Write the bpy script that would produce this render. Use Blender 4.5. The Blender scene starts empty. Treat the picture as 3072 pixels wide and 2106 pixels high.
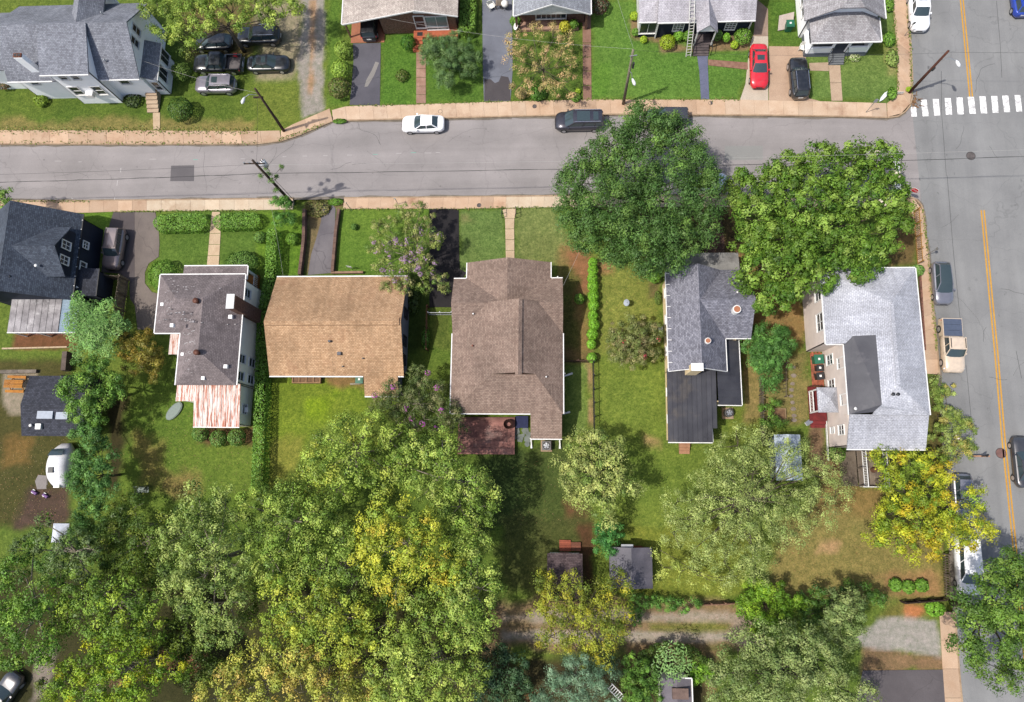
import bpy, bmesh, math, random
import numpy as np
from mathutils import Vector, Matrix
random.seed(7); RNG = np.random.default_rng(11)
SC = bpy.context.scene; COL = SC.collection
# ------------------------------------------------------------------ camera (drone 68 m up, tilted 10.8 deg from straight down)
CAM_H, FPX, IW, IH = 68.0, 2050.0, 3072.0, 2106.0
CXP, CYP, NXP, NYP = 1536.0, 1053.0, 1645.0, 1430.0
_n = np.array([NXP-CXP, -(NYP-CYP), -FPX]); _n /= np.linalg.norm(_n)
_Z = -_n; _Y = np.array([0, 1, 0.]); _Y -= _Y.dot(_Z)*_Z; _Y /= np.linalg.norm(_Y); _X = np.cross(_Y, _Z)
RW = np.array([_X, _Y, _Z])
cam_d = bpy.data.cameras.new('camera'); cam = bpy.data.objects.new('camera', cam_d); COL.objects.link(cam)
cam_d.sensor_fit = 'HORIZONTAL'; cam_d.sensor_width = 36; cam_d.lens = 36*FPX/IW; cam_d.clip_end = 2000
M4 = Matrix([list(RW[i]) + [0] for i in range(3)] + [[0, 0, 0, 1]]); M4.translation = (0, 0, CAM_H)
cam.matrix_world = M4; SC.camera = cam
# ------------------------------------------------------------------ daylight
SUN_EL, SUN_DIR = math.radians(61), math.radians(19)      # shadows fall along +X turned 19 deg to +Y
to_sun = Vector((-math.cos(SUN_EL)*math.cos(SUN_DIR), -math.cos(SUN_EL)*math.sin(SUN_DIR), math.sin(SUN_EL)))
world = bpy.data.worlds.new('World'); SC.world = world; world.use_nodes = True
wn = world.node_tree; wn.nodes.clear()
sky = wn.nodes.new('ShaderNodeTexSky'); sky.sky_type = 'NISHITA'; sky.sun_disc = False
sky.sun_elevation = SUN_EL; sky.sun_rotation = math.atan2(to_sun.x, to_sun.y); sky.air_density = 1.0; sky.dust_density = 3.0
bg = wn.nodes.new('ShaderNodeBackground'); bg.inputs[1].default_value = 0.15
wo = wn.nodes.new('ShaderNodeOutputWorld'); wn.links.new(sky.outputs[0], bg.inputs[0]); wn.links.new(bg.outputs[0], wo.inputs[0])
sun_d = bpy.data.lights.new('sun', 'SUN'); sun_d.energy = 3.8; sun_d.angle = math.radians(0.9); sun_d.color = (1, .955, .88)
sun = bpy.data.objects.new('sun', sun_d); COL.objects.link(sun); sun.location = to_sun*200
sun.rotation_euler = (-to_sun).to_track_quat('-Z', 'Y').to_euler()
vs = SC.view_settings; vs.view_transform = 'Standard'; vs.look = 'None'; vs.gamma = 1; vs.exposure = 0.48; vs.use_curve_mapping = False
SC.cycles.max_bounces = 6; SC.cycles.diffuse_bounces = 3; SC.cycles.glossy_bounces = 2; SC.cycles.transmission_bounces = 3
SC.cycles.use_denoising = True
K_SUN = 2.0          # what a sunlit white sheet measures; used to turn seen colours into base colours
# ------------------------------------------------------------------ helpers
def P(c, r, u, v): return (c*768+u*.33046, r*526+v*.33046)      # survey tile -> photograph pixel
def at(px, py, z=0.):                                            # photograph pixel -> point at height z
    d = RW @ np.array([px-CXP, -(py-CYP), -FPX]); t = (CAM_H-z)/-d[2]
    return Vector((d[0]*t, d[1]*t, z))
def W(c, r, u, v, z=0.): return at(*P(c, r, u, v), z)
def V(x, y, z=0.): return at(x*1.32186, y*1.32186, z)           # overview pixel
def lin(c):
    c /= 255.; return c/12.92 if c <= .04045 else ((c+.055)/1.055)**2.4
def S(r, g, b, k=None):
    k = k or K_SUN; return (min(lin(r)/k, .85), min(lin(g)/k, .85), min(lin(b)/k, .85))
def emp(name, loc=(0, 0, 0), rz=0, parent=None):
    o = bpy.data.objects.new(name, None); COL.objects.link(o); o.location = loc; o.rotation_euler = (0, 0, rz); o.empty_display_size = .2
    if parent: o.parent = parent
    return o
def tag(o, label=None, cat=None, group=None, kind=None):
    if label: o['label'] = label
    if cat: o['category'] = cat
    if group: o['group'] = group
    if kind: o['kind'] = kind
    return o
def thing(name, label, cat, loc=(0, 0, 0), rz=0, group=None): return tag(emp(name, loc, rz), label, cat, group)
class MB:
    def __init__(s): s.v = []; s.f = []
    def add(s, vs, fs):
        n = len(s.v); s.v += [tuple(x) for x in vs]; s.f += [tuple(i+n for i in f) for f in fs]; return s
    def box(s, x0, x1, y0, y1, z0, z1):
        return s.add([(x0, y0, z0), (x1, y0, z0), (x1, y1, z0), (x0, y1, z0), (x0, y0, z1), (x1, y0, z1), (x1, y1, z1), (x0, y1, z1)],
                     [(3, 2, 1, 0), (4, 5, 6, 7), (0, 1, 5, 4), (1, 2, 6, 5), (2, 3, 7, 6), (3, 0, 4, 7)])
    def bar(s, a, b, w, h, up=(0, 0, 1)):                        # box beam from a to b
        a, b = Vector(a), Vector(b); d = (b-a).normalized(); u = Vector(up)
        if abs(d.dot(u)) > .98: u = Vector((1, 0, 0))
        x = d.cross(u).normalized(); y = x.cross(d)
        q = [a+x*i*w/2+y*j*h/2 for i, j in ((-1, -1), (1, -1), (1, 1), (-1, 1))]; r = [p+(b-a) for p in q]
        return s.add(q+r, [(0, 1, 2, 3), (7, 6, 5, 4), (0, 4, 5, 1), (1, 5, 6, 2), (2, 6, 7, 3), (3, 7, 4, 0)])
    def tube(s, pts, rad, n=6, cap=True):
        pts = [Vector(p) for p in pts]; rad = rad if isinstance(rad, (list, tuple)) else [rad]*len(pts)
        rings = []
        for i, p in enumerate(pts):
            d = (pts[min(i+1, len(pts)-1)]-pts[max(i-1, 0)]).normalized()
            u = Vector((0, 0, 1)) if abs(d.z) < .9 else Vector((1, 0, 0))
            x = d.cross(u).normalized(); y = x.cross(d)
            rings.append([p+(x*math.cos(2*math.pi*k/n)+y*math.sin(2*math.pi*k/n))*rad[i] for k in range(n)])
        fs = [(i*n+k, i*n+(k+1) % n, (i+1)*n+(k+1) % n, (i+1)*n+k) for i in range(len(pts)-1) for k in range(n)]
        if cap: fs += [tuple(range(n))[::-1], tuple((len(pts)-1)*n+k for k in range(n))]
        return s.add([v for r in rings for v in r], fs)
    def cyl(s, x, y, z0, z1, r0, r1=None, n=12): return s.tube([(x, y, z0), (x, y, z1)], [r0, r1 if r1 is not None else r0], n)
    def prism(s, poly, z0, z1):
        n = len(poly); A = sum(poly[i][0]*poly[(i+1) % n][1]-poly[(i+1) % n][0]*poly[i][1] for i in range(n))
        if A < 0: poly = poly[::-1]
        return s.add([(p[0], p[1], z0) for p in poly]+[(p[0], p[1], z1) for p in poly],
                     [tuple(range(n))[::-1], tuple(range(n, 2*n))]+[(i, (i+1) % n, n+(i+1) % n, n+i) for i in range(n)])
    def build(s, name, mat, parent=None, smooth=False, loc=None, uv=False):
        me = bpy.data.meshes.new(name); me.from_pydata(s.v, [], s.f); me.update()
        if mat: me.materials.append(mat)
        if smooth: me.polygons.foreach_set('use_smooth', [True]*len(me.polygons))
        o = bpy.data.objects.new(name, me); COL.objects.link(o)
        if parent: o.parent = parent
        if loc: o.location = loc
        if uv: slope_uv(me)
        return o
def slope_uv(me):
    l = me.uv_layers.new(name='UVMap')
    for p in me.polygons:
        n = p.normal; u = Vector((0, 0, 1)).cross(n)
        u = u.normalized() if u.length > 1e-3 else Vector((1, 0, 0)); v = n.cross(u)
        for li in p.loop_indices:
            c = me.vertices[me.loops[li].vertex_index].co; l.data[li].uv = (c.dot(u), c.dot(v))
def inst(src, parent=None, loc=None, rz=None):
    o = src.copy(); COL.objects.link(o); o.parent = parent
    for k in ('label', 'category', 'group'):
        if parent and k in o: del o[k]
    if loc: o.location = loc
    if rz is not None: o.rotation_euler = (0, 0, rz)
    return o
# ------------------------------------------------------------------ materials
MATS = {}
def nodes(m): return m.node_tree.nodes, m.node_tree.links
def base_mat(name, rough=.8, metal=0., spec=.3):
    m = bpy.data.materials.new(name); m.use_nodes = True; b = m.node_tree.nodes['Principled BSDF']
    b.inputs['Roughness'].default_value = rough; b.inputs['Metallic'].default_value = metal; b.inputs['Specular IOR Level'].default_value = spec
    return m, b
def mix(N, L, a, b, fac, mode='MIX'):
    x = N.new('ShaderNodeMix'); x.data_type = 'RGBA'; x.blend_type = mode
    for s, val in ((6, a), (7, b), (0, fac)):
        if isinstance(val, bpy.types.NodeSocket): L.new(val, x.inputs[s])
        else: x.inputs[s].default_value = (*val, 1) if isinstance(val, tuple) else val
    return x.outputs[2]
def noise(N, L, vec, scale, detail=3, rough=.55):
    t = N.new('ShaderNodeTexNoise'); t.inputs['Scale'].default_value = scale; t.inputs['Detail'].default_value = detail; t.inputs['Roughness'].default_value = rough
    if vec is not None: L.new(vec, t.inputs['Vector'])
    return t.outputs['Fac']
def ramp(N, L, fac, a, b):
    r = N.new('ShaderNodeMapRange'); r.inputs[1].default_value = a; r.inputs[2].default_value = b; L.new(fac, r.inputs[0]); return r.outputs[0]
def bump(N, L, h, b, strength=.4, dist=.02):
    k = N.new('ShaderNodeBump'); k.inputs['Strength'].default_value = strength; k.inputs['Distance'].default_value = dist
    L.new(h, k.inputs['Height']); L.new(k.outputs[0], b.inputs['Normal'])
def coords(N, uv=False):
    if uv: t = N.new('ShaderNodeUVMap'); return t.outputs[0]
    g = N.new('ShaderNodeNewGeometry'); return g.outputs['Position']
def mottled(name, col, col2=None, scale=1.5, fine=18., amt=.5, rough=.85, metal=0., spec=.3, rnd=.0, fineamt=.35, bmp=.3, stain=None):
    """worn surface: two tones in broad patches, fine grain, optional spread from object to object"""
    if name in MATS: return MATS[name]
    m, b = base_mat(name, rough, metal, spec); N, L = nodes(m); vec = coords(N)
    col2 = col2 or tuple(c*.72 for c in col)
    c = mix(N, L, col, col2, ramp(N, L, noise(N, L, vec, scale, 4), .35, .72)) if amt > 0 else mix(N, L, col, col, 0.)
    if stain: c = mix(N, L, c, stain, ramp(N, L, noise(N, L, vec, scale*.37, 5, .65), .56, .70))
    f = noise(N, L, vec, fine, 2, .7)
    d = mix(N, L, (1-fineamt,)*3, (1+fineamt*.6,)*3, ramp(N, L, f, .25, .75)); c = mix(N, L, c, d, 1., 'MULTIPLY')
    if rnd:
        oi = N.new('ShaderNodeObjectInfo'); c = mix(N, L, c, mix(N, L, (1-rnd,)*3, (1+rnd*.5, 1+rnd*.45, 1+rnd*.4), oi.outputs['Random']), 1., 'MULTIPLY')
    L.new(c, b.inputs['Base Color'])
    if bmp: bump(N, L, f, b, bmp, .01)
    MATS[name] = m; return m
def plain(name, col, rough=.6, metal=0., spec=.4, grime=.18, coat=0.):
    if name in MATS: return MATS[name]
    m, b = base_mat(name, rough, metal, spec); N, L = nodes(m)
    c = mix(N, L, tuple(col), tuple(x*(1-grime) for x in col), ramp(N, L, noise(N, L, coords(N), 4., 4), .35, .7)); L.new(c, b.inputs['Base Color'])
    if coat: b.inputs['Coat Weight'].default_value = coat; b.inputs['Coat Roughness'].default_value = .08
    MATS[name] = m; return m
def shingle(name, c1, c2, row=.155, width=.27, stain=None, stain_amt=.4, mortar=.6, gain=1.45):
    """asphalt shingles laid in courses up the slope; tabs differ in tone"""
    c1 = tuple(min(.8, x*gain) for x in c1); c2 = tuple(min(.8, x*gain) for x in c2)
    m, b = base_mat(name, .9, 0, .2); N, L = nodes(m); vec = coords(N, True)
    t = N.new('ShaderNodeTexBrick'); L.new(vec, t.inputs['Vector']); t.offset = .5
    t.inputs['Color1'].default_value = (*c1, 1); t.inputs['Color2'].default_value = (*c2, 1); t.inputs['Mortar'].default_value = (*[x*mortar for x in c2], 1)
    t.inputs['Scale'].default_value = 1.; t.inputs['Mortar Size'].default_value = .014; t.inputs['Mortar Smooth'].default_value = .3
    t.inputs['Bias'].default_value = 0.; t.inputs['Brick Width'].default_value = width; t.inputs['Row Height'].default_value = row
    pos = coords(N); big = noise(N, L, pos, .35, 5, .6); c = mix(N, L, t.outputs[0], mix(N, L, (.80,)*3, (1.16,)*3, ramp(N, L, big, .3, .7)), 1., 'MULTIPLY')
    c = mix(N, L, c, mix(N, L, (.74,)*3, (1.22,)*3, ramp(N, L, noise(N, L, pos, 7., 2, .8), .28, .72)), 1., 'MULTIPLY')
    mp = N.new('ShaderNodeMapping'); mp.inputs['Scale'].default_value = (2.6, .22, 1); L.new(vec, mp.inputs[0]); c = mix(N, L, c, mix(N, L, (.84, .835, .83), (1.12, 1.12, 1.12), ramp(N, L, noise(N, L, mp.outputs[0], 1., 4, .65), .3, .7)), 1., 'MULTIPLY')
    if stain: c = mix(N, L, c, stain, ramp(N, L, noise(N, L, pos, .5, 4, .65), .55, .55+.5*(1-stain_amt)))
    L.new(c, b.inputs['Base Color']); bump(N, L, t.outputs['Fac'], b, -.5, .012); MATS[name] = m; return m
def leaf_mat():
    m, b = base_mat('leaf', .5, 0, .22); N, L = nodes(m)
    a = N.new('ShaderNodeAttribute'); a.attribute_name = 'Col'; L.new(a.outputs['Color'], b.inputs['Base Color'])
    tr = N.new('ShaderNodeBsdfTranslucent'); L.new(mix(N, L, a.outputs['Color'], (1.5, 1.5, .7), 1., 'MULTIPLY'), tr.inputs[0])
    mx = N.new('ShaderNodeMixShader'); mx.inputs[0].default_value = .14
    L.new(b.outputs[0], mx.inputs[1]); L.new(tr.outputs[0], mx.inputs[2]); L.new(mx.outputs[0], N['Material Output'].inputs[0]); return m
LEAF = leaf_mat()
def paint_mat(name, col, metal=.35):
    m, b = base_mat(name, .3, metal, .5); b.inputs['Base Color'].default_value = (*col, 1); b.inputs['Coat Weight'].default_value = .8; b.inputs['Coat Roughness'].default_value = .05
    N, L = nodes(m); c = mix(N, L, col, tuple(x*.8+.02 for x in col), ramp(N, L, noise(N, L, coords(N), 3., 4), .4, .7)); L.new(c, b.inputs['Base Color'])
    MATS[name] = m; return m
GLASS = plain('window_glass', (.025, .03, .035), .08, 0, .6, 0)
CARGLASS = plain('car_glass', (.03, .045, .05), .06, 0, .7, 0)
RUBBER = plain('rubber', (.02, .02, .02), .8); RIM = plain('alloy_rim', (.5, .5, .52), .3, .7)
CHROME = plain('chrome', (.6, .6, .62), .2, .9); WHITE = plain('white_trim', (.62, .61, .59), .5); BLACKP = plain('black_plastic', (.02, .02, .022), .5)
HEADL = plain('headlight_lens', (.75, .77, .8), .1, 0, .8, 0); TAILL = plain('taillight_lens', (.45, .02, .03), .2, 0, .6, 0)
WOODP = mottled('utility_pole_wood', S(92, 74, 62), S(60, 48, 42), 1.2, 30)
GREYWOOD = mottled('weathered_wood', S(150, 135, 118), S(110, 96, 84), 1.5, 24, rnd=.3)
BROWNWOOD = mottled('brown_wood', S(135, 95, 72), S(95, 66, 52), 1.5, 24, rnd=.3)
BARK = mottled('bark', S(120, 108, 92), S(84, 72, 60), 2., 16); PALEBARK = mottled('pale_bark', S(190, 178, 158), S(140, 128, 110), 2., 16)
BLACKIRON = plain('black_iron', (.02, .02, .02), .5, .4); GALV = plain('galvanised_metal', (.35, .36, .37), .4, .7)
# ================================================================== the setting: ground, roads, pavements
def tp(c, r, s, z=0.):
    a = [float(x) for x in s.split()]; return [W(c, r, a[i], a[i+1], z) for i in range(0, len(a), 2)]
def vnoise(x, y, scale, seed):
    g = np.random.default_rng(seed).random((256, 256)); X = x/scale+500; Y = y/scale+500
    i = np.floor(X).astype(int); j = np.floor(Y).astype(int); fx = X-i; fy = Y-j; fx = fx*fx*(3-2*fx); fy = fy*fy*(3-2*fy)
    h = lambda a, b: g[a % 256, b % 256]
    return (h(i, j)*(1-fx)+h(i+1, j)*fx)*(1-fy)+(h(i, j+1)*(1-fx)+h(i+1, j+1)*fx)*fy
def fbm(x, y, scale, seed): return sum(vnoise(x, y, scale/2**k, seed+k)*.5**(k+1) for k in range(4))/.9375
def sdf(x, y, poly):
    d = np.full(x.shape, 1e9); ins = np.zeros(x.shape, bool); n = len(poly)
    for i in range(n):
        ax, ay = poly[i][0], poly[i][1]; bx, by = poly[(i+1) % n][0], poly[(i+1) % n][1]
        ex, ey = bx-ax, by-ay; wx, wy = x-ax, y-ay
        t = np.clip((wx*ex+wy*ey)/(ex*ex+ey*ey+1e-9), 0, 1); d = np.minimum(d, (wx-ex*t)**2+(wy-ey*t)**2)
        c = ((ay <= y) != (by <= y)) & (x < ax+(y-ay)*ex/(ey if abs(ey) > 1e-9 else 1e-9)); ins ^= c
    d = np.sqrt(d); return np.where(ins, -d, d)
# kerb lines (traced on the ground)
KT = tp(0, 0, '0 1300 1200 1302 2324 1300')+tp(1, 0, '230 1272 400 1215 600 1130 700 1092 850 1085 1600 1068 2324 1048')+tp(2, 0, '960 1030 1600 1035')+tp(3, 0, '0 1040 700 1050 1090 1062 1180 1048 1245 1005 1285 955 1302 880 1305 700 1290 400 1270 200 1255 0')
KT = [Vector((-125, KT[0].y, 0))]+KT+[Vector((36.4, 100, 0))]
KB = tp(0, 1, '0 236 800 235 2324 220')+tp(1, 1, '340 217 800 210 1575 205')+tp(2, 1, '380 192 1500 190')+tp(3, 1, '700 195 1290 202 1345 225 1385 270 1402 320 1428 560 1450 730 1490 1180 1530 1592')+tp(3, 2, '1550 215')+tp(3, 3, '1690 820 1730 1340 1755 1592')
KB = [Vector((-125, KB[0].y, 0))]+KB+[Vector((KB[-1].x-.4, -100, 0))]
ROADPOLY = KT+[Vector((64, 100, 0)), Vector((64, -100, 0))]+KB[::-1]
# ---- ground colours: (tile, polygon, colour, softness m, turf 0..1)
GRASS = S(104, 128, 50)
REG = [
 (0, 0, '0 740 1400 900 2324 750 2324 1190 0 1190', (98, 122, 46), 1.2, 1), (0, 0, '0 1080 2324 1090 2324 1290 0 1290', (150, 140, 82), .8, .8),
 (0, 0, '1600 0 2324 0 2324 520 1700 520', (120, 105, 70), 1.2, .3), (1, 0, '0 0 420 0 430 500 360 720 100 740 0 720', (168, 158, 132), 1., .2),
 (1, 0, '425 -40 620 -40 632 300 625 600 622 940 630 1000 410 1090 400 760 360 620 420 250', (172, 166, 160), .35, 0), (1, 0, '495 0 540 0 530 560 500 860 480 850', (186, 152, 118), .4, .1),
 (1, 0, '0 740 370 740 400 1090 0 1190', (110, 130, 52), .8, 1), (1, 0, '650 -40 790 -40 760 400 850 960 640 980 640 400', (96, 132, 48), .6, 1),
 (1, 0, '1130 400 1300 300 1450 320 1455 960 1120 960', (98, 138, 50), .5, 1), (1, 0, '1540 300 2060 300 2070 930 1540 940', (90, 128, 48), .5, 1),
 (2, 0, '-300 100 640 150 640 905 -220 915', (88, 118, 46), .6, 1), (2, 0, '720 0 1150 0 1400 300 1650 480 2140 440 2140 620 2060 905 720 905', (100, 142, 58), .5, 1),
 (2, 0, '730 560 900 560 880 880 730 890', (98, 144, 52), .8, 1), (2, 0, '1060 180 1160 120 1180 330 1340 330 1660 470 1660 320 2180 300 2150 450 1800 470 1640 450 1360 480 1330 380 1080 360', (150, 126, 96), .25, .2),
 (3, 0, '0 0 330 0 330 400 0 420', (92, 128, 48), .5, 1), (3, 0, '340 480 1050 480 1060 0 1150 0 1180 830 1120 930 380 915 370 640', (112, 142, 70), .6, 1), (3, 0, '1050 430 1180 420 1180 690 1090 690', (160, 160, 100), .5, .7),
 (0, 1, '760 340 1020 320 980 560 760 420', (98, 138, 44), .3, 1), (0, 1, '1400 330 2324 320 2324 900 1250 1020 1450 700', (98, 130, 52), .4, 1),
 (1, 1, '0 300 440 310 420 920 0 920', (106, 142, 44), .5, 1), (1, 1, '450 230 800 215 780 310 720 310 690 890 470 900 430 910 470 600 440 320', (136, 118, 88), .35, .3),
 (1, 1, '740 305 1570 305 1575 900 720 880', (108, 140, 52), .4, 1), (1, 1, '1840 305 2240 300 2270 760 1920 880 1845 870', (116, 140, 74), .4, 1), (1, 1, '1850 340 1960 340 1960 420 1850 420', (168, 148, 104), 1., .8),
 (1, 1, '1390 900 1575 900 1575 1592 1390 1592', (70, 88, 36), .5, .8), (1, 1, '1575 1195 1790 1195 1780 1592 1575 1592', (104, 118, 52), .5, 1),
 (2, 1, '20 295 350 290 560 700 470 820 20 760', (136, 146, 84), .6, 1), (2, 1, '460 640 700 700 690 1592 470 1592 450 900', (146, 122, 78), .9, .5), (2, 1, '540 720 700 740 690 1230 640 1230 600 960 560 960', (160, 116, 82), .6, .2), (2, 1, '470 830 600 960 600 1592 470 1592', (96, 104, 50), .7, .9),
 (2, 1, '800 760 1350 900 1360 1592 800 1592', (126, 140, 64), .8, 1), (2, 1, '800 800 900 800 900 880 800 880', (164, 128, 88), .7, .3), (2, 1, '1250 850 1350 850 1350 1130 1240 1120', (110, 104, 66), .4, .4), (2, 1, '1380 250 2100 250 2100 720 1380 720', (86, 72, 52), .8, .15),
 (2, 2, '470 0 720 0 720 120 470 120', (130, 112, 74), .6, .5), (2, 2, '470 120 700 130 700 740 480 760', (112, 140, 66), .6, 1), (2, 2, '690 120 735 120 740 740 700 700', (182, 148, 112), .25, .15),
 (2, 2, '740 100 1370 180 1360 900 1560 900 1700 1592 700 1592 700 1350 1100 800 760 700', (114, 138, 54), .6, 1), (2, 2, '1180 740 1360 790 1350 880 1200 850', (156, 138, 90), .6, .4),
 (2, 2, '-60 950 500 800 700 1400 640 1592 -400 1592 -300 950', (84, 98, 48), 1., .9), (2, 2, '450 1370 640 1400 740 1592 500 1592', (122, 88, 62), .7, .2),
 (2, 2, '1980 500 2240 430 2230 800 1950 900', (110, 130, 50), .5, 1), (2, 2, '2090 120 2230 140 2240 500 2160 500', (164, 132, 88), .6, .4),
 (3, 1, '-300 700 330 1000 340 1592 -200 1592', (156, 126, 82), .8, .2), (3, 2, '-200 0 370 0 380 640 -200 640', (148, 136, 84), .7, .6), (3, 2, '380 640 520 640 530 1100 380 1100', (140, 112, 90), .4, .1), (3, 1, '1100 560 1340 330 1350 820 1080 830', (120, 100, 66), .5, .3),
 (3, 2, '540 880 820 900 820 1250 540 1250', (150, 112, 84), .6, .1), (3, 2, '520 1150 1060 1240 1050 1592 400 1592', (146, 124, 76), .8, .3), (3, 2, '1440 210 1560 215 1840 600 1850 1200 1440 1300', (110, 100, 60), .8, .4),
 (3, 3, '100 -100 1600 -100 1600 660 0 700', (142, 134, 78), .9, .7), (3, 3, '450 160 640 160 600 260 440 240', (182, 152, 110), .8, .5), (3, 3, '940 440 1500 380 1560 640 1200 650', (160, 130, 88), .8, .4),
 (3, 3, '1180 690 1560 700 1560 840 1000 840', (122, 120, 60), .6, .7), (3, 3, '1260 720 1430 720 1420 810 1270 860', (206, 136, 92), .4, 0), (3, 3, '880 1100 1590 1180 1590 1310 870 1320', (146, 118, 90), .5, .2),
 (3, 3, '1000 842 1554 838 1575 1180 1400 1170 1180 1130 880 1080 800 1030 900 960', (178, 174, 170), .35, 0),
 (0, 2, '-60 60 640 60 640 1592 -300 1592 -300 60', (84, 80, 44), 1., .35), (0, 2, '0 780 300 800 300 1050 0 1100', (128, 104, 58), 1., .3), (0, 2, '270 1240 620 1240 640 1592 150 1592', (92, 74, 66), .8, .1), (0, 1, '100 1425 680 1425 680 1580 100 1580', (128, 84, 62), .4, .05), (0, 2, '30 190 360 190 220 580 80 580 30 480', (168, 156, 138), .3, 0),
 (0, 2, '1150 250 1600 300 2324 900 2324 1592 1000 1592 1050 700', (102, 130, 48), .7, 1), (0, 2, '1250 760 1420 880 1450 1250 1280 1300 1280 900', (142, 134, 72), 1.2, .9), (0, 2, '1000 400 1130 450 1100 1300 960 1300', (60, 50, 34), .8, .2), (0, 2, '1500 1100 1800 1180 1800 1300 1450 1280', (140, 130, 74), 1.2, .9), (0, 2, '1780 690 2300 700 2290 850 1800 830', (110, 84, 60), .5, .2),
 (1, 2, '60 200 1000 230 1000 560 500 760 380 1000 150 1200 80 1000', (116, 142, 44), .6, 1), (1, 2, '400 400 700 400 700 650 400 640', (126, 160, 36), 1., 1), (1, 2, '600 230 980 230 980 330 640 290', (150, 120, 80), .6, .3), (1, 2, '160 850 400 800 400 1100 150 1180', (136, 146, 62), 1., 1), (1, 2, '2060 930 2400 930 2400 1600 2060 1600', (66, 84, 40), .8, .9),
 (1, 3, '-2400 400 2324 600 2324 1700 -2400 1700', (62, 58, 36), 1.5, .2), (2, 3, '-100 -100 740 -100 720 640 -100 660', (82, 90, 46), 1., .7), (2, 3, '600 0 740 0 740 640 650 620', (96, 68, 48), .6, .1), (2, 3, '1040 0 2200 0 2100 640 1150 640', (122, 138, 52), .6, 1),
 (2, 3, '-200 650 2324 690 2324 1130 -200 1130', (146, 124, 94), .8, .3), (2, 3, '-100 780 2220 790 2220 880 -100 870', (178, 166, 152), .5, 0), (2, 3, '-100 950 2230 960 2240 1060 -100 1050', (180, 170, 158), .4, 0), (2, 3, '1980 800 2240 800 2260 1080 2000 1080', (176, 160, 142), .6, 0), (2, 3, '1250 880 1980 880 1960 960 1250 955', (126, 130, 60), .4, .9), (2, 3, '1050 1080 2000 1090 1900 1250 1050 1250', (140, 116, 84), .6, .3),
 (2, 3, '-100 1180 1900 1200 1800 1700 -100 1700', (70, 60, 42), .8, .3), (2, 3, '1740 1380 1900 1380 1860 1600 1760 1600', (150, 116, 84), .5, .1), (2, 3, '90 1480 250 1480 230 1600 90 1600', (130, 96, 60), .5, .1), (0, 3, '1500 1150 1850 1180 1800 1330 1500 1330', (196, 142, 108), .6, 0), (0, 3, '1000 1400 1100 1390 1110 1450 1010 1460', (180, 140, 110), .4, 0), (0, 3, '330 1080 500 1080 420 1592 290 1592', (156, 146, 136), .5, 0),
]
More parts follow.
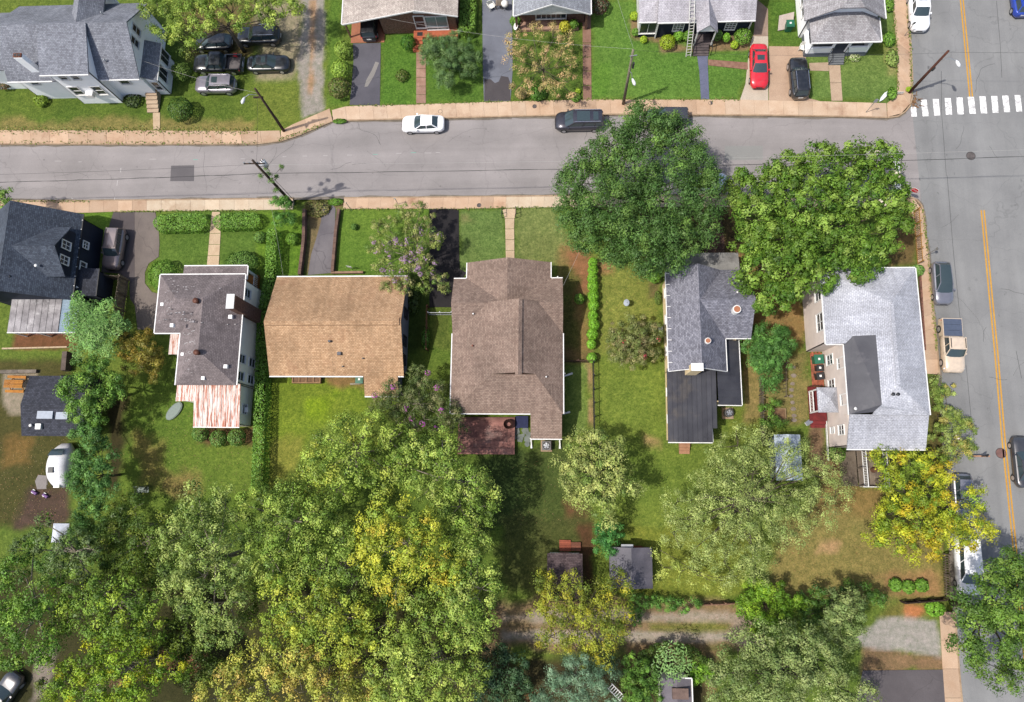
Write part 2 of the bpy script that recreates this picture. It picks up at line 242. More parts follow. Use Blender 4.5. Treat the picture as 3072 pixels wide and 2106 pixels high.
def make_ground():
    xs = np.concatenate([[-500, -250, -120], np.arange(-76, 66.01, .3), [120, 250, 500]]); ys = np.concatenate([[-500, -250, -110, -60], np.arange(-32, 62.01, .3), [90, 150, 300, 600]])
    X, Y = np.meshgrid(xs, ys); nx, ny = len(xs), len(ys); x, y = X.ravel(), Y.ravel()
    col = np.tile(np.array(GRASS), (len(x), 1)); turf = np.ones(len(x))
    wob = (fbm(x, y, 3.0, 3)-.5); wob2 = (fbm(x, y, 1.0, 9)-.5)
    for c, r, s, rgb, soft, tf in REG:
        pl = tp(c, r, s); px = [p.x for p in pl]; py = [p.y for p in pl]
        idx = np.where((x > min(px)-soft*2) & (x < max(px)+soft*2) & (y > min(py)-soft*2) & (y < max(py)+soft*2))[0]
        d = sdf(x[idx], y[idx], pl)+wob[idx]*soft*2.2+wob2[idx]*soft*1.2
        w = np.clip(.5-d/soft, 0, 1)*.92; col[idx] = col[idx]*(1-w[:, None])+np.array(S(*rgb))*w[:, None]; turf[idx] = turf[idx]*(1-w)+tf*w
    # broad natural variation: drier and lusher turf
    col *= np.array([1.02, 1.01, 1.14])**turf[:, None]
    dry = np.clip((fbm(x, y, 9., 21)-.5)*2.6, -.5, .5)*turf; col *= (1+dry[:, None]*np.array([.30, .14, .2])); col *= (1+.3*(fbm(x, y, 1.6, 33)-.5))[:, None]
    z = (fbm(x, y, 6., 41)-.5)*.04*turf-.03
    rd = sdf(x, y, ROADPOLY); z = np.where(rd < .55, -.4, z)
    me = bpy.data.meshes.new('ground'); i = np.arange(nx*ny).reshape(ny, nx)
    f = np.stack([i[:-1, :-1], i[:-1, 1:], i[1:, 1:], i[1:, :-1]], -1).reshape(-1, 4)
    raw_mesh(me, np.stack([x, y, z], -1), f); ca = me.attributes.new('Col', 'FLOAT_COLOR', 'POINT')
    ca.data.foreach_set('color', np.concatenate([col, turf[:, None]], 1).astype(np.float32).ravel())
    me.polygons.foreach_set('use_smooth', [True]*len(me.polygons))
    m, b = base_mat('ground_turf_and_soil', .95, 0, .15); N, L = nodes(m); a = N.new('ShaderNodeAttribute'); a.attribute_name = 'Col'; vec = coords(N)
    n1 = noise(N, L, vec, 6., 4, .8); n2 = noise(N, L, vec, 1.7, 4, .6); n3 = noise(N, L, vec, 26., 2, .8)
    n4 = noise(N, L, vec, 2.6, 3, .7); fa = N.new('ShaderNodeMapRange'); fa.inputs[3].default_value = .3; fa.inputs[4].default_value = 1.; L.new(a.outputs['Alpha'], fa.inputs[0]); fa = fa.outputs[0]
    c = mix(N, L, a.outputs['Color'], mix(N, L, (.8, .84, .76), (1.22, 1.14, 1.2), ramp(N, L, n4, .32, .68)), fa, 'MULTIPLY')
    c = mix(N, L, c, mix(N, L, (.42, .48, .4), (1.52, 1.44, 1.4), ramp(N, L, n1, .28, .72)), fa, 'MULTIPLY')
    c = mix(N, L, c, mix(N, L, (.76, .80, .74), (1.26, 1.18, 1.22), ramp(N, L, n2, .3, .7)), 1., 'MULTIPLY')
    c = mix(N, L, c, mix(N, L, (.6, .6, .6), (1.36, 1.36, 1.3), ramp(N, L, n3, .25, .75)), 1., 'MULTIPLY')
    L.new(c, b.inputs['Base Color']); bump(N, L, n1, b, .6, .05); me.materials.append(m)
    o = bpy.data.objects.new('ground', me); COL.objects.link(o); return tag(o, 'lawns and bare soil of the yards around the houses', kind='structure')
def raw_mesh(me, v, f):
    n, k = f.shape; me.vertices.add(len(v)); me.vertices.foreach_set('co', np.ascontiguousarray(v, np.float32).ravel())
    me.loops.add(n*k); me.loops.foreach_set('vertex_index', f.astype(np.int32).ravel()); me.polygons.add(n)
    me.polygons.foreach_set('loop_start', np.arange(0, n*k, k, dtype=np.int32)); me.polygons.foreach_set('loop_total', np.full(n, k, np.int32)); me.update(calc_edges=True)
ground = make_ground()
# ---- asphalt
def asphalt(name, col, col2, crack=.6, fine=22., lanes=None):
    m, b = base_mat(name, .9, 0, .25); N, L = nodes(m); vec = coords(N)
    c = mix(N, L, col, col2, ramp(N, L, noise(N, L, vec, .22, 5, .6), .35, .68))
    c = mix(N, L, c, mix(N, L, (.82,)*3, (1.14,)*3, ramp(N, L, noise(N, L, vec, fine, 2, .8), .25, .75)), 1., 'MULTIPLY')
    c = mix(N, L, c, tuple(x*.72 for x in col2), ramp(N, L, noise(N, L, vec, .9, 6, .7), .62, .8))
    if lanes:
        mp = N.new('ShaderNodeMapping'); mp.inputs['Scale'].default_value = (.035, .55, 1) if lanes == 'x' else (.55, .035, 1); L.new(vec, mp.inputs[0]); c = mix(N, L, c, mix(N, L, (.88,)*3, (1.08,)*3, ramp(N, L, noise(N, L, mp.outputs[0], 1., 4, .6), .32, .68)), 1., 'MULTIPLY')
        c = mix(N, L, c, tuple(x*.45 for x in col2), ramp(N, L, noise(N, L, vec, 1.4, 3, .5), .70, .80))
    if crack:
        mp = N.new('ShaderNodeVectorMath'); mp.operation = 'ADD'; L.new(vec, mp.inputs[0])
        nz = N.new('ShaderNodeTexNoise'); nz.inputs['Scale'].default_value = .7; L.new(vec, nz.inputs['Vector']); L.new(nz.outputs['Color'], mp.inputs[1])
        vo = N.new('ShaderNodeTexVoronoi'); vo.feature = 'DISTANCE_TO_EDGE'; vo.inputs['Scale'].default_value = .16; L.new(mp.outputs[0], vo.inputs['Vector'])
        k = ramp(N, L, vo.outputs['Distance'], .0, .006); inv = N.new('ShaderNodeMath'); inv.operation = 'SUBTRACT'; inv.inputs[0].default_value = 1.; L.new(k, inv.inputs[1])
        ml = N.new('ShaderNodeMath'); ml.operation = 'MULTIPLY'; L.new(inv.outputs[0], ml.inputs[0]); ml.inputs[1].default_value = crack; c = mix(N, L, c, tuple(x*.4 for x in col2), ml.outputs[0])
    L.new(c, b.inputs['Base Color']); bump(N, L, noise(N, L, vec, 40., 2), b, .3, .005); MATS[name] = m; return m
A_STREET = asphalt('street_asphalt', S(176, 169, 167), S(160, 154, 152), .3, lanes='x')
A_AVENUE = asphalt('avenue_asphalt', S(160, 160, 159), S(146, 146, 146), .25, lanes='y')
A_DRIVE = asphalt('sealed_drive_asphalt', S(112, 110, 118), S(88, 86, 94), .5); A_DARK = asphalt('fresh_black_asphalt', S(54, 50, 52), S(40, 37, 39), 0)
A_OLD = asphalt('old_drive_asphalt', S(142, 130, 122), S(112, 102, 98), .5); A_PALE = asphalt('blue_grey_drive_asphalt', S(142, 146, 158), S(116, 118, 128), .6)
RZ = -.12
def sheet(name, poly, mat, z, kind='structure', parent=None, label=None):
    mb = MB(); mb.prism([(p[0], p[1]) for p in poly], z-.05, z); o = mb.build(name, mat, parent)
    if kind and not parent: tag(o, label, kind=kind)
    return o
jx = at(*P(3, 0, 1330, 1160)).x
def clipx(poly, xc, keep_left):
    out = []; n = len(poly)
    for i in range(n):
        a, b = poly[i], poly[(i+1) % n]; ia = (a.x <= xc) == keep_left; ib = (b.x <= xc) == keep_left
        if ia: out.append(a)
        if ia != ib: t = (xc-a.x)/(b.x-a.x); out.append(a+(b-a)*t)
    return out
iT = 0
road_a = [p for p in KT if p.x <= jx and p.y < 41][:]; road_b = [p for p in KB if p.x <= jx and p.y > 27]
side_street = sheet('road', road_a+[Vector((jx, 38, 0)), Vector((jx, 29.6, 0))]+road_b[::-1], A_STREET, RZ, label='grey asphalt side street running across the picture')
av = [Vector((jx+.002, 29.6, 0)), Vector((jx+.002, 38, 0))]+[p for p in KT if p.x > jx or p.y >= 41]+[Vector((64, 100, 0)), Vector((64, -100, 0))]+[p for p in KB if p.x > jx or p.y <= 27][::-1]
avenue = sheet('road', av, A_AVENUE, RZ-.001, label='wider asphalt road with a double yellow line at the right')
WPAINT = mottled('worn_white_paint', (.78, .77, .75), S(186, 184, 184), 3., 22, rough=.7); YPAINT = mottled('yellow_road_paint', S(236, 178, 62), S(222, 160, 60), 2., 20)
def strip(mb, pts, w, z):
    for a, b in zip(pts, pts[1:]):
        d = (b-a); n = Vector((-d.y, d.x, 0)).normalized()*w/2; mb.add([a-n, b-n, b+n, a+n], [(0, 1, 2, 3)])
        k = len(mb.v); mb.v[-4:] = [(v[0], v[1], z) for v in mb.v[-4:]]
def off(pts, d):
    out = []
    for i, p in enumerate(pts):
        t = (pts[min(i+1, len(pts)-1)]-pts[max(i-1, 0)]).normalized(); out.append(p+Vector((-t.y, t.x, 0))*d)
    return out
up_ = tp(3, 0, '1766 0 1808 435 1850 872'); up_ = [Vector((46.0, 100, 0))]+up_
dn_ = tp(3, 1, '1955 312 2020 1000 2078 1592')+tp(3, 2, '2145 800 2228 1592')+tp(3, 3, '2245 170'); dn_ = dn_+[dn_[-1]+(dn_[-1]-dn_[-2])*14]
for seg in (up_, dn_):
    for s in (-1, 1):
        mb = MB(); strip(mb, off(seg, s*.14), .14, RZ+.004); mb.build('centre_line', YPAINT, avenue)
for u0, v0, u1, v1, w in ((1325, 965, 1332, 1052, 48), (1418, 900, 1438, 1050, 52), (1528, 893, 1542, 1044, 52), (1637, 884, 1650, 1036, 54), (1743, 880, 1756, 1033, 54), (1847, 874, 1866, 1027, 54), (1953, 868, 1968, 1024, 54), (2060, 866, 2074, 1018, 52), (2160, 862, 2178, 1012, 52), (2272, 857, 2288, 1007, 50)):
    mb = MB(); a, b = W(3, 0, u0, v0), W(3, 0, u1, v1); strip(mb, [a, b], w*.33*.0355, RZ+.004); mb.build('crosswalk_bar', WPAINT, avenue)
mb = MB(); strip(mb, [W(3, 0, 1168, 1420), W(3, 1, 1188, 118)], .58, RZ+.004); mb.build('stop_line', WPAINT, side_street)
for a in ((0, 0, '1545 1500 1760 1495 1760 1592', '1545 1592'),):
    sheet('asphalt_patch', tp(0, 0, '1548 1500 1758 1496 1756 1640 1540 1640'), asphalt('patch_asphalt', S(122, 117, 118), S(108, 104, 106), 0), RZ+.004, parent=side_street)
sheet('asphalt_patch', tp(2, 0, '1935 1320 2280 1318 2280 1445 1935 1450'), asphalt('patch_asphalt_pale', S(163, 162, 158), S(156, 155, 152), 0), RZ+.004, parent=side_street)
FADED = plain('faded_paint', S(206, 200, 198)); TEAL = plain('survey_paint_teal', S(110, 200, 180)); 
for c, r, u, v, l, mt in ((0, 0, 1380, 1440, 60, 0), (0, 0, 1770, 1445, 45, 1), (0, 0, 2200, 1437, 40, 0), (0, 0, 520, 1458, 60, 0), (0, 0, 720, 1465, 30, 0), (1, 0, 255, 1418, 35, 0), (1, 0, 440, 1412, 40, 0), (1, 0, 628, 1407, 40, 0), (1, 0, 845, 1403, 45, 0), (1, 0, 1080, 1397, 45, 1), (1, 0, 1295, 1387, 50, 0), (1, 0, 1428, 1381, 48, 1), (1, 0, 1650, 1380, 40, 0), (1, 0, 1560, 1384, 60, 0)):
    mb = MB(); strip(mb, [W(c, r, u-l/2, v), W(c, r, u+l/2, v)], .05, RZ+.004); mb.build('survey_dash', TEAL if mt else FADED, side_street)
for pts in ('1092 1520 1088 1560',): mb = MB(); strip(mb, tp(0, 0, pts), .08, RZ+.004); mb.build('survey_dash', FADED, side_street)
for pts in ('1062 40 1055 92', '1036 190 1030 230', '450 222 520 226', '640 200 655 210'): mb = MB(); strip(mb, tp(0, 1, pts), .08, RZ+.004); mb.build('survey_dash', FADED, side_street)
TAR = plain('tar_joint', (.035, .035, .036), .7)
for c, r, s, par in ((3, 0, '1580 640 1580 1000 1600 1250 1625 1592', avenue), (3, 1, '1632 0 1690 700 1745 1250 1790 1592', avenue), (3, 2, '1805 130 1850 600 1880 830', avenue), (3, 0, '2080 0 2115 400 2130 700', avenue), (3, 2, '2260 0 2310 250', avenue)):
    mb = MB(); strip(mb, tp(c, r, s), .035, RZ+.004); mb.build('tar_seam', TAR, par)
# wear: dirt along the gutters, sealed cracks
GUT = mottled('gutter_dirt', S(150, 140, 128), S(120, 112, 102), 1.2, 20, rough=.95)
for ln, par, sd in ((KT[1:18], side_street, -1), (KB[1:9], side_street, 1), (KB[10:20], avenue, 1), (KT[22:-1], avenue, -1)):
    o_ = off(ln, sd*.22); w_ = [.3+.2*random.random() for _ in o_]; mb = MB()
    for i in range(len(o_)-1):
        a, b = o_[i], o_[i+1]; n_ = max(1, int((b-a).length/1.2)); t_ = (b-a).normalized(); nn = Vector((-t_.y, t_.x, 0))
        pts = [(a.lerp(b, k/n_), random.uniform(.10, .30)) for k in range(n_+1)]
        for (p0, w0), (p1, w1) in zip(pts, pts[1:]): q = [p0-nn*.24*(1 if sd > 0 else -1), p1-nn*.24*(1 if sd > 0 else -1), p1+nn*w1*(1 if sd > 0 else -1)-nn*.1*(1 if sd > 0 else -1), p0+nn*w0*(1 if sd > 0 else -1)-nn*.1*(1 if sd > 0 else -1)]; mb.add([(v.x, v.y, RZ+.003) for v in q], [(0, 1, 2, 3) if sd > 0 else (3, 2, 1, 0)])
    tag(mb.build('gutter_dirt', GUT, par), kind='stuff')
for par, x0, x1, y0, y1, n_ in ((side_street, -62, 36, 30, 38, 26), (avenue, 39, 55, -15, 52, 22)):
    mb = MB()
    for _ in range(n_):
        p_ = Vector((random.uniform(x0, x1), random.uniform(y0, y1), 0)); a_ = random.choice((0, math.pi/2))+random.uniform(-.5, .5); pts = [p_]
        for k in range(random.randint(3, 9)):
            a_ += random.uniform(-.45, .45); q_ = pts[-1]+Vector((math.cos(a_), math.sin(a_), 0))*random.uniform(.3, .8)
            if x0-1 < q_.x < x1+1 and y0-.5 < q_.y < y1+.5: pts.append(q_)
        if len(pts) > 1: strip(mb, pts, random.uniform(.012, .03), RZ+.0045)
    tag(mb.build('crack_seal', TAR, par), kind='stuff')
IRON = mottled('cast_iron_cover', S(120, 112, 110), S(90, 84, 82), 4, 40)
def cover(name, label, c, r, u, v, rad, z, mat=IRON):
    p = W(c, r, u, v); o = tag(emp(name, (p.x, p.y, z)), label, 'manhole')
    mb = MB(); mb.cyl(0, 0, -.03, .004, rad, n=20); mb.build('lid', mat, o); mb = MB(); mb.tube([(math.cos(t)*rad*1.06, math.sin(t)*rad*1.06, .002) for t in np.linspace(0, 6.2832, 21)], .025, 4, False); mb.build('ring', TAR, o)
cover('manhole_cover', 'round iron manhole cover in the avenue below the crosswalk', 3, 0, 1848, 1410, .42, RZ)
cover('manhole_cover', 'reddish manhole cover beside the yellow line at lower right', 3, 2, 2122, 930, .45, RZ, mottled('rusty_cover', S(150, 112, 104), S(122, 92, 88), 4, 40))
for c, r, u, v, l in ((1, 0, 1673, 1012, 'small round meter lid in the sidewalk behind the white sedan'), (2, 0, 205, 966, 'small round meter lid in the sidewalk below the dying maple'), (2, 0, 1802, 936, 'small round meter lid in the sidewalk at the foot of the blue path'), (1, 1, 2025, 272, 'small round meter lid in the pale sidewalk before the brown-roofed house')):
    cover('meter_lid', l, c, r, u, v, .2, .016)
# ---- sidewalks: every slab its own piece
SLAB_O = mottled('orange_stained_concrete', S(228, 196, 166), S(214, 178, 146), .8, 20, rnd=.16, stain=S(190, 150, 120), fineamt=.2); SLAB_P = mottled('pale_concrete', S(240, 220, 192), S(226, 200, 170), .8, 20, rnd=.12, stain=S(200, 172, 142), fineamt=.2); SLAB_M = mottled('tan_concrete', S(234, 206, 178), S(220, 188, 158), .8, 20, rnd=.14, stain=S(192, 156, 128), fineamt=.2); KERBM = mottled('kerb_concrete', S(205, 178, 146), S(170, 140, 112), 1.2, 20)
def polylen(p): return [0]+list(np.cumsum([(b-a).length for a, b in zip(p, p[1:])]))
def along(p, t):
    L = polylen(p); s = t*L[-1]
    for i in range(len(p)-1):
        if s <= L[i+1]+1e-6: return p[i]+(p[i+1]-p[i])*((s-L[i])/max(L[i+1]-L[i], 1e-6))
    return p[-1]
def sidewalk(label, kerb, inner, matf, step=1.5, z=.02):
    root = tag(emp('sidewalk', (0, 0, 0)), label, kind='structure'); n = max(2, round(polylen(kerb)[-1]/step))
    for i in range(n):
        a, b = i/n, (i+1)/n; g = .012/step/n*step; q = [along(kerb, a+.004/n), along(kerb, b-.006/n), along(inner, b-.006/n), along(inner, a+.004/n)]
        j = random.uniform(-.006, .006); mb = MB(); mb.prism([(p.x, p.y) for p in q], z-.3, z+j); mb.build('slab', matf(a), root)
    mb = MB(); k2 = off(kerb, -.001); ko = off(kerb, -.15 if (inner[0]-kerb[0]).cross(kerb[1]-kerb[0]).z < 0 else .15)
    for i in range(len(kerb)-1):
        a, b, c, d = kerb[i], kerb[i+1], ko[i+1], ko[i]; mb.prism([(p.x, p.y) for p in (a, b, c, d)], -.4, z+.006)
    mb.build('kerb', KERBM, root); return root
def sub(p, a, b): return [q for q in p[a:b]]
pk = lambda t: SLAB_O
sidewalk('orange-tinged sidewalk along the far left of the side street, weeds over it', tp(0, 0, '-900 1300 1200 1302 2324 1300')+tp(1, 0, '230 1272'), tp(0, 0, '-900 1180 1270 1185 2324 1190')+tp(1, 0, '215 1185'), pk, 2.2)
sidewalk('orange sidewalk bending round the gravel drive mouth', tp(1, 0, '230 1272 400 1215 600 1130 695 1092'), tp(1, 0, '225 1190 350 1120 520 1050 668 985'), pk)
sidewalk('long tan sidewalk before the three houses at the top', tp(1, 0, '700 1090 850 1085 1600 1068 2324 1048')+tp(2, 0, '960 1030 1600 1035')+tp(3, 0, '0 1040 700 1050 1080 1060'), tp(1, 0, '690 1000 840 960 1120 958 2324 920')+tp(2, 0, '640 905 1280 905 2060 905')+tp(3, 0, '0 912 470 920 1075 937'), lambda t: SLAB_M if t < .35 or t > .7 else SLAB_O)
sidewalk('orange sidewalk rounding the corner and running up the avenue', tp(3, 0, '1085 1061 1180 1048 1245 1005 1285 955 1302 880 1305 700 1290 400 1270 200 1255 0 1240 -300'), tp(3, 0, '1080 937 1110 928 1140 905 1162 878 1176 830 1177 700 1168 400 1145 200 1132 0 1115 -300'), pk)
sidewalk('pale sidewalk in front of the two clipped hedges at left', tp(0, 1, '-600 238 800 235 2324 220')+tp(1, 1, '338 217'), tp(0, 1, '-600 335 780 340 1020 330 2324 315')+tp(1, 1, '338 308'), lambda t: SLAB_O if t < .58 else SLAB_P, 1.6)
sidewalk('sidewalk before the tan-roofed and the brown-roofed house', tp(1, 1, '800 210 1575 205')+tp(2, 1, '380 192 1900 190')+tp(3, 1, '700 196 1180 200'), tp(1, 1, '790 305 1840 303')+tp(2, 1, '380 288 1900 286')+tp(3, 1, '700 290 1180 292'), lambda t: SLAB_O if t < .28 else SLAB_P, 1.35)
sidewalk('orange sidewalk down the avenue past the stop sign', tp(3, 1, '1190 200 1290 202 1345 225 1385 270 1402 320 1428 560 1450 730 1490 1180 1530 1592')+tp(3, 2, '1550 215'), tp(3, 1, '1185 268 1260 275 1300 300 1312 330 1318 400 1340 560 1352 730 1385 1180 1415 1592')+tp(3, 2, '1440 210'), pk)
sidewalk('sidewalk strip by the parking court at lower right', tp(3, 3, '1690 780 1730 1340 1755 1592')+[W(3, 3, 1790, 2100)], tp(3, 3, '1556 780 1585 1290 1606 1592')+[W(3, 3, 1640, 2100)], pk, 2.4)
# ---- driveways and paths
def slabpath(label, L, R, mat, step=1.3, z=.025):
    root = tag(emp('path', (0, 0, 0)), label, kind='structure'); n = max(1, round(polylen(L)[-1]/step))
    for i in range(n):
        q = [along(L, i/n+.004), along(L, (i+1)/n-.004), along(R, (i+1)/n-.004), along(R, i/n+.004)]; mb = MB(); mb.prism([(p.x, p.y) for p in q], -.15, z+random.uniform(-.005, .005)); mb.build('slab', mat, root)
    return root
sheet('driveway', tp(1, 0, '880 395 1132 390 1128 700 1124 955 850 952 862 830 875 700 885 560'), A_DRIVE, .012, label='dark sealed driveway below the carport')
sheet('driveway_patch', tp(1, 0, '1085 560 1118 570 1075 680 1015 785 985 790 1000 730 1050 640'), asphalt('bare_asphalt', S(160, 155, 150), S(140, 136, 132), .4), .018, label='pale worn strip in the sealed driveway')
sheet('driveway', tp(1, 0, '2052 -60 2324 -60 2330 640 2310 916 2070 918 2060 640'), A_PALE, .012, label='blue-grey driveway right of the round spiky shrub')
sheet('driveway_patch', tp(1, 0, '2075 720 2130 720 2170 755 2205 740 2225 690 2290 700 2310 760 2310 914 2072 916'), asphalt('dark_apron', S(96, 90, 92), S(78, 73, 76), .3), .018, label='darker asphalt apron at the foot of the blue-grey driveway')
REDCON = mottled('reddish_concrete', S(196, 158, 138), S(168, 128, 108), 1., 20, rnd=.12); BRICKP = mottled('brick_paving', S(172, 132, 112), S(140, 102, 84), 2.5, 30)
slabpath('narrow reddish concrete walk up to the brick house with the carport', tp(1, 0, '1455 940 1455 470'), tp(1, 0, '1542 940 1540 470'), REDCON, 1.1)
slabpath('reddish brown walk at the right side of the dying maple', tp(2, 0, '645 905 640 140'), tp(2, 0, '722 905 716 140'), mottled('brown_walk', S(172, 134, 114), S(146, 108, 90), 1.2, 24, rnd=.1), 1.6)
sheet('path', tp(2, 0, '1678 488 1780 490 1776 560 1790 900 1716 900 1700 640'), mottled('blue_grey_walk', S(122, 126, 152), S(108, 112, 136), 1., 20), .02, label='painted blue-grey walk up to the dark blue house')
sheet('path', tp(2, 0, '1782 540 2140 568 2142 632 1782 592'), BRICKP, .016, label='brown brick strip between the blue walk and the red car')
CONC = mottled('drive_concrete', S(222, 190, 162), S(204, 172, 146), .6, 20, stain=S(184, 146, 118), rnd=.06)
sheet('driveway', tp(2, 0, '2070 905 2120 760 2140 560 2165 400 2185 330')+tp(3, 0, '0 330 2 912'), mottled('drive_concrete_pale', S(228, 212, 192), S(210, 194, 174), .6, 20), .014, label='pale concrete drive under the red car')
sheet('driveway', tp(3, 0, '10 420 320 424 350 560 370 892 470 918 8 912'), CONC, .017, label='tan concrete drive under the black SUV')
sheet('driveway', tp(2, 0, '2190 330 2230 0 2324 80 2324 330'), mottled('drive_grey', S(190, 164, 144), S(160, 136, 120), .9, 20), .011, label='stained concrete strip beside the dark blue house')
slabpath('light concrete walk from the grey porch steps to the corner sidewalk', tp(3, 0, '576 916 552 592'), tp(3, 0, '676 916 655 592'), mottled('walk_grey_tan', S(214, 188, 160), S(196, 168, 142), 1., 20, rnd=.1), 1.7)
slabpath('short concrete walk from the black SUV to the porch steps', tp(3, 0, '372 572 552 566'), tp(3, 0, '380 640 552 645'), MATS['walk_grey_tan'], 1.5, .018)
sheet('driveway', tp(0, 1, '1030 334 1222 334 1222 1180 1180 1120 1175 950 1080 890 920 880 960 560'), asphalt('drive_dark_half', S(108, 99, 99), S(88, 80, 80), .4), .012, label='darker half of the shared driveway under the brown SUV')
sheet('driveway', tp(0, 1, '1223 334 1410 336 1440 480 1448 620 1440 740 1350 800 1316 880 1316 980 1380 1060 1440 1075 1410 1400 1250 1400 1223 1180'), A_OLD, .015, label='paler half of the shared driveway beside the round hedge')
CREAMSLAB = mottled('cream_concrete', S(232, 206, 172), S(216, 186, 152), 1., 20, rnd=.08)
slabpath('cream slab walk between the two clipped hedges', tp(0, 1, '1926 330 1906 520 1878 830'), tp(0, 1, '1996 330 2004 500 1986 830'), CREAMSLAB, 1.3)
sheet('driveway', tp(1, 1, '600 255 680 250 722 300 712 560 690 885 470 906 500 720 545 580 590 420'), asphalt('old_grey_drive', S(140, 134, 136), S(110, 105, 110), .5), .012, label='grey sunken driveway between two low walls')
sheet('driveway', tp(1, 1, '1574 306 1840 304 1846 760 1850 850 1912 885 1850 960 1800 1000 1788 1197 1574 1197'), A_DARK, .014, label='fresh black driveway beside the brown-roofed house')
slabpath('tan concrete front walk of the brown-roofed house', tp(1, 1, '2236 303 2240 370 2262 395 2268 780'), tp(2, 1, '38 298 38 370 18 395 22 780'), CREAMSLAB, 1.25)
sheet('path', tp(2, 1, '1800 272 1888 272 1926 560 1930 700 1745 700 1780 500'), mottled('leaf_strewn_brick', S(112, 84, 74), S(78, 58, 52), 3., 24, stain=S(150, 124, 100)), .016, label='brown leaf-strewn path between the two great trees')
for i, (u, v) in enumerate(((232, 150), (232, 225), (222, 300), (214, 355), (210, 412), (222, 470), (230, 530), (236, 590), (236, 630))):
    p = W(3, 2, u, v); mb = MB(); r = random.uniform(.2, .3); mb.prism([(math.cos(t)*r*random.uniform(.8, 1.2), math.sin(t)*r*.8*random.uniform(.8, 1.2)) for t in np.linspace(0, 6.28, 8)[:-1]], -.05, .03)
    tag(mb.build('stepping_stone', GREYWOOD if 0 else mottled('flagstone', S(170, 156, 142), S(140, 126, 114), 2, 20, rnd=.2), loc=(p.x, p.y, 0)), ['first', 'second', 'third', 'fourth', 'fifth', 'sixth', 'seventh', 'eighth', 'ninth'][i]+' flat stepping stone from the top in the row left of the brick patio', 'stone', 'stepping stones in the side yard')
sheet('driveway', tp(3, 3, '860 1312 1590 1304 1606 1592 1640 2100 700 2100'), asphalt('dark_court', S(112, 106, 108), S(92, 86, 88), .3), .014, label='darker asphalt drive at the bottom right')
# ================================================================== buildings
def roof(parent, faces, mat, t=.14, name='roof'):
    mb = MB()
    for f in faces:
        n = len(f); A = sum(f[i][0]*f[(i+1) % n][1]-f[(i+1) % n][0]*f[i][1] for i in range(n)); f = list(f) if A > 0 else list(f)[::-1]
        mb.add([(p[0], p[1], p[2]) for p in f]+[(p[0], p[1], p[2]-t) for p in f], [tuple(range(n)), tuple(range(n, 2*n))[::-1]]+[(i, n+i, n+(i+1) % n, (i+1) % n) for i in range(n)])
    return mb.build(name, mat, parent, uv=True)
def gab_x(x0, x1, y0, y1, ze, zr, ym=None, ze2=None):           # ridge along x
    ym = (y0+y1)/2 if ym is None else ym; ze2 = ze if ze2 is None else ze2
    return [[(x0, y0, ze), (x1, y0, ze), (x1, ym, zr), (x0, ym, zr)], [(x0, ym, zr), (x1, ym, zr), (x1, y1, ze2), (x0, y1, ze2)]]
def gab_y(x0, x1, y0, y1, ze, zr, xm=None, ze2=None):           # ridge along y
    xm = (x0+x1)/2 if xm is None else xm; ze2 = ze if ze2 is None else ze2
    return [[(x0, y0, ze), (xm, y0, zr), (xm, y1, zr), (x0, y1, ze)], [(xm, y0, zr), (x1, y0, ze2), (x1, y1, ze2), (xm, y1, zr)]]
def walls(parent, pts, mat, z0=0., name='wall', closed=True):   # pts: (x, y, top)
    mb = MB(); n = len(pts)
    for i in range(n if closed else n-1):
        a, b = pts[i], pts[(i+1) % n]; d = Vector((b[0]-a[0], b[1]-a[1], 0)); d = d.normalized() if d.length else Vector((1, 0, 0)); nx, ny = -d.y*.08, d.x*.08
        mb.add([(a[0], a[1], z0), (b[0], b[1], z0), (b[0], b[1], b[2]), (a[0], a[1], a[2]), (a[0]+nx, a[1]+ny, z0), (b[0]+nx, b[1]+ny, z0), (b[0]+nx, b[1]+ny, b[2]), (a[0]+nx, a[1]+ny, a[2])],
               [(0, 1, 2, 3), (5, 4, 7, 6), (3, 2, 6, 7), (0, 4, 5, 1), (0, 3, 7, 4), (1, 5, 6, 2)])
    return mb.build(name, mat, parent)
def panelq(x, y, z, nx, ny):                                     # frame of reference on a wall
    n = Vector((nx, ny, 0)); t = Vector((-ny, nx, 0)); o = Vector((x, y, z)); return lambda a, b, d: o+t*a+Vector((0, 0, b))+n*d
def pbox(mb, q, a0, a1, b0, b1, d0, d1):
    mb.add([q(a0, b0, d0), q(a1, b0, d0), q(a1, b1, d0), q(a0, b1, d0), q(a0, b0, d1), q(a1, b0, d1), q(a1, b1, d1), q(a0, b1, d1)],
           [(3, 2, 1, 0), (4, 5, 6, 7), (0, 1, 5, 4), (1, 2, 6, 5), (2, 3, 7, 6), (3, 0, 4, 7)])
def window(parent, x, y, z, nx, ny, w, h, cols=1, rows=2, frame=WHITE, glass=GLASS, fw=.09, name='window'):
    q = panelq(x, y, z, nx, ny); mb = MB()
    pbox(mb, q, -w/2-fw, w/2+fw, h/2, h/2+fw, 0, .09); pbox(mb, q, -w/2-fw, w/2+fw, -h/2-fw, -h/2, 0, .14)
    for s in (-1, 1): pbox(mb, q, s*(w/2+fw/2)-fw/2, s*(w/2+fw/2)+fw/2, -h/2, h/2, 0, .09)
    for i in range(1, cols): a = -w/2+w*i/cols; pbox(mb, q, a-.025, a+.025, -h/2, h/2, .012, .06)
    for j in range(1, rows): b = -h/2+h*j/rows; pbox(mb, q, -w/2, w/2, b-.025, b+.025, .013, .062)
    o = mb.build(name, frame, parent)
    for i in range(cols):
        for j in range(rows):
            m = MB(); pbox(m, q, -w/2+w*i/cols+.026, -w/2+w*(i+1)/cols-.026, -h/2+h*j/rows+.026, -h/2+h*(j+1)/rows-.026, -.02, .02); m.build('pane', glass, o)
    return o
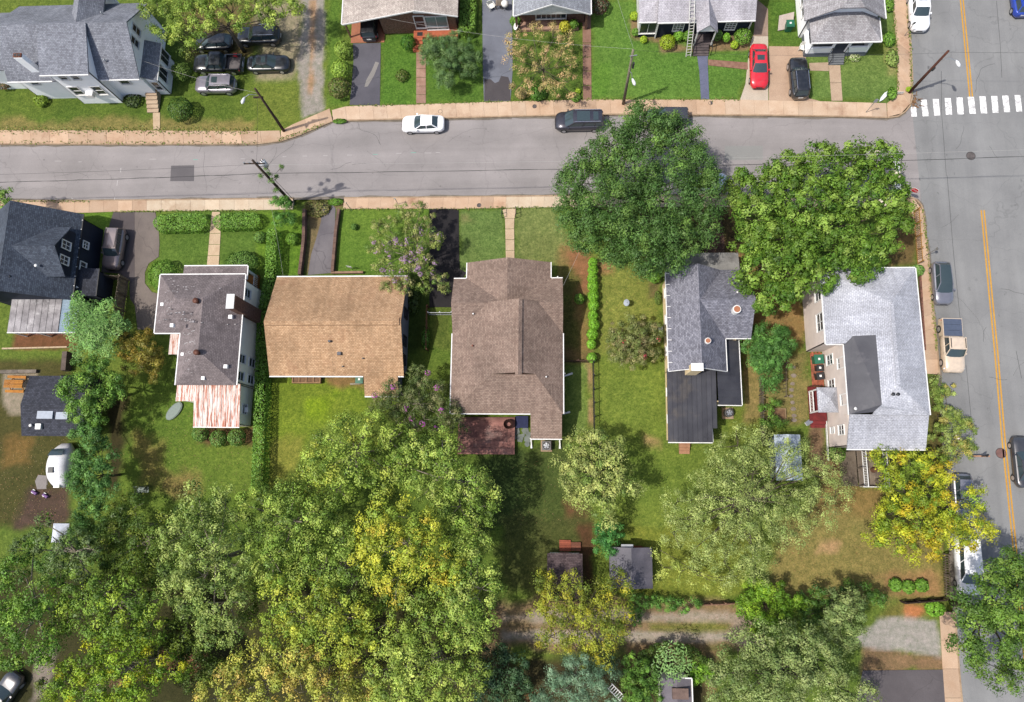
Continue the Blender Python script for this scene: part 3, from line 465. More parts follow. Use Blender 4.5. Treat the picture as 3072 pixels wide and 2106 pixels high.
def door(parent, x, y, z0, nx, ny, w=.95, h=2.05, mat=WHITE):
    q = panelq(x, y, z0, nx, ny); mb = MB(); pbox(mb, q, -w/2, w/2, 0, h, 0, .06); o = mb.build('door', mat, parent); m = MB(); pbox(m, q, w*.32, w*.4, .95, 1.05, .06, .12); m.build('handle', CHROME, o); return o
def gutter(parent, a, b, s=.11, mat=WHITE): mb = MB(); mb.bar(a, b, s, s); return mb.build('gutter', mat, parent)
def pieces(parent, name, mat, boxes):
    for bx in boxes: mb = MB(); mb.box(*bx); mb.build(name, mat, parent)
def steps(parent, x0, x1, y0, y1, z0, z1, n, mat, axis='y', name='step'):
    for i in range(n):
        mb = MB(); a, b = y0+(y1-y0)*i/n, y0+(y1-y0)*(i+1)/n; zz = z0+(z1-z0)*(i+1)/n
        if axis == 'y': mb.box(x0, x1, min(a, b)+.005, max(a, b)-.005, 0, zz)
        else: mb.box(min(a, b)+.005, max(a, b)-.005, x0, x1, 0, zz)
        mb.build(name, mat, parent)
def vent(parent, x, y, z, r=.1, h=.35, mat=GALV): mb = MB(); mb.cyl(x, y, z, z+h, r, n=10); mb.cyl(x, y, z+h, z+h+.08, r*1.5, n=10); return mb.build('roof_vent', mat, parent, True)
R_GREY = shingle('grey_shingles', S(172, 176, 186), S(140, 142, 152), gain=.95); R_TAN = shingle('tan_grey_shingles', S(190, 180, 170), S(166, 154, 146)); R_SLATE = shingle('slate_shingles', S(158, 162, 168), S(132, 134, 140)); R_LIGHT = shingle('pale_grey_shingles', S(198, 195, 201), S(182, 178, 185), gain=1.3)
R_MID = shingle('mid_grey_shingles', S(168, 166, 168), S(144, 140, 142)); R_NAVY = shingle('charcoal_blue_shingles', S(84, 92, 104), S(62, 68, 80)); R_HIP = shingle('brown_grey_shingles', S(128, 118, 118), S(110, 101, 101), stain=S(108, 99, 100), stain_amt=.5, gain=1.6)
R_ORANGE = shingle('orange_tan_shingles', S(206, 170, 134), S(180, 144, 110), stain=S(176, 132, 102), stain_amt=.35, gain=1.2); R_BROWN = shingle('brown_shingles', S(168, 146, 132), S(144, 122, 110), gain=1.14); R_DGREY = shingle('dark_grey_shingles', S(140, 140, 150), S(106, 106, 116))
R_SILVER = shingle('silver_shingles', S(206, 208, 216), S(188, 190, 199), gain=1.15); R_BLACK = shingle('black_shingles', S(72, 74, 84), S(52, 54, 62)); R_SHED = shingle('worn_brown_shingles', S(96, 82, 82), S(70, 58, 60))
SIDING = mottled('white_siding', (.84, .84, .84), (.76, .77, .78), 1., 20, fineamt=.08, bmp=.1); NAVYS = mottled('navy_siding', S(48, 56, 74), S(40, 46, 62), 1., 20); CREAM = mottled('cream_stucco', (.80, .75, .64), (.72, .67, .57), 1., 20, fineamt=.1)
GREYS = mottled('grey_siding', S(150, 156, 168), S(132, 138, 150), 1., 20); YELLOWS = mottled('pale_yellow_siding', S(250, 228, 184, 1.5), S(236, 208, 160, 1.5), 1., 20, fineamt=.1); BEIGE = mottled('beige_siding', S(226, 212, 202, 1.3), S(210, 196, 188, 1.3), 1., 20, fineamt=.1)
def brickm(name, c1, c2, mort):
    m, b = base_mat(name, .9, 0, .2); N, L = nodes(m); g = N.new('ShaderNodeNewGeometry'); mp = N.new('ShaderNodeMapping'); mp.inputs['Rotation'].default_value = (math.pi/2, 0, 0); L.new(g.outputs['Position'], mp.inputs[0])
    t = N.new('ShaderNodeTexBrick'); L.new(mp.outputs[0], t.inputs['Vector']); t.inputs['Color1'].default_value = (*c1, 1); t.inputs['Color2'].default_value = (*c2, 1); t.inputs['Mortar'].default_value = (*mort, 1)
    t.inputs['Scale'].default_value = 1; t.inputs['Brick Width'].default_value = .24; t.inputs['Row Height'].default_value = .085; t.inputs['Mortar Size'].default_value = .01
    c = mix(N, L, t.outputs[0], mix(N, L, (.5,)*3, (1.5, 1.45, 1.4), ramp(N, L, noise(N, L, g.outputs['Position'], 5., 3, .8), .3, .7)), 1., 'MULTIPLY'); L.new(c, b.inputs['Base Color']); MATS[name] = m; return m
BRICK = brickm('red_brick', S(140, 86, 66), S(110, 66, 52), S(190, 170, 150)); BRICKB = brickm('brown_brick', S(140, 98, 84), S(116, 80, 68), S(150, 130, 116))
# ---- white house, top left
h = thing('house', 'large white house with grey shingle roof at the top left corner', 'house', (-50, 45, 0)); HH = lambda o: o
def abs_parts(h0):                                               # children were built in world units: keep them there
    bpy.context.view_layer.update(); inv = h0.matrix_world.inverted()
    for ch in h0.children: ch.matrix_parent_inverse = inv
roof(h, gab_x(-57.6, -43.1, 40.85, 49.9, 4.4, 7.5, 45.35), R_GREY); roof(h, [[(-65, 42.3, 4.35), (-57.0, 42.3, 4.35), (-57.0, 45.6, 6.6), (-65, 45.6, 6.6)], [(-65, 45.6, 6.6), (-57, 45.6, 6.6), (-57, 49.2, 4.35), (-65, 49.2, 4.35)]], R_GREY)
roof(h, [[(-52.6, 40.35, 6.25), (-47.35, 40.35, 6.25), (-47.35, 45.3, 7.62), (-52.6, 45.3, 7.62)]], R_GREY); roof(h, gab_y(-50.3, -46.9, 45.6, 51.5, 5.9, 7.35), R_GREY)
walls(h, [(-57.3, 41.5, 4.35), (-52.2, 41.5, 4.35), (-52.2, 41.55, 4.35), (-47.6, 41.55, 4.35), (-43.5, 41.45, 4.35), (-43.5, 45.35, 7.35), (-43.5, 49.6, 4.3), (-57.3, 49.6, 4.35), (-57.3, 45.35, 7.3)], SIDING)
walls(h, [(-52.2, 45.0, 7.4), (-52.2, 40.8, 6.2), (-47.6, 40.8, 6.2), (-47.6, 45.0, 7.4)], SIDING, closed=False); walls(h, [(-64, 42.8, 4.3), (-57.3, 42.8, 4.3)], SIDING, closed=False); walls(h, [(-50, 50.8, 5.9), (-48.6, 50.8, 7.2), (-47.2, 50.8, 5.9)], SIDING, closed=False)
roof(h, [[(-44.3, 41.5, 4.15), (-42.0, 41.5, 3.1), (-42.0, 45.9, 3.1), (-44.3, 45.9, 4.15)]], R_GREY); walls(h, [(-43.4, 41.75, 3.7), (-42.2, 41.75, 3.15), (-42.2, 45.7, 3.15), (-43.4, 45.7, 3.7)], SIDING, closed=False)
for yy in (43, 45): window(h, -42.2, yy, 1.9, 1, 0, 1.4, 1.6, 2, 1)
window(h, -42.8, 41.75, 1.7, 0, -1, .7, 1.5, 1, 2)
for x0, zz, w in ((-50.9, 5.2, .75), (-49.6, 5.2, .75)): window(h, x0, 40.8, zz, 0, -1, w, .9, 1, 2)
for x0 in (-51.2, -48.7): window(h, x0, 40.8, 2.6, 0, -1, 1.0, 1.5, 1, 2)
mb = MB(); mb.box(-50.3, -49.5, 40.25, 40.8, 2.0, 2.5); mb.build('air_conditioner', WHITE, h)
window(h, -55.6, 41.5, 3.4, 0, -1, .8, 1., 1, 2); window(h, -45.6, 41.45, 3.2, 0, -1, 1.0, 1.0, 1, 1)
for yy in (44.6, 46.0): window(h, -43.5, yy, 5.3, 1, 0, .75, 1.3, 1, 2)
gutter(h, (-57.6, 40.8, 4.38), (-52.65, 40.8, 4.38)); gutter(h, (-47.3, 40.8, 4.38), (-43.1, 40.8, 4.38)); gutter(h, (-52.6, 40.3, 6.2), (-47.35, 40.3, 6.2)); gutter(h, (-42, 41.5, 3.05), (-42, 45.9, 3.05))
ch = MB(); ch.box(-54.65, -53.75, 41.6, 42.1, 4.4, 7.4); c_ = ch.build('chimney', SIDING, h); m = MB(); m.box(-54.62, -53.78, 41.63, 42.07, 7.4, 7.55); m.build('cap', BRICK, c_)
for xx in (-54.4, -54.0): m = MB(); m.box(xx-.13, xx+.13, 41.72, 41.98, 7.55, 7.57); m.build('flue', BLACKP, c_)
vent(h, -46.2, 42.3, 5.3, .06, .5); vent(h, -46.6, 47.2, 6.2, .06, .4)
steps(h, -44.65, -43.35, 39.5, 42.0, 0, 1.0, 6, mottled('step_concrete', S(222, 196, 166), S(196, 168, 140), 1., 20)); abs_parts(h)
slabpath('short tan concrete walk below the steps of the white house', tp(0, 0, '1392 1178 1388 1020'), tp(0, 0, '1452 1178 1452 1020'), CREAMSLAB, 1.)
# ---- brick house with carport
h = thing('house', 'low brick house with a tan roof and a carport over the black jeep', 'house', (-15, 53, 0))
roof(h, gab_y(-22.33, -9.6, 47.95, 62, 2.7, 4.6, -14.06, 3.55), R_TAN)
walls(h, [(-18.4, 48.6, 3.4), (-14.06, 48.6, 4.4), (-9.95, 48.6, 3.5), (-9.95, 61.6, 3.5), (-18.4, 61.6, 3.4)], BRICK); walls(h, [(-22.0, 54, 2.7), (-18.4, 54, 3.4)], BRICK, closed=False)
mb = MB(); mb.add([(-14.4, 48.45, 3.5), (-9.75, 48.45, 3.25), (-9.75, 48.45, 3.55), (-14.06, 48.45, 4.5), (-14.4, 48.45, 4.4)], [(0, 1, 2, 3, 4)]); mb.build('gable_board', SIDING, h)
mb = MB()
for yy in (48.2, 51): mb.box(-22.2, -22.05, yy, yy+.15, 0, 2.65)
mb.build('post', BRICK, h)
p = W(1, 0, 1490, 190, 1.7); window(h, p.x, 48.6, 1.9, 0, -1, 1.0, 1.9, 1, 2, glass=plain('storm_door', S(96, 66, 60), .4)); p = W(1, 0, 1640, 195, 1.7)
window(h, p.x, 48.6, 1.9, 0, -1, 2.3, 1.6, 2, 1, glass=plain('curtained_glass', S(150, 176, 176), .25)); window(h, p.x, 48.6, .75, 0, -1, 2.3, .3, 2, 1)
PORCHO = mottled('orange_tile_porch', S(216, 122, 86), S(190, 100, 70), 3, 30); mb = MB(); mb.box(-14.9, -10.0, 47.7, 48.6, 0, .55); mb.build('porch', PORCHO, h); mb = MB(); mb.box(-22.1, -18.3, 47.55, 54, -.05, .03); mb.build('carport_floor', mottled('carport_slab', S(198, 132, 100), S(176, 112, 84), 1., 20), h)
steps(h, -15.0, -13.9, 46.2, 47.7, 0, .5, 4, PORCHO); mb = MB(); mb.box(-14.5, -13.9, 47.85, 48.3, .55, .57); mb.build('doormat', BLACKP, h)
gutter(h, (-22.36, 47.95, 2.68), (-22.36, 60, 2.68)); mb = MB(); mb.bar((-22.3, 47.9, 2.66), (-14.06, 47.9, 4.56), .06, .16); mb.bar((-14.06, 47.9, 4.56), (-9.6, 47.9, 3.5), .06, .16); mb.build('fascia', WHITE, h); abs_parts(h)
# ---- brick house with white gable
h = thing('house', 'brick house with slate roof and broad white front gable', 'house', (.4, 55, 0))
roof(h, gab_y(-3.7, 4.5, 48.25, 62, 2.9, 4.6), R_SLATE); walls(h, [(-3.2, 49.4, 2.9), (4.0, 49.4, 2.9), (4.0, 61, 2.9), (-3.2, 61, 2.9)], BRICKB)
mb = MB(); mb.add([(-3.55, 48.42, 2.8), (4.35, 48.42, 2.8), (.4, 48.42, 4.42), (-3.55, 48.5, 2.8), (4.35, 48.5, 2.8), (.4, 48.5, 4.42)], [(0, 1, 2), (5, 4, 3), (0, 3, 4, 1)]); mb.build('gable', WHITE, h)
window(h, .3, 49.4, 1.6, 0, -1, 3.2, 1.5, 6, 2)
for xx in (-3.45, 4.1): mb = MB(); mb.box(xx-.12, xx+.12, 48.45, 48.7, 0, 2.8); mb.build('porch_post', BRICKB, h)
mb = MB(); mb.box(-3.6, 3.3, 48.4, 49.4, 0, .35); mb.build('porch', REDCON, h); gutter(h, (-3.75, 48.25, 2.86), (-3.75, 60, 2.86)); gutter(h, (4.55, 48.25, 2.86), (4.55, 60, 2.86)); mb = MB(); mb.bar((-3.7, 48.22, 2.84), (.4, 48.22, 4.55), .05, .16); mb.bar((.4, 48.22, 4.55), (4.5, 48.22, 2.84), .05, .16); mb.build('fascia', WHITE, h); abs_parts(h)
# ---- dark blue house
h = thing('house', 'dark blue house with pale grey roof and small pointed portico', 'house', (16, 52, 0))
roof(h, gab_x(11.45, 21.55, 46.95, 57, 3.0, 5.7, 52), R_LIGHT); walls(h, [(11.7, 47.35, 3), (21.3, 47.35, 3), (21.3, 52, 5.5), (21.3, 56.6, 3), (11.7, 56.6, 3), (11.7, 52, 5.5)], NAVYS)
roof(h, [[(9.6, 47.3, 2.6), (11.5, 47.3, 2.6), (11.5, 49.2, 3.6)], [(9.6, 47.3, 2.6), (11.5, 49.2, 3.6), (11.5, 54, 3.6), (9.6, 54, 2.6)]], R_LIGHT); walls(h, [(9.75, 54, 2.6), (9.75, 47.5, 2.6), (11.7, 47.5, 2.6)], WHITE, closed=False)
window(h, 10.7, 47.5, 1.5, 0, -1, 1.7, 1.8, 2, 1); mb = MB(); mb.box(9.75, 11.7, 47.42, 47.5, 0, .45); mb.build('skirt_wall', NAVYS, h)
roof(h, gab_y(15.5, 17.65, 45.75, 49.2, 2.95, 4.1), R_LIGHT); mb = MB(); mb.add([(15.6, 45.9, 2.85), (17.55, 45.9, 2.85), (16.57, 45.9, 3.95)], [(0, 1, 2)]); mb.build('gable', SIDING, h)
p = W(2, 0, 1510, 235, 1.7); window(h, p.x, 47.35, 1.75, 0, -1, 1.0, 1.25, 3, 4); p = W(2, 0, 1985, 240, 1.7); window(h, p.x, 47.35, 1.75, 0, -1, 1.0, 1.25, 3, 4)
door(h, 16.5, 47.35, .5, 0, -1, mat=plain('dark_door', (.05, .05, .06)))
DARKW = mottled('dark_stained_wood', S(120, 108, 108), S(84, 76, 78), 1.5, 24, rnd=.2)
for i in range(9): mb = MB(); mb.box(15.6, 17.5, 46.0+i*.145, 46.14+i*.145, .35, .5); mb.build('porch_board', DARKW, h)
steps(h, 15.65, 17.3, 44.95, 46.0, 0, .4, 4, DARKW)
for xx in (15.55, 17.5):
    mb = MB(); mb.bar((xx, 47.2, 1.4), (xx, 46, 1.4), .06, .06); mb.bar((xx, 46, 1.4), (xx, 45, .95), .06, .06)
    for k in range(4): mb.bar((xx, 47-k*.33, .5), (xx, 47-k*.33, 1.4), .05, .05)
    mb.bar((xx, 45.05, 0), (xx, 45.05, .95), .06, .06); mb.build('railing', BLACKIRON, h)
for xx in (15.65, 17.5): mb = MB(); mb.box(xx-.06, xx+.06, 45.9, 46.02, .5, 2.9); mb.build('post', WHITE, h)
gutter(h, (11.45, 46.9, 2.97), (15.45, 46.9, 2.97)); gutter(h, (17.7, 46.9, 2.97), (21.55, 46.9, 2.97)); gutter(h, (9.55, 47.3, 2.58), (11.4, 47.3, 2.58))
for xx in (11.62, 21.35): mb = MB(); mb.box(xx-.06, xx+.06, 47.2, 47.33, 0, 2.95); mb.build('downspout', WHITE, h)
abs_parts(h)
# ---- white bungalow with porch
h = thing('house', 'white bungalow with grey clipped-gable roof and columned porch', 'house', (30, 52, 0))
roof(h, [[(26.3, 46.35, 3.6), (29.2, 46.35, 5.4), (30.4, 47.6, 6.2), (30.4, 62, 6.2), (26.3, 62, 3.6)], [(34.4, 46.35, 3.6), (34.4, 62, 3.6), (30.4, 62, 6.2), (30.4, 47.6, 6.2), (31.6, 46.35, 5.4)], [(29.2, 46.35, 5.4), (31.6, 46.35, 5.4), (30.4, 47.6, 6.2)]], R_MID)
walls(h, [(26.95, 46.9, 3.9), (29.2, 46.9, 5.2), (31.6, 46.9, 5.2), (33.9, 46.9, 3.9), (33.9, 61, 3.8), (26.95, 61, 3.8)], SIDING)
for yy in (48.6, 50.0): window(h, 26.95, yy, 2.2, -1, 0, .9, 1.4, 1, 2)
for xx in (29.9, 30.7): mb = MB(); mb.box(xx-.25, xx+.25, 46.83, 46.9, 4.6, 4.95); mb.build('gable_vent', BLACKP, h)
roof(h, [[(27.05, 44.2, 3.0), (34.1, 44.2, 3.0), (31.9, 46.95, 4.05), (29.2, 46.95, 4.05)], [(27.05, 44.2, 3.0), (29.2, 46.95, 4.05), (27.05, 46.95, 3.0)], [(34.1, 44.2, 3.0), (34.1, 46.95, 3.0), (31.9, 46.95, 4.05)]], R_MID)
mb = MB(); mb.box(27.3, 33.8, 44.6, 46.9, 0, .6); mb.build('porch_floor', plain('grey_porch_paint', S(120, 124, 130)), h)
for x0, x1 in ((27.35, 29.85), (31.5, 33.7)): mb = MB(); mb.box(x0, x1, 44.62, 44.8, .6, 1.45); mb.build('porch_wall', SIDING, h); mb = MB(); mb.box(x0, x1, 44.56, 44.6, .02, .6); mb.build('lattice_skirt', GREYS, h)
for xx in (27.5, 29.9, 31.5, 33.6): mb = MB(); mb.tube([(xx, 44.75, .6), (xx, 44.75, 3.0)], [.2, .14], 4); mb.build('column', SIDING, h)
pieces(h, 'porch_wall', SIDING, [(27.35, 27.5, 44.8, 46.9, .6, 1.45), (33.55, 33.7, 44.8, 46.9, .6, 1.45)])
steps(h, 29.9, 31.45, 43.55, 44.6, 0, .55, 5, plain('grey_step_paint', S(132, 136, 140)))
for xx in (29.88, 31.45): mb = MB(); mb.bar((xx, 44.6, 1.5), (xx, 43.6, 1.0), .05, .05); mb.bar((xx, 43.6, 0), (xx, 43.6, 1.0), .05, .05); mb.bar((xx, 44.6, .6), (xx, 44.6, 1.5), .05, .05); mb.build('handrail', BLACKIRON, h)
gutter(h, (27.05, 44.15, 2.97), (34.1, 44.15, 2.97)); gutter(h, (34.13, 44.2, 2.97), (34.13, 46.9, 2.97)); gutter(h, (34.45, 46.35, 3.57), (34.45, 60, 3.57)); door(h, 30.6, 46.9, .6, 0, -1, mat=plain('dark_door', (.05, .05, .06))); window(h, 28.6, 46.9, 1.9, 0, -1, 1.5, 1.1, 2, 1)
mb = MB(); mb.add([(24.8, 47.7, .1), (26.4, 48.0, .1), (26.4, 49.4, .8), (24.8, 49.0, .8), (24.8, 47.7, .16), (26.4, 48.0, .16), (26.4, 49.4, .86), (24.8, 49.0, .86)], [(4, 5, 6, 7), (3, 2, 1, 0), (0, 1, 5, 4), (1, 2, 6, 5), (2, 3, 7, 6), (3, 0, 4, 7)]); mb.build('bulkhead_door', mottled('pale_hatch', S(232, 216, 204), S(214, 198, 186), 1, 20), h); abs_parts(h)
# ---- navy house, left
h = thing('house', 'navy house with charcoal roof and side dormer at the left edge', 'house', (-53, 22, 0))
roof(h, gab_y(-57.6, -47.95, 17.05, 26.2, 3.6, 7.3, -52.8), R_NAVY); walls(h, [(-57.3, 17.4, 3.55), (-52.8, 17.4, 7.1), (-48.1, 17.4, 3.55), (-48.1, 25.8, 3.55), (-52.8, 25.8, 7.1), (-57.3, 25.8, 3.55)], NAVYS)
roof(h, gab_x(-52.6, -47.95, 19.1, 24.25, 5.0, 6.95, 21.65), R_NAVY); walls(h, [(-48.25, 19.4, 5.0), (-48.25, 21.65, 6.8), (-48.25, 24.0, 5.0)], NAVYS, 3.5, closed=False)
for yy in (20.75, 22.3): window(h, -48.17, yy, 5.15, 1, 0, .75, 1.1, 2, 2)
window(h, -48.02, 23.2, 2.6, 1, 0, .65, .7, 2, 2); window(h, -48.02, 20.9, 2.6, 1, 0, .8, .8, 2, 1)
roof(h, [[(-48.1, 17.7, 3.05), (-46.15, 17.7, 2.75), (-46.15, 20.6, 2.75), (-48.1, 20.6, 3.05)]], R_BLACK); walls(h, [(-48.1, 17.8, 2.9), (-46.3, 17.8, 2.75), (-46.3, 20.45, 2.75), (-48.1, 20.45, 2.9)], NAVYS)
gutter(h, (-47.9, 17.05, 3.55), (-47.9, 26.2, 3.55), .09, BLACKP); gutter(h, (-46.1, 17.7, 2.72), (-46.1, 20.6, 2.72), .08, BLACKP)
for k in range(9): mb = MB(); mb.box(-47.96, -47.86, 17.5+k*1.0, 17.56+k*1.0, 3.6, 3.64); mb.build('gutter_clip', WHITE, h)
TIN = mottled('weathered_tin', S(176, 172, 176), S(112, 108, 112), .9, 20, rough=.5, metal=.3, rnd=.12, stain=S(226, 224, 226)); CORR = mottled('corrugated_plastic', S(182, 204, 220), S(160, 184, 204), 1., 20, rough=.4)
for i in range(8): x0 = -55.1+i*.67; mb = MB(); mb.box(x0+.006, x0+.664, 13.95, 17.5, 2.58, 2.62); mb.box(x0+.63, x0+.68, 13.95, 17.5, 2.62, 2.65); mb.build('roof_panel', TIN, h)
mb = MB()
for i in range(24): y0 = 13.95+i*.15; mb.add([(-49.7, y0, 2.55), (-47.9, y0, 2.5), (-47.9, y0+.075, 2.56), (-49.7, y0+.075, 2.61), (-47.9, y0+.15, 2.5), (-49.7, y0+.15, 2.55)], [(0, 1, 2, 3), (3, 2, 4, 5)])
mb.build('corrugated_roof', CORR, h)
for xx in (-55, -52.4, -49.8, -48.0): mb = MB(); mb.box(xx-.06, xx+.06, 14.0, 14.12, 0, 2.55); mb.build('post', WHITE, h)
gutter(h, (-55.1, 13.9, 2.6), (-47.9, 13.9, 2.55), .08); mb = MB(); mb.box(-54.9, -48, 14.2, 17.4, 0, .12); mb.build('patio', BRICKB, h); vent(h, -50.2, 19.9, 5.9, .1, .2, WHITE); vent(h, -52.2, 18.6, 6.6, .1, .15, BLACKP); vent(h, -47.9, 18.5, 3.0, .07, .2, WHITE); abs_parts(h)
# ---- cream house with hip roof
h = thing('house', 'two-storey cream house with patched dark hip roof and rusty porch roofs', 'house', (-33, 14, 0))
e, r_ = 5.2, 7.2; yn, ys_, xe, xw, xw2, ym_ = 19.15, 8.25, -29.52, -38.05, -35.45, 13.3; R1 = (-35.1, 16.2, r_); R2 = (-32.48, 16.2, r_); R3 = (-32.48, 11.2, r_)
roof(h, [[(xw, yn, e), R1, R2, (xe, yn, e)], [(xw, yn, e), (xw, ym_, e), R1], [(xw, ym_, e), (xw2, ym_, e), R2, R1], [(xw2, ym_, e), (xw2, ys_, e), R3, R2], [(xw2, ys_, e), (xe, ys_, e), R3], [(xe, ys_, e), (xe, yn, e), R2, R3]], R_HIP)
walls(h, [(xw+.35, yn-.35, e), (xw+.35, ym_+.35, e), (xw2+.35, ym_+.35, e), (xw2+.35, ys_+.35, e), (xe-.3, ys_+.35, e), (xe-.3, yn-.35, e)], CREAM)
for a, b in (((xw, yn+.04, e-.03), (xe, yn+.04, e-.03)), ((xe+.05, yn, e-.03), (xe+.05, ys_, e-.03)), ((xw-.04, yn, e-.03), (xw-.04, ym_, e-.03)), ((xw2-.04, ym_-.1, e-.03), (xw2-.04, ys_, e-.03)), ((xw, ym_-.04, e-.03), (xw2, ym_-.04, e-.03))): gutter(h, a, b, .1)
roof(h, [[(-36.8, 18.9, 3.45), (-30.25, 18.9, 3.45), (-30.25, 20.6, 3.35), (-36.8, 20.6, 3.35)]], R_HIP, .2); gutter(h, (-36.8, 20.65, 3.3), (-30.25, 20.65, 3.3)); gutter(h, (-30.2, 19.2, 3.3), (-30.2, 20.6, 3.3))
for xx in (-36.5, -33.5, -30.5): mb = MB(); mb.box(xx-.1, xx+.1, 20.2, 20.4, 0, 3.25); mb.build('porch_post', WHITE, h)
mb = MB(); mb.box(-36.7, -30.35, 18.8, 20.5, 0, .5); mb.build('porch_floor', mottled('orange_wood_floor', S(196, 130, 60), S(160, 104, 50), 2, 20), h)
mb = MB(); mb.box(-30.4, -30.34, 19.0, 20.3, 1.35, 1.42); [mb.box(-30.4, -30.34, 19.0+k*.2, 19.06+k*.2, .5, 1.35) for k in range(7)]; mb.build('porch_railing', WHITE, h)
for yy, zz in ((17.6, 3.9), (11.0, 3.9), (9.3, 3.9), (11.0, 1.6), (9.3, 1.6)): window(h, -29.82, yy, zz, 1, 0, .8, 1.3, 1, 2)
c_ = MB(); c_.box(-29.85, -29.2, 15.1, 16.4, 0, 7.7); cc = c_.build('chimney', BRICKB, h); m = MB(); m.box(-29.9, -29.15, 15.05, 16.45, 7.7, 7.85); m.build('cap', GALV, cc); m = MB(); m.box(-29.95, -29.8, 14.9, 16.6, 5.3, 5.34); m.build('flashing', WHITE, cc)
for xx, yy, zz in ((-33.1, 15.95, 6.9), (-32.5, 11.0, 7.0)): mb = MB(); mb.cyl(xx, yy, zz, zz+.45, .2, n=14); mb.cyl(xx, yy, zz+.45, zz+.52, .27, n=14); mb.build('roof_vent', plain('rusty_vent', S(120, 74, 56), .6, .3), h, True)
def hipz(x, y): return e+(r_-e)*min(1., min(abs(x-xe), abs(yn-y) if y > 12 else abs(y-ys_), abs(x-(xw2 if y < ym_ else xw)))/2.95)
PATCHM = plain('white_patch', (.75, .74, .73), .7)
for c, r, u, v, s in ((0, 1, 1475, 1172, .3), (0, 1, 1582, 1370, .32), (0, 1, 2097, 1287, .36), (0, 2, 2053, 145, .34), (0, 2, 1848, 250, .32), (0, 2, 1657, 32, .28)):
    p = W(c, r, u, v, 5.9); z = hipz(p.x, p.y)+.03; p = W(c, r, u, v, z); mb = MB(); mb.box(p.x-s/2, p.x+s/2, p.y-s/2, p.y+s/2, hipz(p.x, p.y)-.2, hipz(p.x, p.y)+.16); mb.build('roof_patch', PATCHM, h)
rr_ = random.Random(5); FLAKE = plain('flaked_white', S(196, 190, 190), .8)
for c, r, u, v, n_ in ((0, 1, 1555, 945, 1), (0, 1, 1575, 1000, 3), (0, 1, 1740, 1030, 5), (0, 1, 1680, 1060, 4), (0, 1, 1810, 1080, 3), (0, 1, 1550, 1050, 4), (0, 1, 1560, 1150, 5), (0, 1, 1530, 1230, 5), (0, 1, 1600, 1260, 3), (0, 1, 1740, 1280, 4), (0, 1, 1770, 1330, 5), (0, 1, 1830, 1345, 4), (0, 1, 1700, 1435, 6), (0, 1, 1790, 1430, 6), (0, 1, 1760, 1530, 6), (0, 1, 1690, 1530, 4), (0, 1, 2120, 1350, 3), (0, 1, 2130, 935, 1), (0, 1, 1500, 930, 2), (0, 2, 1750, 20, 6), (0, 2, 1690, 100, 5), (0, 2, 1680, 180, 3), (0, 1, 1990, 1050, 1), (0, 1, 1480, 1330, 4)):
    mb = MB()
    for k in range(n_):
        p = W(c, r, u+rr_.uniform(-60, 60), v+rr_.uniform(-18, 18), 6.); zz = hipz(p.x, p.y); w, d = rr_.uniform(.03, .12), rr_.uniform(.015, .035); mb.box(p.x-w, p.x+w, p.y-d, p.y+d, zz-.12, zz+.055)
    tag(mb.build('flaked_paint', FLAKE, h), kind='stuff')
def rust(name):
    m, b = base_mat(name, .6, .2, .3); N, L = nodes(m); v = coords(N); mp = N.new('ShaderNodeMapping'); mp.inputs['Scale'].default_value = (4.5, .32, 1); L.new(v, mp.inputs[0])
    n = ramp(N, L, noise(N, L, mp.outputs[0], 1.6, 6, .75), .47, .56); oi = N.new('ShaderNodeObjectInfo'); c = mix(N, L, S(238, 226, 220), mix(N, L, S(196, 122, 92), S(168, 96, 70), noise(N, L, v, 5., 3)), n)
    L.new(c, b.inputs['Base Color']); MATS[name] = m; return m
RUST = rust('rusty_painted_tin')
for i in range(10): x0 = -34.62+i*.462; mb = MB(); mb.add([(x0, 4.45, 2.8), (x0+.456, 4.45, 2.8), (x0+.456, 8.6, 3.3), (x0, 8.6, 3.3), (x0, 4.45, 2.75), (x0+.456, 4.45, 2.75), (x0+.456, 8.6, 3.25), (x0, 8.6, 3.25)], [(0, 1, 2, 3), (7, 6, 5, 4), (0, 4, 5, 1), (1, 5, 6, 2), (3, 2, 6, 7), (0, 3, 7, 4)]); mb.bar((x0+.455, 4.45, 2.82), (x0+.455, 8.6, 3.32), .03, .05); mb.build('roof_panel', RUST, h)
for i in range(4): y0 = 6.95+i*.41; mb = MB(); mb.add([(-36.65, y0, 2.75), (-34.63, y0, 3.05), (-34.63, y0+.405, 3.1), (-36.65, y0+.405, 2.8)], [(0, 1, 2, 3)]); mb.build('roof_panel', RUST, h)
for i in range(4): y0 = 11.6+i*.52; mb = MB(); mb.add([(-37.75, y0, 2.95), (-35.5, y0, 3.25), (-35.5, y0+.515, 3.25), (-37.75, y0+.515, 2.95)], [(0, 1, 2, 3)]); mb.build('roof_panel', RUST, h)
walls(h, [(-37.55, 11.7, 2.95), (-35.3, 11.7, 3.2)], CREAM, closed=False); walls(h, [(-37.55, 13.0, 2.9), (-37.55, 11.7, 2.9)], CREAM, closed=False)
walls(h, [(-34.4, 4.7, 2.75), (-30.15, 4.7, 2.75), (-30.15, 8.5, 3.2)], CREAM, closed=False); walls(h, [(-36.4, 8.4, 2.8), (-36.4, 7.1, 2.8), (-34.5, 7.1, 3.0), (-34.4, 4.7, 2.75)], CREAM, closed=False); window(h, -30.15, 6.3, 1.7, 1, 0, .9, .9, 1, 2); mb = MB(); mb.box(-30.15, -29.8, 6.0, 6.5, 1.3, 1.7); mb.build('air_conditioner', WHITE, h)
gutter(h, (-34.62, 4.42, 2.77), (-30.0, 4.42, 2.77), .08); steps(h, -34.9, -34.55, 4.9, 5.8, 0, .4, 2, GREYWOOD); abs_parts(h)
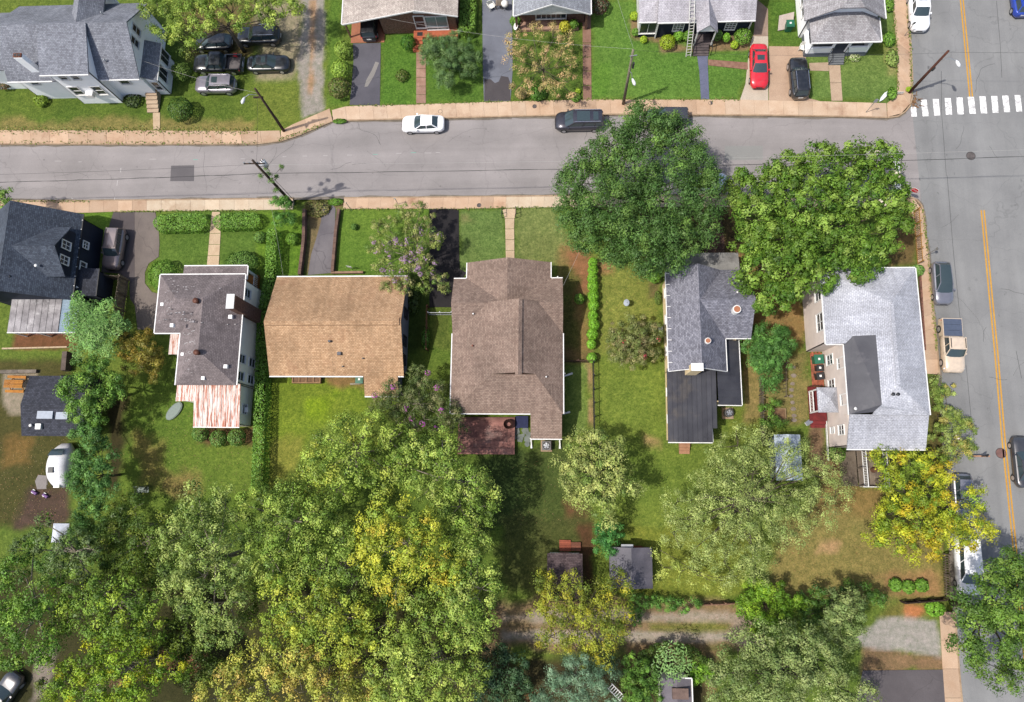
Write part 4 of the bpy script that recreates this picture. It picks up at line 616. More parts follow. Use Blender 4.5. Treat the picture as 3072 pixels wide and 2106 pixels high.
# ---- tan roofed house
h = thing('house', 'low house with orange-tan shingle roof in the row left of centre', 'house', (-20, 14, 0))
roof(h, gab_x(-27.3, -14.0, 9.45, 19.5, 3.0, 5.3, 14.4), R_ORANGE); roof(h, [[(-17.95, 7.58, 2.25), (-14.6, 7.58, 2.25), (-14.6, 9.8, 3.18), (-17.95, 9.8, 3.18)]], R_ORANGE)
walls(h, [(-26.9, 10, 3.1), (-14.35, 10, 3.1), (-14.35, 14.4, 5.1), (-14.35, 19.1, 3.1), (-26.9, 19.1, 3.1), (-26.9, 14.4, 5.1)], GREYS); walls(h, [(-17.7, 10, 3), (-17.7, 7.8, 2.25), (-14.8, 7.8, 2.25), (-14.8, 10, 3)], GREYS, closed=False)
for yy in (16.0, 13.2, 11.3): window(h, -14.35, yy, 1.8, 1, 0, .9, 1.2, 1, 2, frame=BLACKP)
m = MB(); m.bar((-27.2, 14.75, 5.2), (-14.1, 14.75, 5.2), .03, .05); m.bar((-27.2, 14.05, 5.2), (-14.1, 14.05, 5.2), .03, .05); m.build('ridge_vent_edge', BROWNWOOD, h); roof(h, [[(-27.1, 14.05, 5.26), (-14.15, 14.05, 5.26), (-14.15, 14.4, 5.42), (-27.1, 14.4, 5.42)], [(-27.1, 14.4, 5.42), (-14.15, 14.4, 5.42), (-14.15, 14.75, 5.26), (-27.1, 14.75, 5.26)]], R_ORANGE, .08, 'ridge_cap')
gutter(h, (-27.3, 19.55, 2.97), (-14, 19.55, 2.97)); gutter(h, (-27.3, 9.4, 2.97), (-18, 9.4, 2.97)); gutter(h, (-17.95, 7.53, 2.2), (-14.6, 7.53, 2.2)); gutter(h, (-14.55, 9.4, 2.97), (-14.0, 9.4, 2.97))
for c, r, u, v, b_ in ((1, 1, 672, 1508, .18), (1, 2, 760, 28, .3), (1, 2, 975, 72, .1), (1, 2, 792, 145, .1)):
    p = W(c, r, u, v, 4.); zz = 3+(p.y-9.45)*.465; p = W(c, r, u, v, zz); m = MB(); m.box(p.x-b_*.6, p.x+b_*.6, p.y-b_*.5, p.y+b_*.5, zz-.2, zz+.28); m.build('roof_vent', plain('dark_vent', (.06, .06, .07), .5, .3), h)
gl = MB(); gl.bar((-16.8, 18.9, 2.9), (-16.8, 19.2, .1), .08, .08); gl.build('downspout', WHITE, h); abs_parts(h)
# ---- brown roofed house, centre
h = thing('house', 'brown-shingled house at the centre with a red rear deck', 'house', (-4, 12, 0))
roof(h, gab_x(-9.3, 1.4, 13.6, 19.1, 3.4, 4.85, 16.3), R_BROWN); roof(h, gab_y(-8.0, .22, 16.4, 20.75, 3.4, 5.0, -3.9), R_BROWN)
roof(h, [[(-9.3, 16.4, 3.4), (-9.3, 5.85, 3.4), (-5.3, 9.4, 4.99), (-2.75, 9.4, 6.0), (-2.75, 16.4, 6.0)], [(1.4, 5.85, 3.4), (1.4, 16.4, 3.4), (-2.75, 16.4, 6.0), (-2.75, 9.4, 6.0), (-1.23, 9.4, 5.05)], [(-9.3, 5.85, 3.4), (1.4, 5.85, 3.4), (-1.23, 9.4, 5.0), (-5.3, 9.4, 4.95)]], R_BROWN)
m = MB(); m.add([(-5.3, 9.36, 4.95), (-1.23, 9.36, 5.0), (-2.75, 9.36, 5.9)], [(0, 1, 2)]); m.add([(-5.5, 16.42, 4.9), (-1., 16.42, 4.9), (-2.75, 16.42, 5.9)], [(0, 1, 2)]); m.build('gable', BROWNWOOD, h)
roof(h, [[(-1.68, 3.54, 2.45), (1.28, 3.54, 2.45), (1.28, 6.2, 3.5), (-1.68, 6.2, 3.5)]], R_BROWN); roof(h, [[(-3.05, 9.2, 5.95), (-2.75, 9.2, 6.12), (-2.75, 16.3, 6.12), (-3.05, 16.3, 5.95)], [(-2.75, 9.2, 6.12), (-2.42, 9.2, 5.93), (-2.42, 16.3, 5.93), (-2.75, 16.3, 6.12)]], R_BROWN, .1, 'ridge_cap')
BTAN = mottled('tan_siding', S(190, 160, 130), S(170, 140, 112), 1, 20)
walls(h, [(-8.9, 6.3, 3.45), (1.0, 6.3, 3.45), (1.0, 16.3, 3.45), (1.0, 18.7, 3.5), (-8.9, 18.7, 3.5), (-8.9, 16.3, 3.45)], BTAN); walls(h, [(-1.4, 6.3, 3.4), (-1.4, 3.8, 2.4), (.95, 3.8, 2.4), (.95, 6.3, 3.4)], BTAN, closed=False)
walls(h, [(-9.0, 13.7, 3.4), (-9.0, 16.3, 4.7), (-9.0, 19.0, 3.4)], BTAN, closed=False); walls(h, [(1.1, 13.7, 3.4), (1.1, 16.3, 4.7), (1.1, 19.0, 3.4)], BTAN, closed=False); walls(h, [(-7.6, 20.3, 3.3), (-3.9, 20.3, 4.85), (-.15, 20.3, 3.3)], BTAN, 2.7, closed=False)
for xx in (-7.5, -4.9, -2.8, -.2): m = MB(); m.box(xx-.12, xx+.12, 20.1, 20.35, 0, 3.3); m.build('porch_post', WHITE, h)
m = MB(); m.box(-7.7, -.1, 18.7, 20.4, 0, .4); m.build('porch_floor', GREYWOOD, h)
for a, b in (((-9.35, 5.85, 3.36), (-9.35, 13.6, 3.36)), ((1.45, 5.85, 3.36), (1.45, 13.6, 3.36)), ((-9.3, 5.8, 3.36), (-1.7, 5.8, 3.36)), ((-1.7, 3.5, 2.42), (1.3, 3.5, 2.42)), ((-8.05, 19.15, 3.36), (-8.05, 20.75, 3.36)), ((.27, 19.15, 3.36), (.27, 20.75, 3.36)), ((-9.3, 19.15, 3.36), (-8.1, 19.15, 3.36)), ((.3, 19.15, 3.36), (1.4, 19.15, 3.36))): gutter(h, a, b, .09)
for c, r, u, v, u2, v2 in ((2, 2, 480, 205, 548, 205), (2, 2, 470, 556, 524, 556)):
    a = W(c, r, u, v, 3.2); b = W(c, r, u2, v2, .1); m = MB(); m.tube([a, (1.6, a.y, 2.4), (1.25, a.y, .5), (b.x, b.y, .08)], [.05, .05, .06, .11], 6); m.build('downspout', WHITE, h)
for xx, yy in ((-1.7, 3.4), (1.1, 3.4)): m = MB(); m.tube([(xx, 3.55, 2.4), (xx, 3.6, .4), (xx+.05, 2.75, .08)], [.06, .06, .12], 6); m.build('downspout', WHITE, h)
m = MB(); m.tube([(.9, 19.3, 3.3), (1.0, 19.5, 2.6), (1.0, 19.5, .3)], .06, 6); m.build('downspout', WHITE, h)
REDDECK = mottled('red_deck_boards', S(190, 138, 126), S(164, 112, 104), 1.2, 26, rnd=.35, stain=S(176, 146, 138))
dk = MB(); dk.box(-8.85, -3.35, 2.15, 5.7, 0, .48); deck_ = dk.build('deck', BROWNWOOD, h)
for i in range(26): y0 = 2.1+i*.1395; m = MB(); m.box(-8.9 if y0 > 5.2 else -8.9, -3.3, y0+.004, y0+.134, .5, .56+random.uniform(-.003, .003)); m.build('plank', REDDECK, deck_)
NAVYMAT = plain('navy_canvas', S(44, 52, 92), .9); m = MB(); m.box(-3.25, -2.0, 4.7, 5.9, .3, .34); m.build('landing_mat', NAVYMAT, h); door(h, -1.42, 5.3, .3, -1, 0, 1.0, 2.0, mat=plain('tan_door', S(214, 180, 140)))
vent(h, -7.2, 15.3, 4.25, .05, .2, WHITE); vent(h, -7.2, 12.2, 4.1, .06, .3, plain('rust_pipe', S(150, 84, 60))); vent(h, -.2, 9.2, 4.3, .05, .2, WHITE); abs_parts(h)
FLAG = mottled('grey_flagstone', S(150, 158, 150), S(124, 132, 126), 2, 20, rnd=.25); pt = tag(emp('flagstone_patio', (-2.6, 3.9, 0)), 'small irregular flagstone patio below the brown house', kind='structure')
for a, b, r in ((-.6, .5, .45), (.3, .55, .4), (-.2, -.2, .42), (.55, -.25, .45), (.1, .1, .2), (-.75, -.1, .25), (.65, .2, .3), (.5, -.75, .3)):
    m = MB(); t0 = random.random()*6; m.prism([(a+math.cos(t0+t)*r*random.uniform(.8, 1.1), b+math.sin(t0+t)*r*random.uniform(.8, 1.1)) for t in (0, 1.2, 2.3, 3.5, 4.6, 5.5)], 0, .05+random.uniform(0, .02)); m.build('flagstone', FLAG, pt)
# ---- yellow house
h = thing('house', 'pale yellow house with dark grey cross-gabled roof and black metal rear roofs', 'house', (14, 14, 0))
roof(h, gab_y(11.3, 16.65, 9.85, 19.65, 3.9, 6.1, 13.9), R_DGREY); roof(h, gab_x(13.9, 19.05, 13.0, 19.7, 3.9, 6.05, 16.2), R_DGREY)
walls(h, [(11.6, 10.2, 3.9), (13.9, 10.2, 5.9), (16.3, 10.2, 3.9), (16.3, 13.3, 3.9), (18.7, 13.3, 3.9), (18.7, 16.2, 5.85), (18.7, 19.4, 3.9), (16.3, 19.4, 3.9), (13.9, 19.4, 5.9), (11.6, 19.4, 3.9)], YELLOWS)
METAL = mottled('black_metal_roofing', S(92, 92, 98), S(72, 72, 80), .8, 24, rough=.45, metal=.3, rnd=.12, stain=S(120, 112, 104), fineamt=.2)
for i in range(10): x0 = 11.2+i*.456; y0 = 3.3 if x0 < 15.3 else 4.6; m = MB(); m.add([(x0, y0, 2.9), (x0+.45, y0, 2.9), (x0+.45, 10.2, 3.35), (x0, 10.2, 3.35), (x0, y0, 2.82), (x0+.45, y0, 2.82), (x0+.45, 10.2, 3.27), (x0, 10.2, 3.27)], [(0, 1, 2, 3), (7, 6, 5, 4), (0, 4, 5, 1), (1, 5, 6, 2), (0, 3, 7, 4)]); m.bar((x0+.45, y0, 2.92), (x0+.45, 10.2, 3.37), .035, .06); m.build('roof_panel', METAL, h)
for i in range(9): y0 = 6.8+i*.69; m = MB(); m.add([(15.9, y0, 3.3), (18.2, y0, 2.8), (18.2, y0+.685, 2.8), (15.9, y0+.685, 3.3)], [(0, 1, 2, 3)]); m.bar((15.9, y0, 3.31), (18.2, y0, 2.81), .03, .03); m.build('roof_panel', METAL, h)
walls(h, [(11.6, 10.2, 3.2), (11.55, 3.6, 2.85), (15.1, 3.6, 2.85), (15.1, 4.9, 2.9), (15.6, 4.9, 2.9), (15.6, 7.1, 3.0), (17.95, 7.1, 2.75), (17.95, 13.2, 2.75)], YELLOWS, closed=False)
roof(h, [[(11.5, 19.5, 3.05), (18.6, 19.5, 3.05), (18.55, 21.75, 2.9), (11.5, 21.75, 2.9)]], mottled('weathered_flat_roof', S(172, 170, 166), S(140, 138, 136), .8, 18, stain=S(110, 106, 104)), .15, 'porch_roof')
for xx in (11.8, 15, 18.3): m = MB(); m.box(xx-.08, xx+.08, 21.4, 21.56, 0, 2.8); m.build('porch_post', WHITE, h)
for yy in (18.0, 15.3, 12.2): window(h, 11.6, yy, 2.3, -1, 0, .85, 1.4, 1, 2)
for yy in (8.2, 5.6): window(h, 11.57, yy, 1.8, -1, 0, .7, 1.1, 1, 2)
m = MB(); m.bar((11.3, 14.3, 1.2), (10.9, 14.3, 1.0), .9, .05); m.build('awning', WHITE, h)
for a, b in (((11.25, 9.85, 3.86), (11.25, 19.6, 3.86)), ((11.2, 3.25, 2.87), (15.3, 3.25, 2.87)), ((18.22, 6.8, 2.78), (18.22, 13.0, 2.78)), ((16.7, 9.85, 3.86), (16.7, 12.95, 3.86)), ((15.33, 3.3, 2.87), (15.33, 4.6, 2.87)), ((15.9, 6.75, 3.0), (18.2, 6.75, 2.78)), ((16.7, 12.95, 3.86), (19.05, 12.95, 3.86))): gutter(h, a, b, .08)
for k in range(9): m = MB(); m.box(11.25, 11.6, 10.6+k*1.08, 10.65+k*1.08, 4.14, 4.19); m.build('gutter_strap', WHITE, h)
m = MB(); m.bar((11.3, 9.82, 3.83), (13.9, 9.82, 6.02), .05, .16); m.bar((13.9, 9.82, 6.02), (16.65, 9.82, 3.83), .05, .16); m.build('fascia', WHITE, h)
m = MB(); m.box(12.9, 13.9, 9.55, 10.15, 3.2, 6.35); cc = m.build('chimney', YELLOWS, h); m = MB(); m.box(12.86, 13.94, 9.5, 10.2, 6.35, 6.45); m.build('cap', WHITE, cc)
CLAY = plain('clay_flue', S(196, 128, 92), .8)
for xx, yy, zb, s in ((17.3, 15.3, 5.3, .38), (14.55, 12.35, 5.3, .28)):
    m = MB(); m.cyl(xx, yy, zb-.3, zb+.7, s, n=16); cc = m.build('chimney', WHITE, h); m = MB(); m.cyl(xx, yy, zb+.7, zb+.75, s*.78, n=14); m.build('flue', CLAY, cc)
vent(h, 17.5, 17.0, 5.4, .06, .25, WHITE)
steps(h, 12.7, 13.7, 2.3, 3.5, 0, .6, 4, mottled('wood_step', S(206, 156, 122), S(180, 130, 98), 1, 20)); abs_parts(h)
# ---- beige house, right
h = thing('house', 'two-storey beige house with silver-grey hip roof beside the avenue', 'house', (30, 12, 0))
e, r_ = 5.6, 6.9; A_ = (30.7, 15.6, r_); B_ = (30.6, 8.2, r_)
roof(h, [[(33.75, 19.25, e), (25.2, 19.25, e), A_], [(33.75, 5.7, e), (33.75, 19.25, e), A_, B_], [(25.2, 19.25, e), (25.2, 12.1, e), (26.8, 12.1, 5.98), (27.4, 12.72, 6.12), (29.2, 12.72, 6.55), (29.2, 6.5, 6.55), B_, A_], [(29.2, 6.5, 6.5), (29.0, 6.2, 5.9), (28.8, 5.7, e), (33.75, 5.7, e), B_]], R_SILVER)
MEMB = mottled('black_roof_membrane', S(96, 96, 102), S(74, 74, 82), .5, 20, rough=.6, stain=S(128, 126, 130), fineamt=.15); roof(h, [[(26.75, 12.12, 5.7), (26.75, 5.72, 5.6), (28.7, 5.9, 6.0), (29.22, 6.5, 6.58), (29.22, 12.74, 6.58), (27.4, 12.74, 6.16)]], MEMB, .2, 'membrane_roof')
roof(h, [[(26.95, 2.72, 4.2), (33.85, 2.72, 4.2), (33.85, 5.75, 5.3), (26.95, 5.75, 5.3)]], R_SILVER); m = MB(); m.bar(A_, B_, .3, .1); m.build('ridge_cap', R_SILVER, h, uv=True)
walls(h, [(25.5, 12.4, e), (27.05, 12.4, e+.1), (27.05, 3.0, 4.3), (33.5, 3.0, 4.3), (33.5, 5.7, 5.2), (33.45, 19, e), (25.5, 19, e)], BEIGE)
walls(h, [(27.03, 5.8, 5.6), (27.03, 12.4, 5.65)], BEIGE, 4.0, closed=False)
for a, b in (((25.15, 12.1, e-.04), (25.15, 19.25, e-.04)), ((33.8, 5.7, e-.04), (33.8, 19.25, e-.04)), ((25.2, 19.3, e-.04), (33.75, 19.3, e-.04)), ((26.9, 2.67, 4.17), (33.85, 2.67, 4.17)), ((26.7, 5.7, 5.6), (26.7, 12.0, 5.65)), ((25.2, 12.05, e-.04), (26.75, 12.05, e-.02))): gutter(h, a, b, .09)
window(h, 25.5, 14.5, 4.0, -1, 0, 1.6, 1.4, 2, 2); window(h, 25.5, 17.0, 4.0, -1, 0, .8, 1.3, 1, 2)
for yy, zz in ((11.3, 1.8), (8.9, 1.8), (10.6, 4.2), (7.2, 4.3)): window(h, 27.03, yy, zz, -1, 0, .9, 1.3, 2, 2)
window(h, 27.03, 4.5, 3.2, -1, 0, .8, 1.1, 2, 2); window(h, 27.03, 4.6, 1.2, -1, 0, .5, .7, 1, 2)
for k in range(2): vent(h, 30.2+k*.42, 7.4, 6.5, .1, .2, BLACKP)
vent(h, 27.2, 6.2, 5.8, .09, .15, WHITE)
roof(h, [[(25.2, 6.15, 2.8), (27.03, 6.15, 2.8), (26.1, 7.3, 3.5)], [(27.03, 6.15, 2.8), (27.03, 8.5, 2.8), (26.1, 7.3, 3.5)], [(27.03, 8.5, 2.8), (25.2, 8.5, 2.8), (26.1, 7.3, 3.5)], [(25.2, 8.5, 2.8), (25.2, 6.15, 2.8), (26.1, 7.3, 3.5)]], R_SILVER, .12, 'portico_roof')
REDP = mottled('red_painted_boards', S(142, 52, 52), S(112, 40, 42), 2, 26, rnd=.2)
for i in range(10): x0 = 25.2+i*.165; m = MB(); m.box(x0+.004, x0+.16, 5.55, 8.85, .42, .5); m.build('porch_board', REDP, h)
m = MB(); m.box(25.25, 25.33, 6.3, 8.4, 1.42, 1.5); m.box(25.25, 25.33, 6.3, 8.4, .6, .66)
for k in range(15): m.box(25.27, 25.31, 6.35+k*.145, 6.39+k*.145, .66, 1.42)
m.build('railing', WHITE, h)
for yy in (6.3, 8.35): m = MB(); m.box(25.25, 25.37, yy-.06, yy+.06, .5, 2.75); m.build('post', WHITE, h)
steps(h, 25.4, 26.8, 5.55, 4.9, .5, 0.1, 2, REDP); m = MB(); m.bar((25.25, 8.85, .5), (25.25, 8.85, 1.4), .05, .05); m.bar((25.25, 8.85, 1.4), (26.4, 8.85, 1.4), .05, .05); [m.bar((25.25+k*.2, 8.85, .5), (25.25+k*.2, 8.85, 1.4), .03, .03) for k in range(6)]; m.build('iron_railing', plain('dark_red_iron', S(96, 36, 36)), h)
abs_parts(h)
dk = thing('raised_deck', 'raised grey rear deck with white railing and lattice beside the yellow tree', 'deck', (29.6, 1, 0))
for i in range(14): x0 = 28.55+i*.165; m = MB(); m.box(x0+.005, x0+.16, -.6, 2.62, 2.32, 2.4); m.build('plank', GREYWOOD, dk)
m = MB()
for yy in (-.6, 1., 2.6): m.box(28.5, 28.62, yy, yy+.12, 0, 3.3); m.box(30.75, 30.87, yy, yy+.12, 0, 3.3)
m.build('post', GREYWOOD, dk)
for xx in (28.95, 30.8):
    m = MB(); m.box(xx, xx+.06, -.6, 2.6, 3.25, 3.32); m.box(xx, xx+.06, -.6, 2.6, 2.5, 2.55); [m.box(xx+.01, xx+.05, -.55+k*.15, -.5+k*.15, 2.55, 3.25) for k in range(21)]; m.build('railing', WHITE, dk)
m = MB(); m.box(28.5, 30.87, -.66, -.6, 3.25, 3.32); [m.box(28.55+k*.16, 28.6+k*.16, -.65, -.61, 2.45, 3.25) for k in range(15)]; m.build('railing', WHITE, dk)
m = MB(); m.add([(28.45, -.6, 2.4), (27.9, -.6, .0), (27.9, 2.6, .0), (28.45, 2.6, 2.4)], [(0, 1, 2, 3)]); m.build('skirt', GREYWOOD, dk)
m = MB()
for k in range(12): m.bar((30.95+k*.2, 1.3, 2.2), (31.25+k*.2, 2.6, 2.2), .05, .03); m.bar((31.25+k*.2, 1.3, 2.23), (30.95+k*.2, 2.6, 2.23), .05, .03)
m.build('lattice', GREYWOOD, dk)
for xx, yy in ((29.9, .9), (30.2, -.1)): m = MB(); m.cyl(xx, yy, 2.4, 2.85, .28, .22, 8); m.cyl(xx, yy, 2.85, 2.9, .2, n=8); m.build('pot', BROWNWOOD if yy > 0 else GREYWOOD, dk)
abs_parts(dk)
# ---- sheds
def shed(label, x0, x1, y0, y1, ze, zr, axis, rmat, wmat, extra=None):
    h = thing('shed', label, 'shed', ((x0+x1)/2, (y0+y1)/2, 0)); roof(h, (gab_x if axis == 'x' else gab_y)(x0, x1, y0, y1, ze, zr), rmat, .08)
    i = .15; mx, my = (x0+x1)/2, (y0+y1)/2
    walls(h, [(x0+i, y0+i, ze), (x1-i, y0+i, ze), (x1-i, my, zr-.1 if axis == 'x' else ze), (x1-i, y1-i, ze), (mx, y1-i, zr-.1 if axis == 'y' else ze), (x0+i, y1-i, ze)], wmat)
    if extra: extra(h)
    abs_parts(h); return h
a, b = W(0, 2, 255, 222, 2.9), W(0, 2, 190, 772, 2.7)
def ex(h):
    p = W(0, 2, 410, 583, 3.05); m = MB(); m.box(p.x-.8, p.x+.8, p.y-.38, p.y+.38, 2.9, 3.12); m.build('skylight', plain('pale_skylight', S(190, 200, 214), .2), h); p = W(0, 2, 560, 590, 3.05); m = MB(); m.box(p.x-.6, p.x+.6, p.y-.35, p.y+.35, 2.85, 3.08); m.build('skylight', plain('pale_skylight', S(190, 200, 214), .2), h)
    p = W(0, 2, 345, 685, 3.0); m = MB(); m.box(p.x-.3, p.x+.25, p.y-.3, p.y+.25, 2.7, 3.0); m.build('roof_vent', WHITE, h); p = W(0, 2, 272, 678, 3.0); vent(h, p.x, p.y, 2.75, .1, .15, WHITE)
shed('outbuilding with black shingle roof and skylights under the left trees', b.x-.1, b.x+6.3, b.y, a.y, 2.5, 3.2, 'x', R_BLACK, NAVYS, ex)
a, b = W(2, 3, 320, 248, 2.3), W(2, 3, 642, 520, 2.3)
def ex2(h):
    m = MB(); m.box(a.x+1.2, a.x+2.0, a.y-.12, a.y-.06, .3, 2.1); m.build('door', GALV, h)
    for i in range(6): m = MB(); m.box(a.x+1.15, a.x+2.25, a.y+.02+i*.17, a.y+.18+i*.17, .25-i*.03, .3-i*.03); m.build('ramp_board', mottled('red_brown_board', S(190, 104, 78), S(160, 84, 62), 2, 24, rnd=.2), h)
    for i in range(5): m = MB(); m.box(a.x+2.27, a.x+3.2, a.y+.05+i*.16, a.y+.2+i*.16, .2, .24); m.build('ramp_board', mottled('brown_board_b', S(160, 100, 78), S(130, 80, 62), 2, 24, rnd=.2), h)
shed('small brown-roofed shed with red ramp at the lawn below the centre', a.x, b.x, a.y-4.2, a.y, 2.1, 2.8, 'x', R_SHED, CREAM, ex2)
a, b = W(2, 3, 885, 192, 2.4), W(2, 3, 1228, 570, 2.4)
def ex3(h):
    m = MB(); m.box(a.x+1.1, a.x+2.2, a.y-.1, a.y+.25, 2.1, 2.15); m.build('canopy', GALV, h); m = MB(); m.box(a.x+2.2, a.x+3.2, a.y-.1, a.y-.03, .2, 2.0); m.build('door', REDP, h)
CORRG = mottled('grey_corrugated_roof', S(118, 114, 124), S(90, 88, 98), .6, 24, rough=.6, stain=S(72, 70, 80)); shed('grey-roofed shed right of the small brown shed', a.x, a.x+3.9, b.y, a.y, 2.2, 2.75, 'y', CORRG, GREYWOOD, ex3)
a, b = W(2, 3, 1345, 1375, 2.4), W(2, 3, 1640, 1640, 2.4)
def ex4(h):
    p = W(2, 3, 1530, 1525, 2.95); m = MB(); m.box(p.x-.7, p.x+.7, p.y-.45, p.y+.45, 2.7, 2.95); m.build('tarp', mottled('brown_tarp', S(140, 116, 106), S(112, 92, 84), 2, 18), h); m = MB(); m.bar((b.x, a.y, 2.45), (b.x, b.y, 2.45), .1, .14); m.bar((a.x+1.8, a.y+.02, 2.45), (b.x, a.y+.02, 2.45), .1, .14); m.build('fascia', WHITE, h)
shed('shed with white-edged grey roof and brown tarp at the bottom edge', a.x, b.x, b.y-1, a.y, 2.35, 2.75, 'y', mottled('plain_grey_roofing', S(132, 126, 134), S(108, 104, 112), .8, 20), CREAM, ex4)
a, b = W(3, 2, 60, 760, 2.4), W(3, 2, 325, 1180, 2.4); shed('pale metal-roofed shed half hidden under the feathery grey-green tree', a.x, b.x, b.y, a.y, 2.2, 2.7, 'y', mottled('pale_blue_tin', S(206, 220, 232), S(180, 194, 208), 1, 20, rough=.5), GREYS)
# ================================================================== vehicles
CT = {  # base of cabin, roof (rear..front, share of length), heights: belt, roof, hood front, deck
 'sedan': dict(b=(.13, .71), r=(.27, .53), belt=.93, H=1.45, nose=.70, cowl=.95, tail=.92),
 'hatch': dict(b=(.03, .76), r=(.13, .54), belt=.95, H=1.5, nose=.70, cowl=.97, tail=.95),
 'suv': dict(b=(.02, .71), r=(.07, .55), belt=1.05, H=1.7, nose=.88, cowl=1.1, tail=1.05),
 'van': dict(b=(.015, .80), r=(.05, .62), belt=1.05, H=1.76, nose=.82, cowl=1.08, tail=1.05),
 'pickup': dict(b=(.36, .73), r=(.385, .60), belt=1.1, H=1.82, nose=.95, cowl=1.15, tail=1.1),
 'jeep': dict(b=(.02, .66), r=(.04, .60), belt=1.1, H=1.8, nose=1.05, cowl=1.15, tail=1.1)}
def ring_mesh(rings, closed_ends=True):
    mb = MB(); n = len(rings[0])
    mb.add([v for r in rings for v in r], [(i*n+k, i*n+(k+1) % n, (i+1)*n+(k+1) % n, (i+1)*n+k) for i in range(len(rings)-1) for k in range(n)]+([tuple(range(n))[::-1], tuple((len(rings)-1)*n+k for k in range(n))] if closed_ends else [])); return mb
def car(label, name, kind, paint, c, r, u, v, heading, L=4.7, Wd=1.82, group=None, z=0., sunroof=None, rails=False, glassroof=False, scale_h=1., cover=None, bedfloor=None):
    T = CT[kind]; p = W(c, r, u, v, .8+z); root = thing(name, label, 'pickup' if kind == 'pickup' else 'car', (p.x, p.y, z), math.radians(heading), group)
    S_ = np.array([0, .012, .035, .07, .12, .2, .32, .45, .58, .68, .74, .82, .88, .93, .965, .988, 1.]); X = lambda s: (s-.5)*L; hw = Wd/2
    rings = []
    for s in S_:
        e = abs(2*s-1); w = hw*(1-.04*e**4-(.12 if kind in ('jeep', 'pickup') else .30)*max(0, (e-.72)/.28)**2.6); zt = np.interp(s, [0, .03, .12, T['b'][1]-.05, T['b'][1], .9, .97, 1], [T['tail']-.12, T['tail'], T['tail'], T['belt'], T['cowl'], (T['cowl']+T['nose'])/2+.07, T['nose']+.03, T['nose']-.14])*scale_h
        zl = .24+.08*max(0, (e-.85)/.15); x = X(s)
        rings.append([(x, -w*.86, zl), (x, -w, zl+.16), (x, -w*1.0, zt*.62), (x, -w*.985, zt-.09), (x, -w*.90, zt), (x, -w*.45, zt+.035), (x, w*.45, zt+.035), (x, w*.90, zt), (x, w*.985, zt-.09), (x, w, zt*.62), (x, w, zl+.16), (x, w*.86, zl)])
    body_end = None
    if kind == 'pickup':
        k = [i for i, s in enumerate(S_) if s >= .32]; ring_mesh([rings[i] for i in k]).build('body', paint, root, True)
        zb = T['tail']*scale_h; x0, x1 = X(0), X(.345); m = MB(); m.box(x0, x1, -hw*.97, -hw*.86, .3, zb); m.box(x0, x1, hw*.86, hw*.97, .3, zb); m.box(x0, x0+.09, -hw*.86, hw*.86, .35, zb-.01); m.build('bed_side', paint, root); m = MB(); m.box(x0+.09, x1, -hw*.855, hw*.855, .5, .62); m.build('bed_floor', bedfloor or BLACKP, root)
        m = MB(); m.box(x0-.12, x0-.005, -hw*.9, hw*.9, .42, .6); m.build('bumper', CHROME, root)
        if cover:
            for j in range(3): m = MB(); a = x0+.06+(x1-x0-.1)*j/3; m.box(a+.01, a+(x1-x0-.1)/3-.01, -hw*.9, hw*.9, zb+.005, zb+.05); m.build('cover_panel', cover, root)
    else: ring_mesh(rings).build('body', paint, root, True)
    # cabin
    bz = (T['belt']-.02)*scale_h; H = T['H']*scale_h; bx0, bx1, tx0, tx1 = X(T['b'][0]), X(T['b'][1]), X(T['r'][0]), X(T['r'][1]); bw, tw = hw*.90, hw*{'jeep': .80, 'pickup': .80, 'suv': .76, 'van': .78, 'sedan': .68, 'hatch': .66}[kind]
    zr, zf = T['tail']*scale_h-.02, T['cowl']*scale_h-.02
    B = [Vector((bx0, -bw, zr)), Vector((bx1, -bw, zf)), Vector((bx1, bw, zf)), Vector((bx0, bw, zr))]; Tp = [Vector((tx0, -tw, H-.05)), Vector((tx1, -tw, H-.05)), Vector((tx1, tw, H-.05)), Vector((tx0, tw, H-.05))]
    B[1].x -= .14; B[2].x -= .14
    if kind not in ('jeep', 'pickup'):
        for q_ in (B[0], B[3], Tp[0], Tp[3]): q_.y *= .86
        for q_ in (B[1], B[2]): q_.y *= .95
        for q_ in (Tp[1], Tp[2]): q_.y *= .97
    m = MB(); bow = [Vector((bx1+.03, -bw*.5, zf)), Vector((bx1+.03, bw*.5, zf)), Vector((tx1+.03, tw*.5, H-.03)), Vector((tx1+.03, -tw*.5, H-.03))]
    m.add([B[1], bow[0], bow[1], B[2], Tp[2], bow[2], bow[3], Tp[1]], [(0, 1, 6, 7), (1, 2, 5, 6), (2, 3, 4, 5)]); m.build('windshield', CARGLASS, root, True)
    m = MB(); m.add([B[3], B[0], Tp[0], Tp[3]], [(0, 1, 2, 3)]); m.build('rear_window', CARGLASS, root)
    for a, b in ((0, 1), (2, 3)): m = MB(); m.add([B[a], B[b], Tp[b], Tp[a]], [(0, 1, 2, 3)]); m.build('side_window', CARGLASS, root)
    m = MB(); rows = []
    for t in (-.02, .06, .3, .7, .94, 1.02):
        x = tx0+(tx1-tx0)*t; d = 0 if .05 < t < .95 else -.035; rows.append([(x, y*tw*1.03*(1-(.12 if kind not in ('jeep', 'pickup') else .02)*max(0, .5-t)*2), H+d-.05+.055*(1-abs(y)**2.4)) for y in (-1, -.8, -.4, 0, .4, .8, 1)])
    n = 7; m.add([q for rw in rows for q in rw], [(i*n+k, (i+1)*n+k, (i+1)*n+k+1, i*n+k+1) for i in range(5) for k in range(6)]); rf = m.build('roof', CARGLASS if glassroof else paint, root, True)
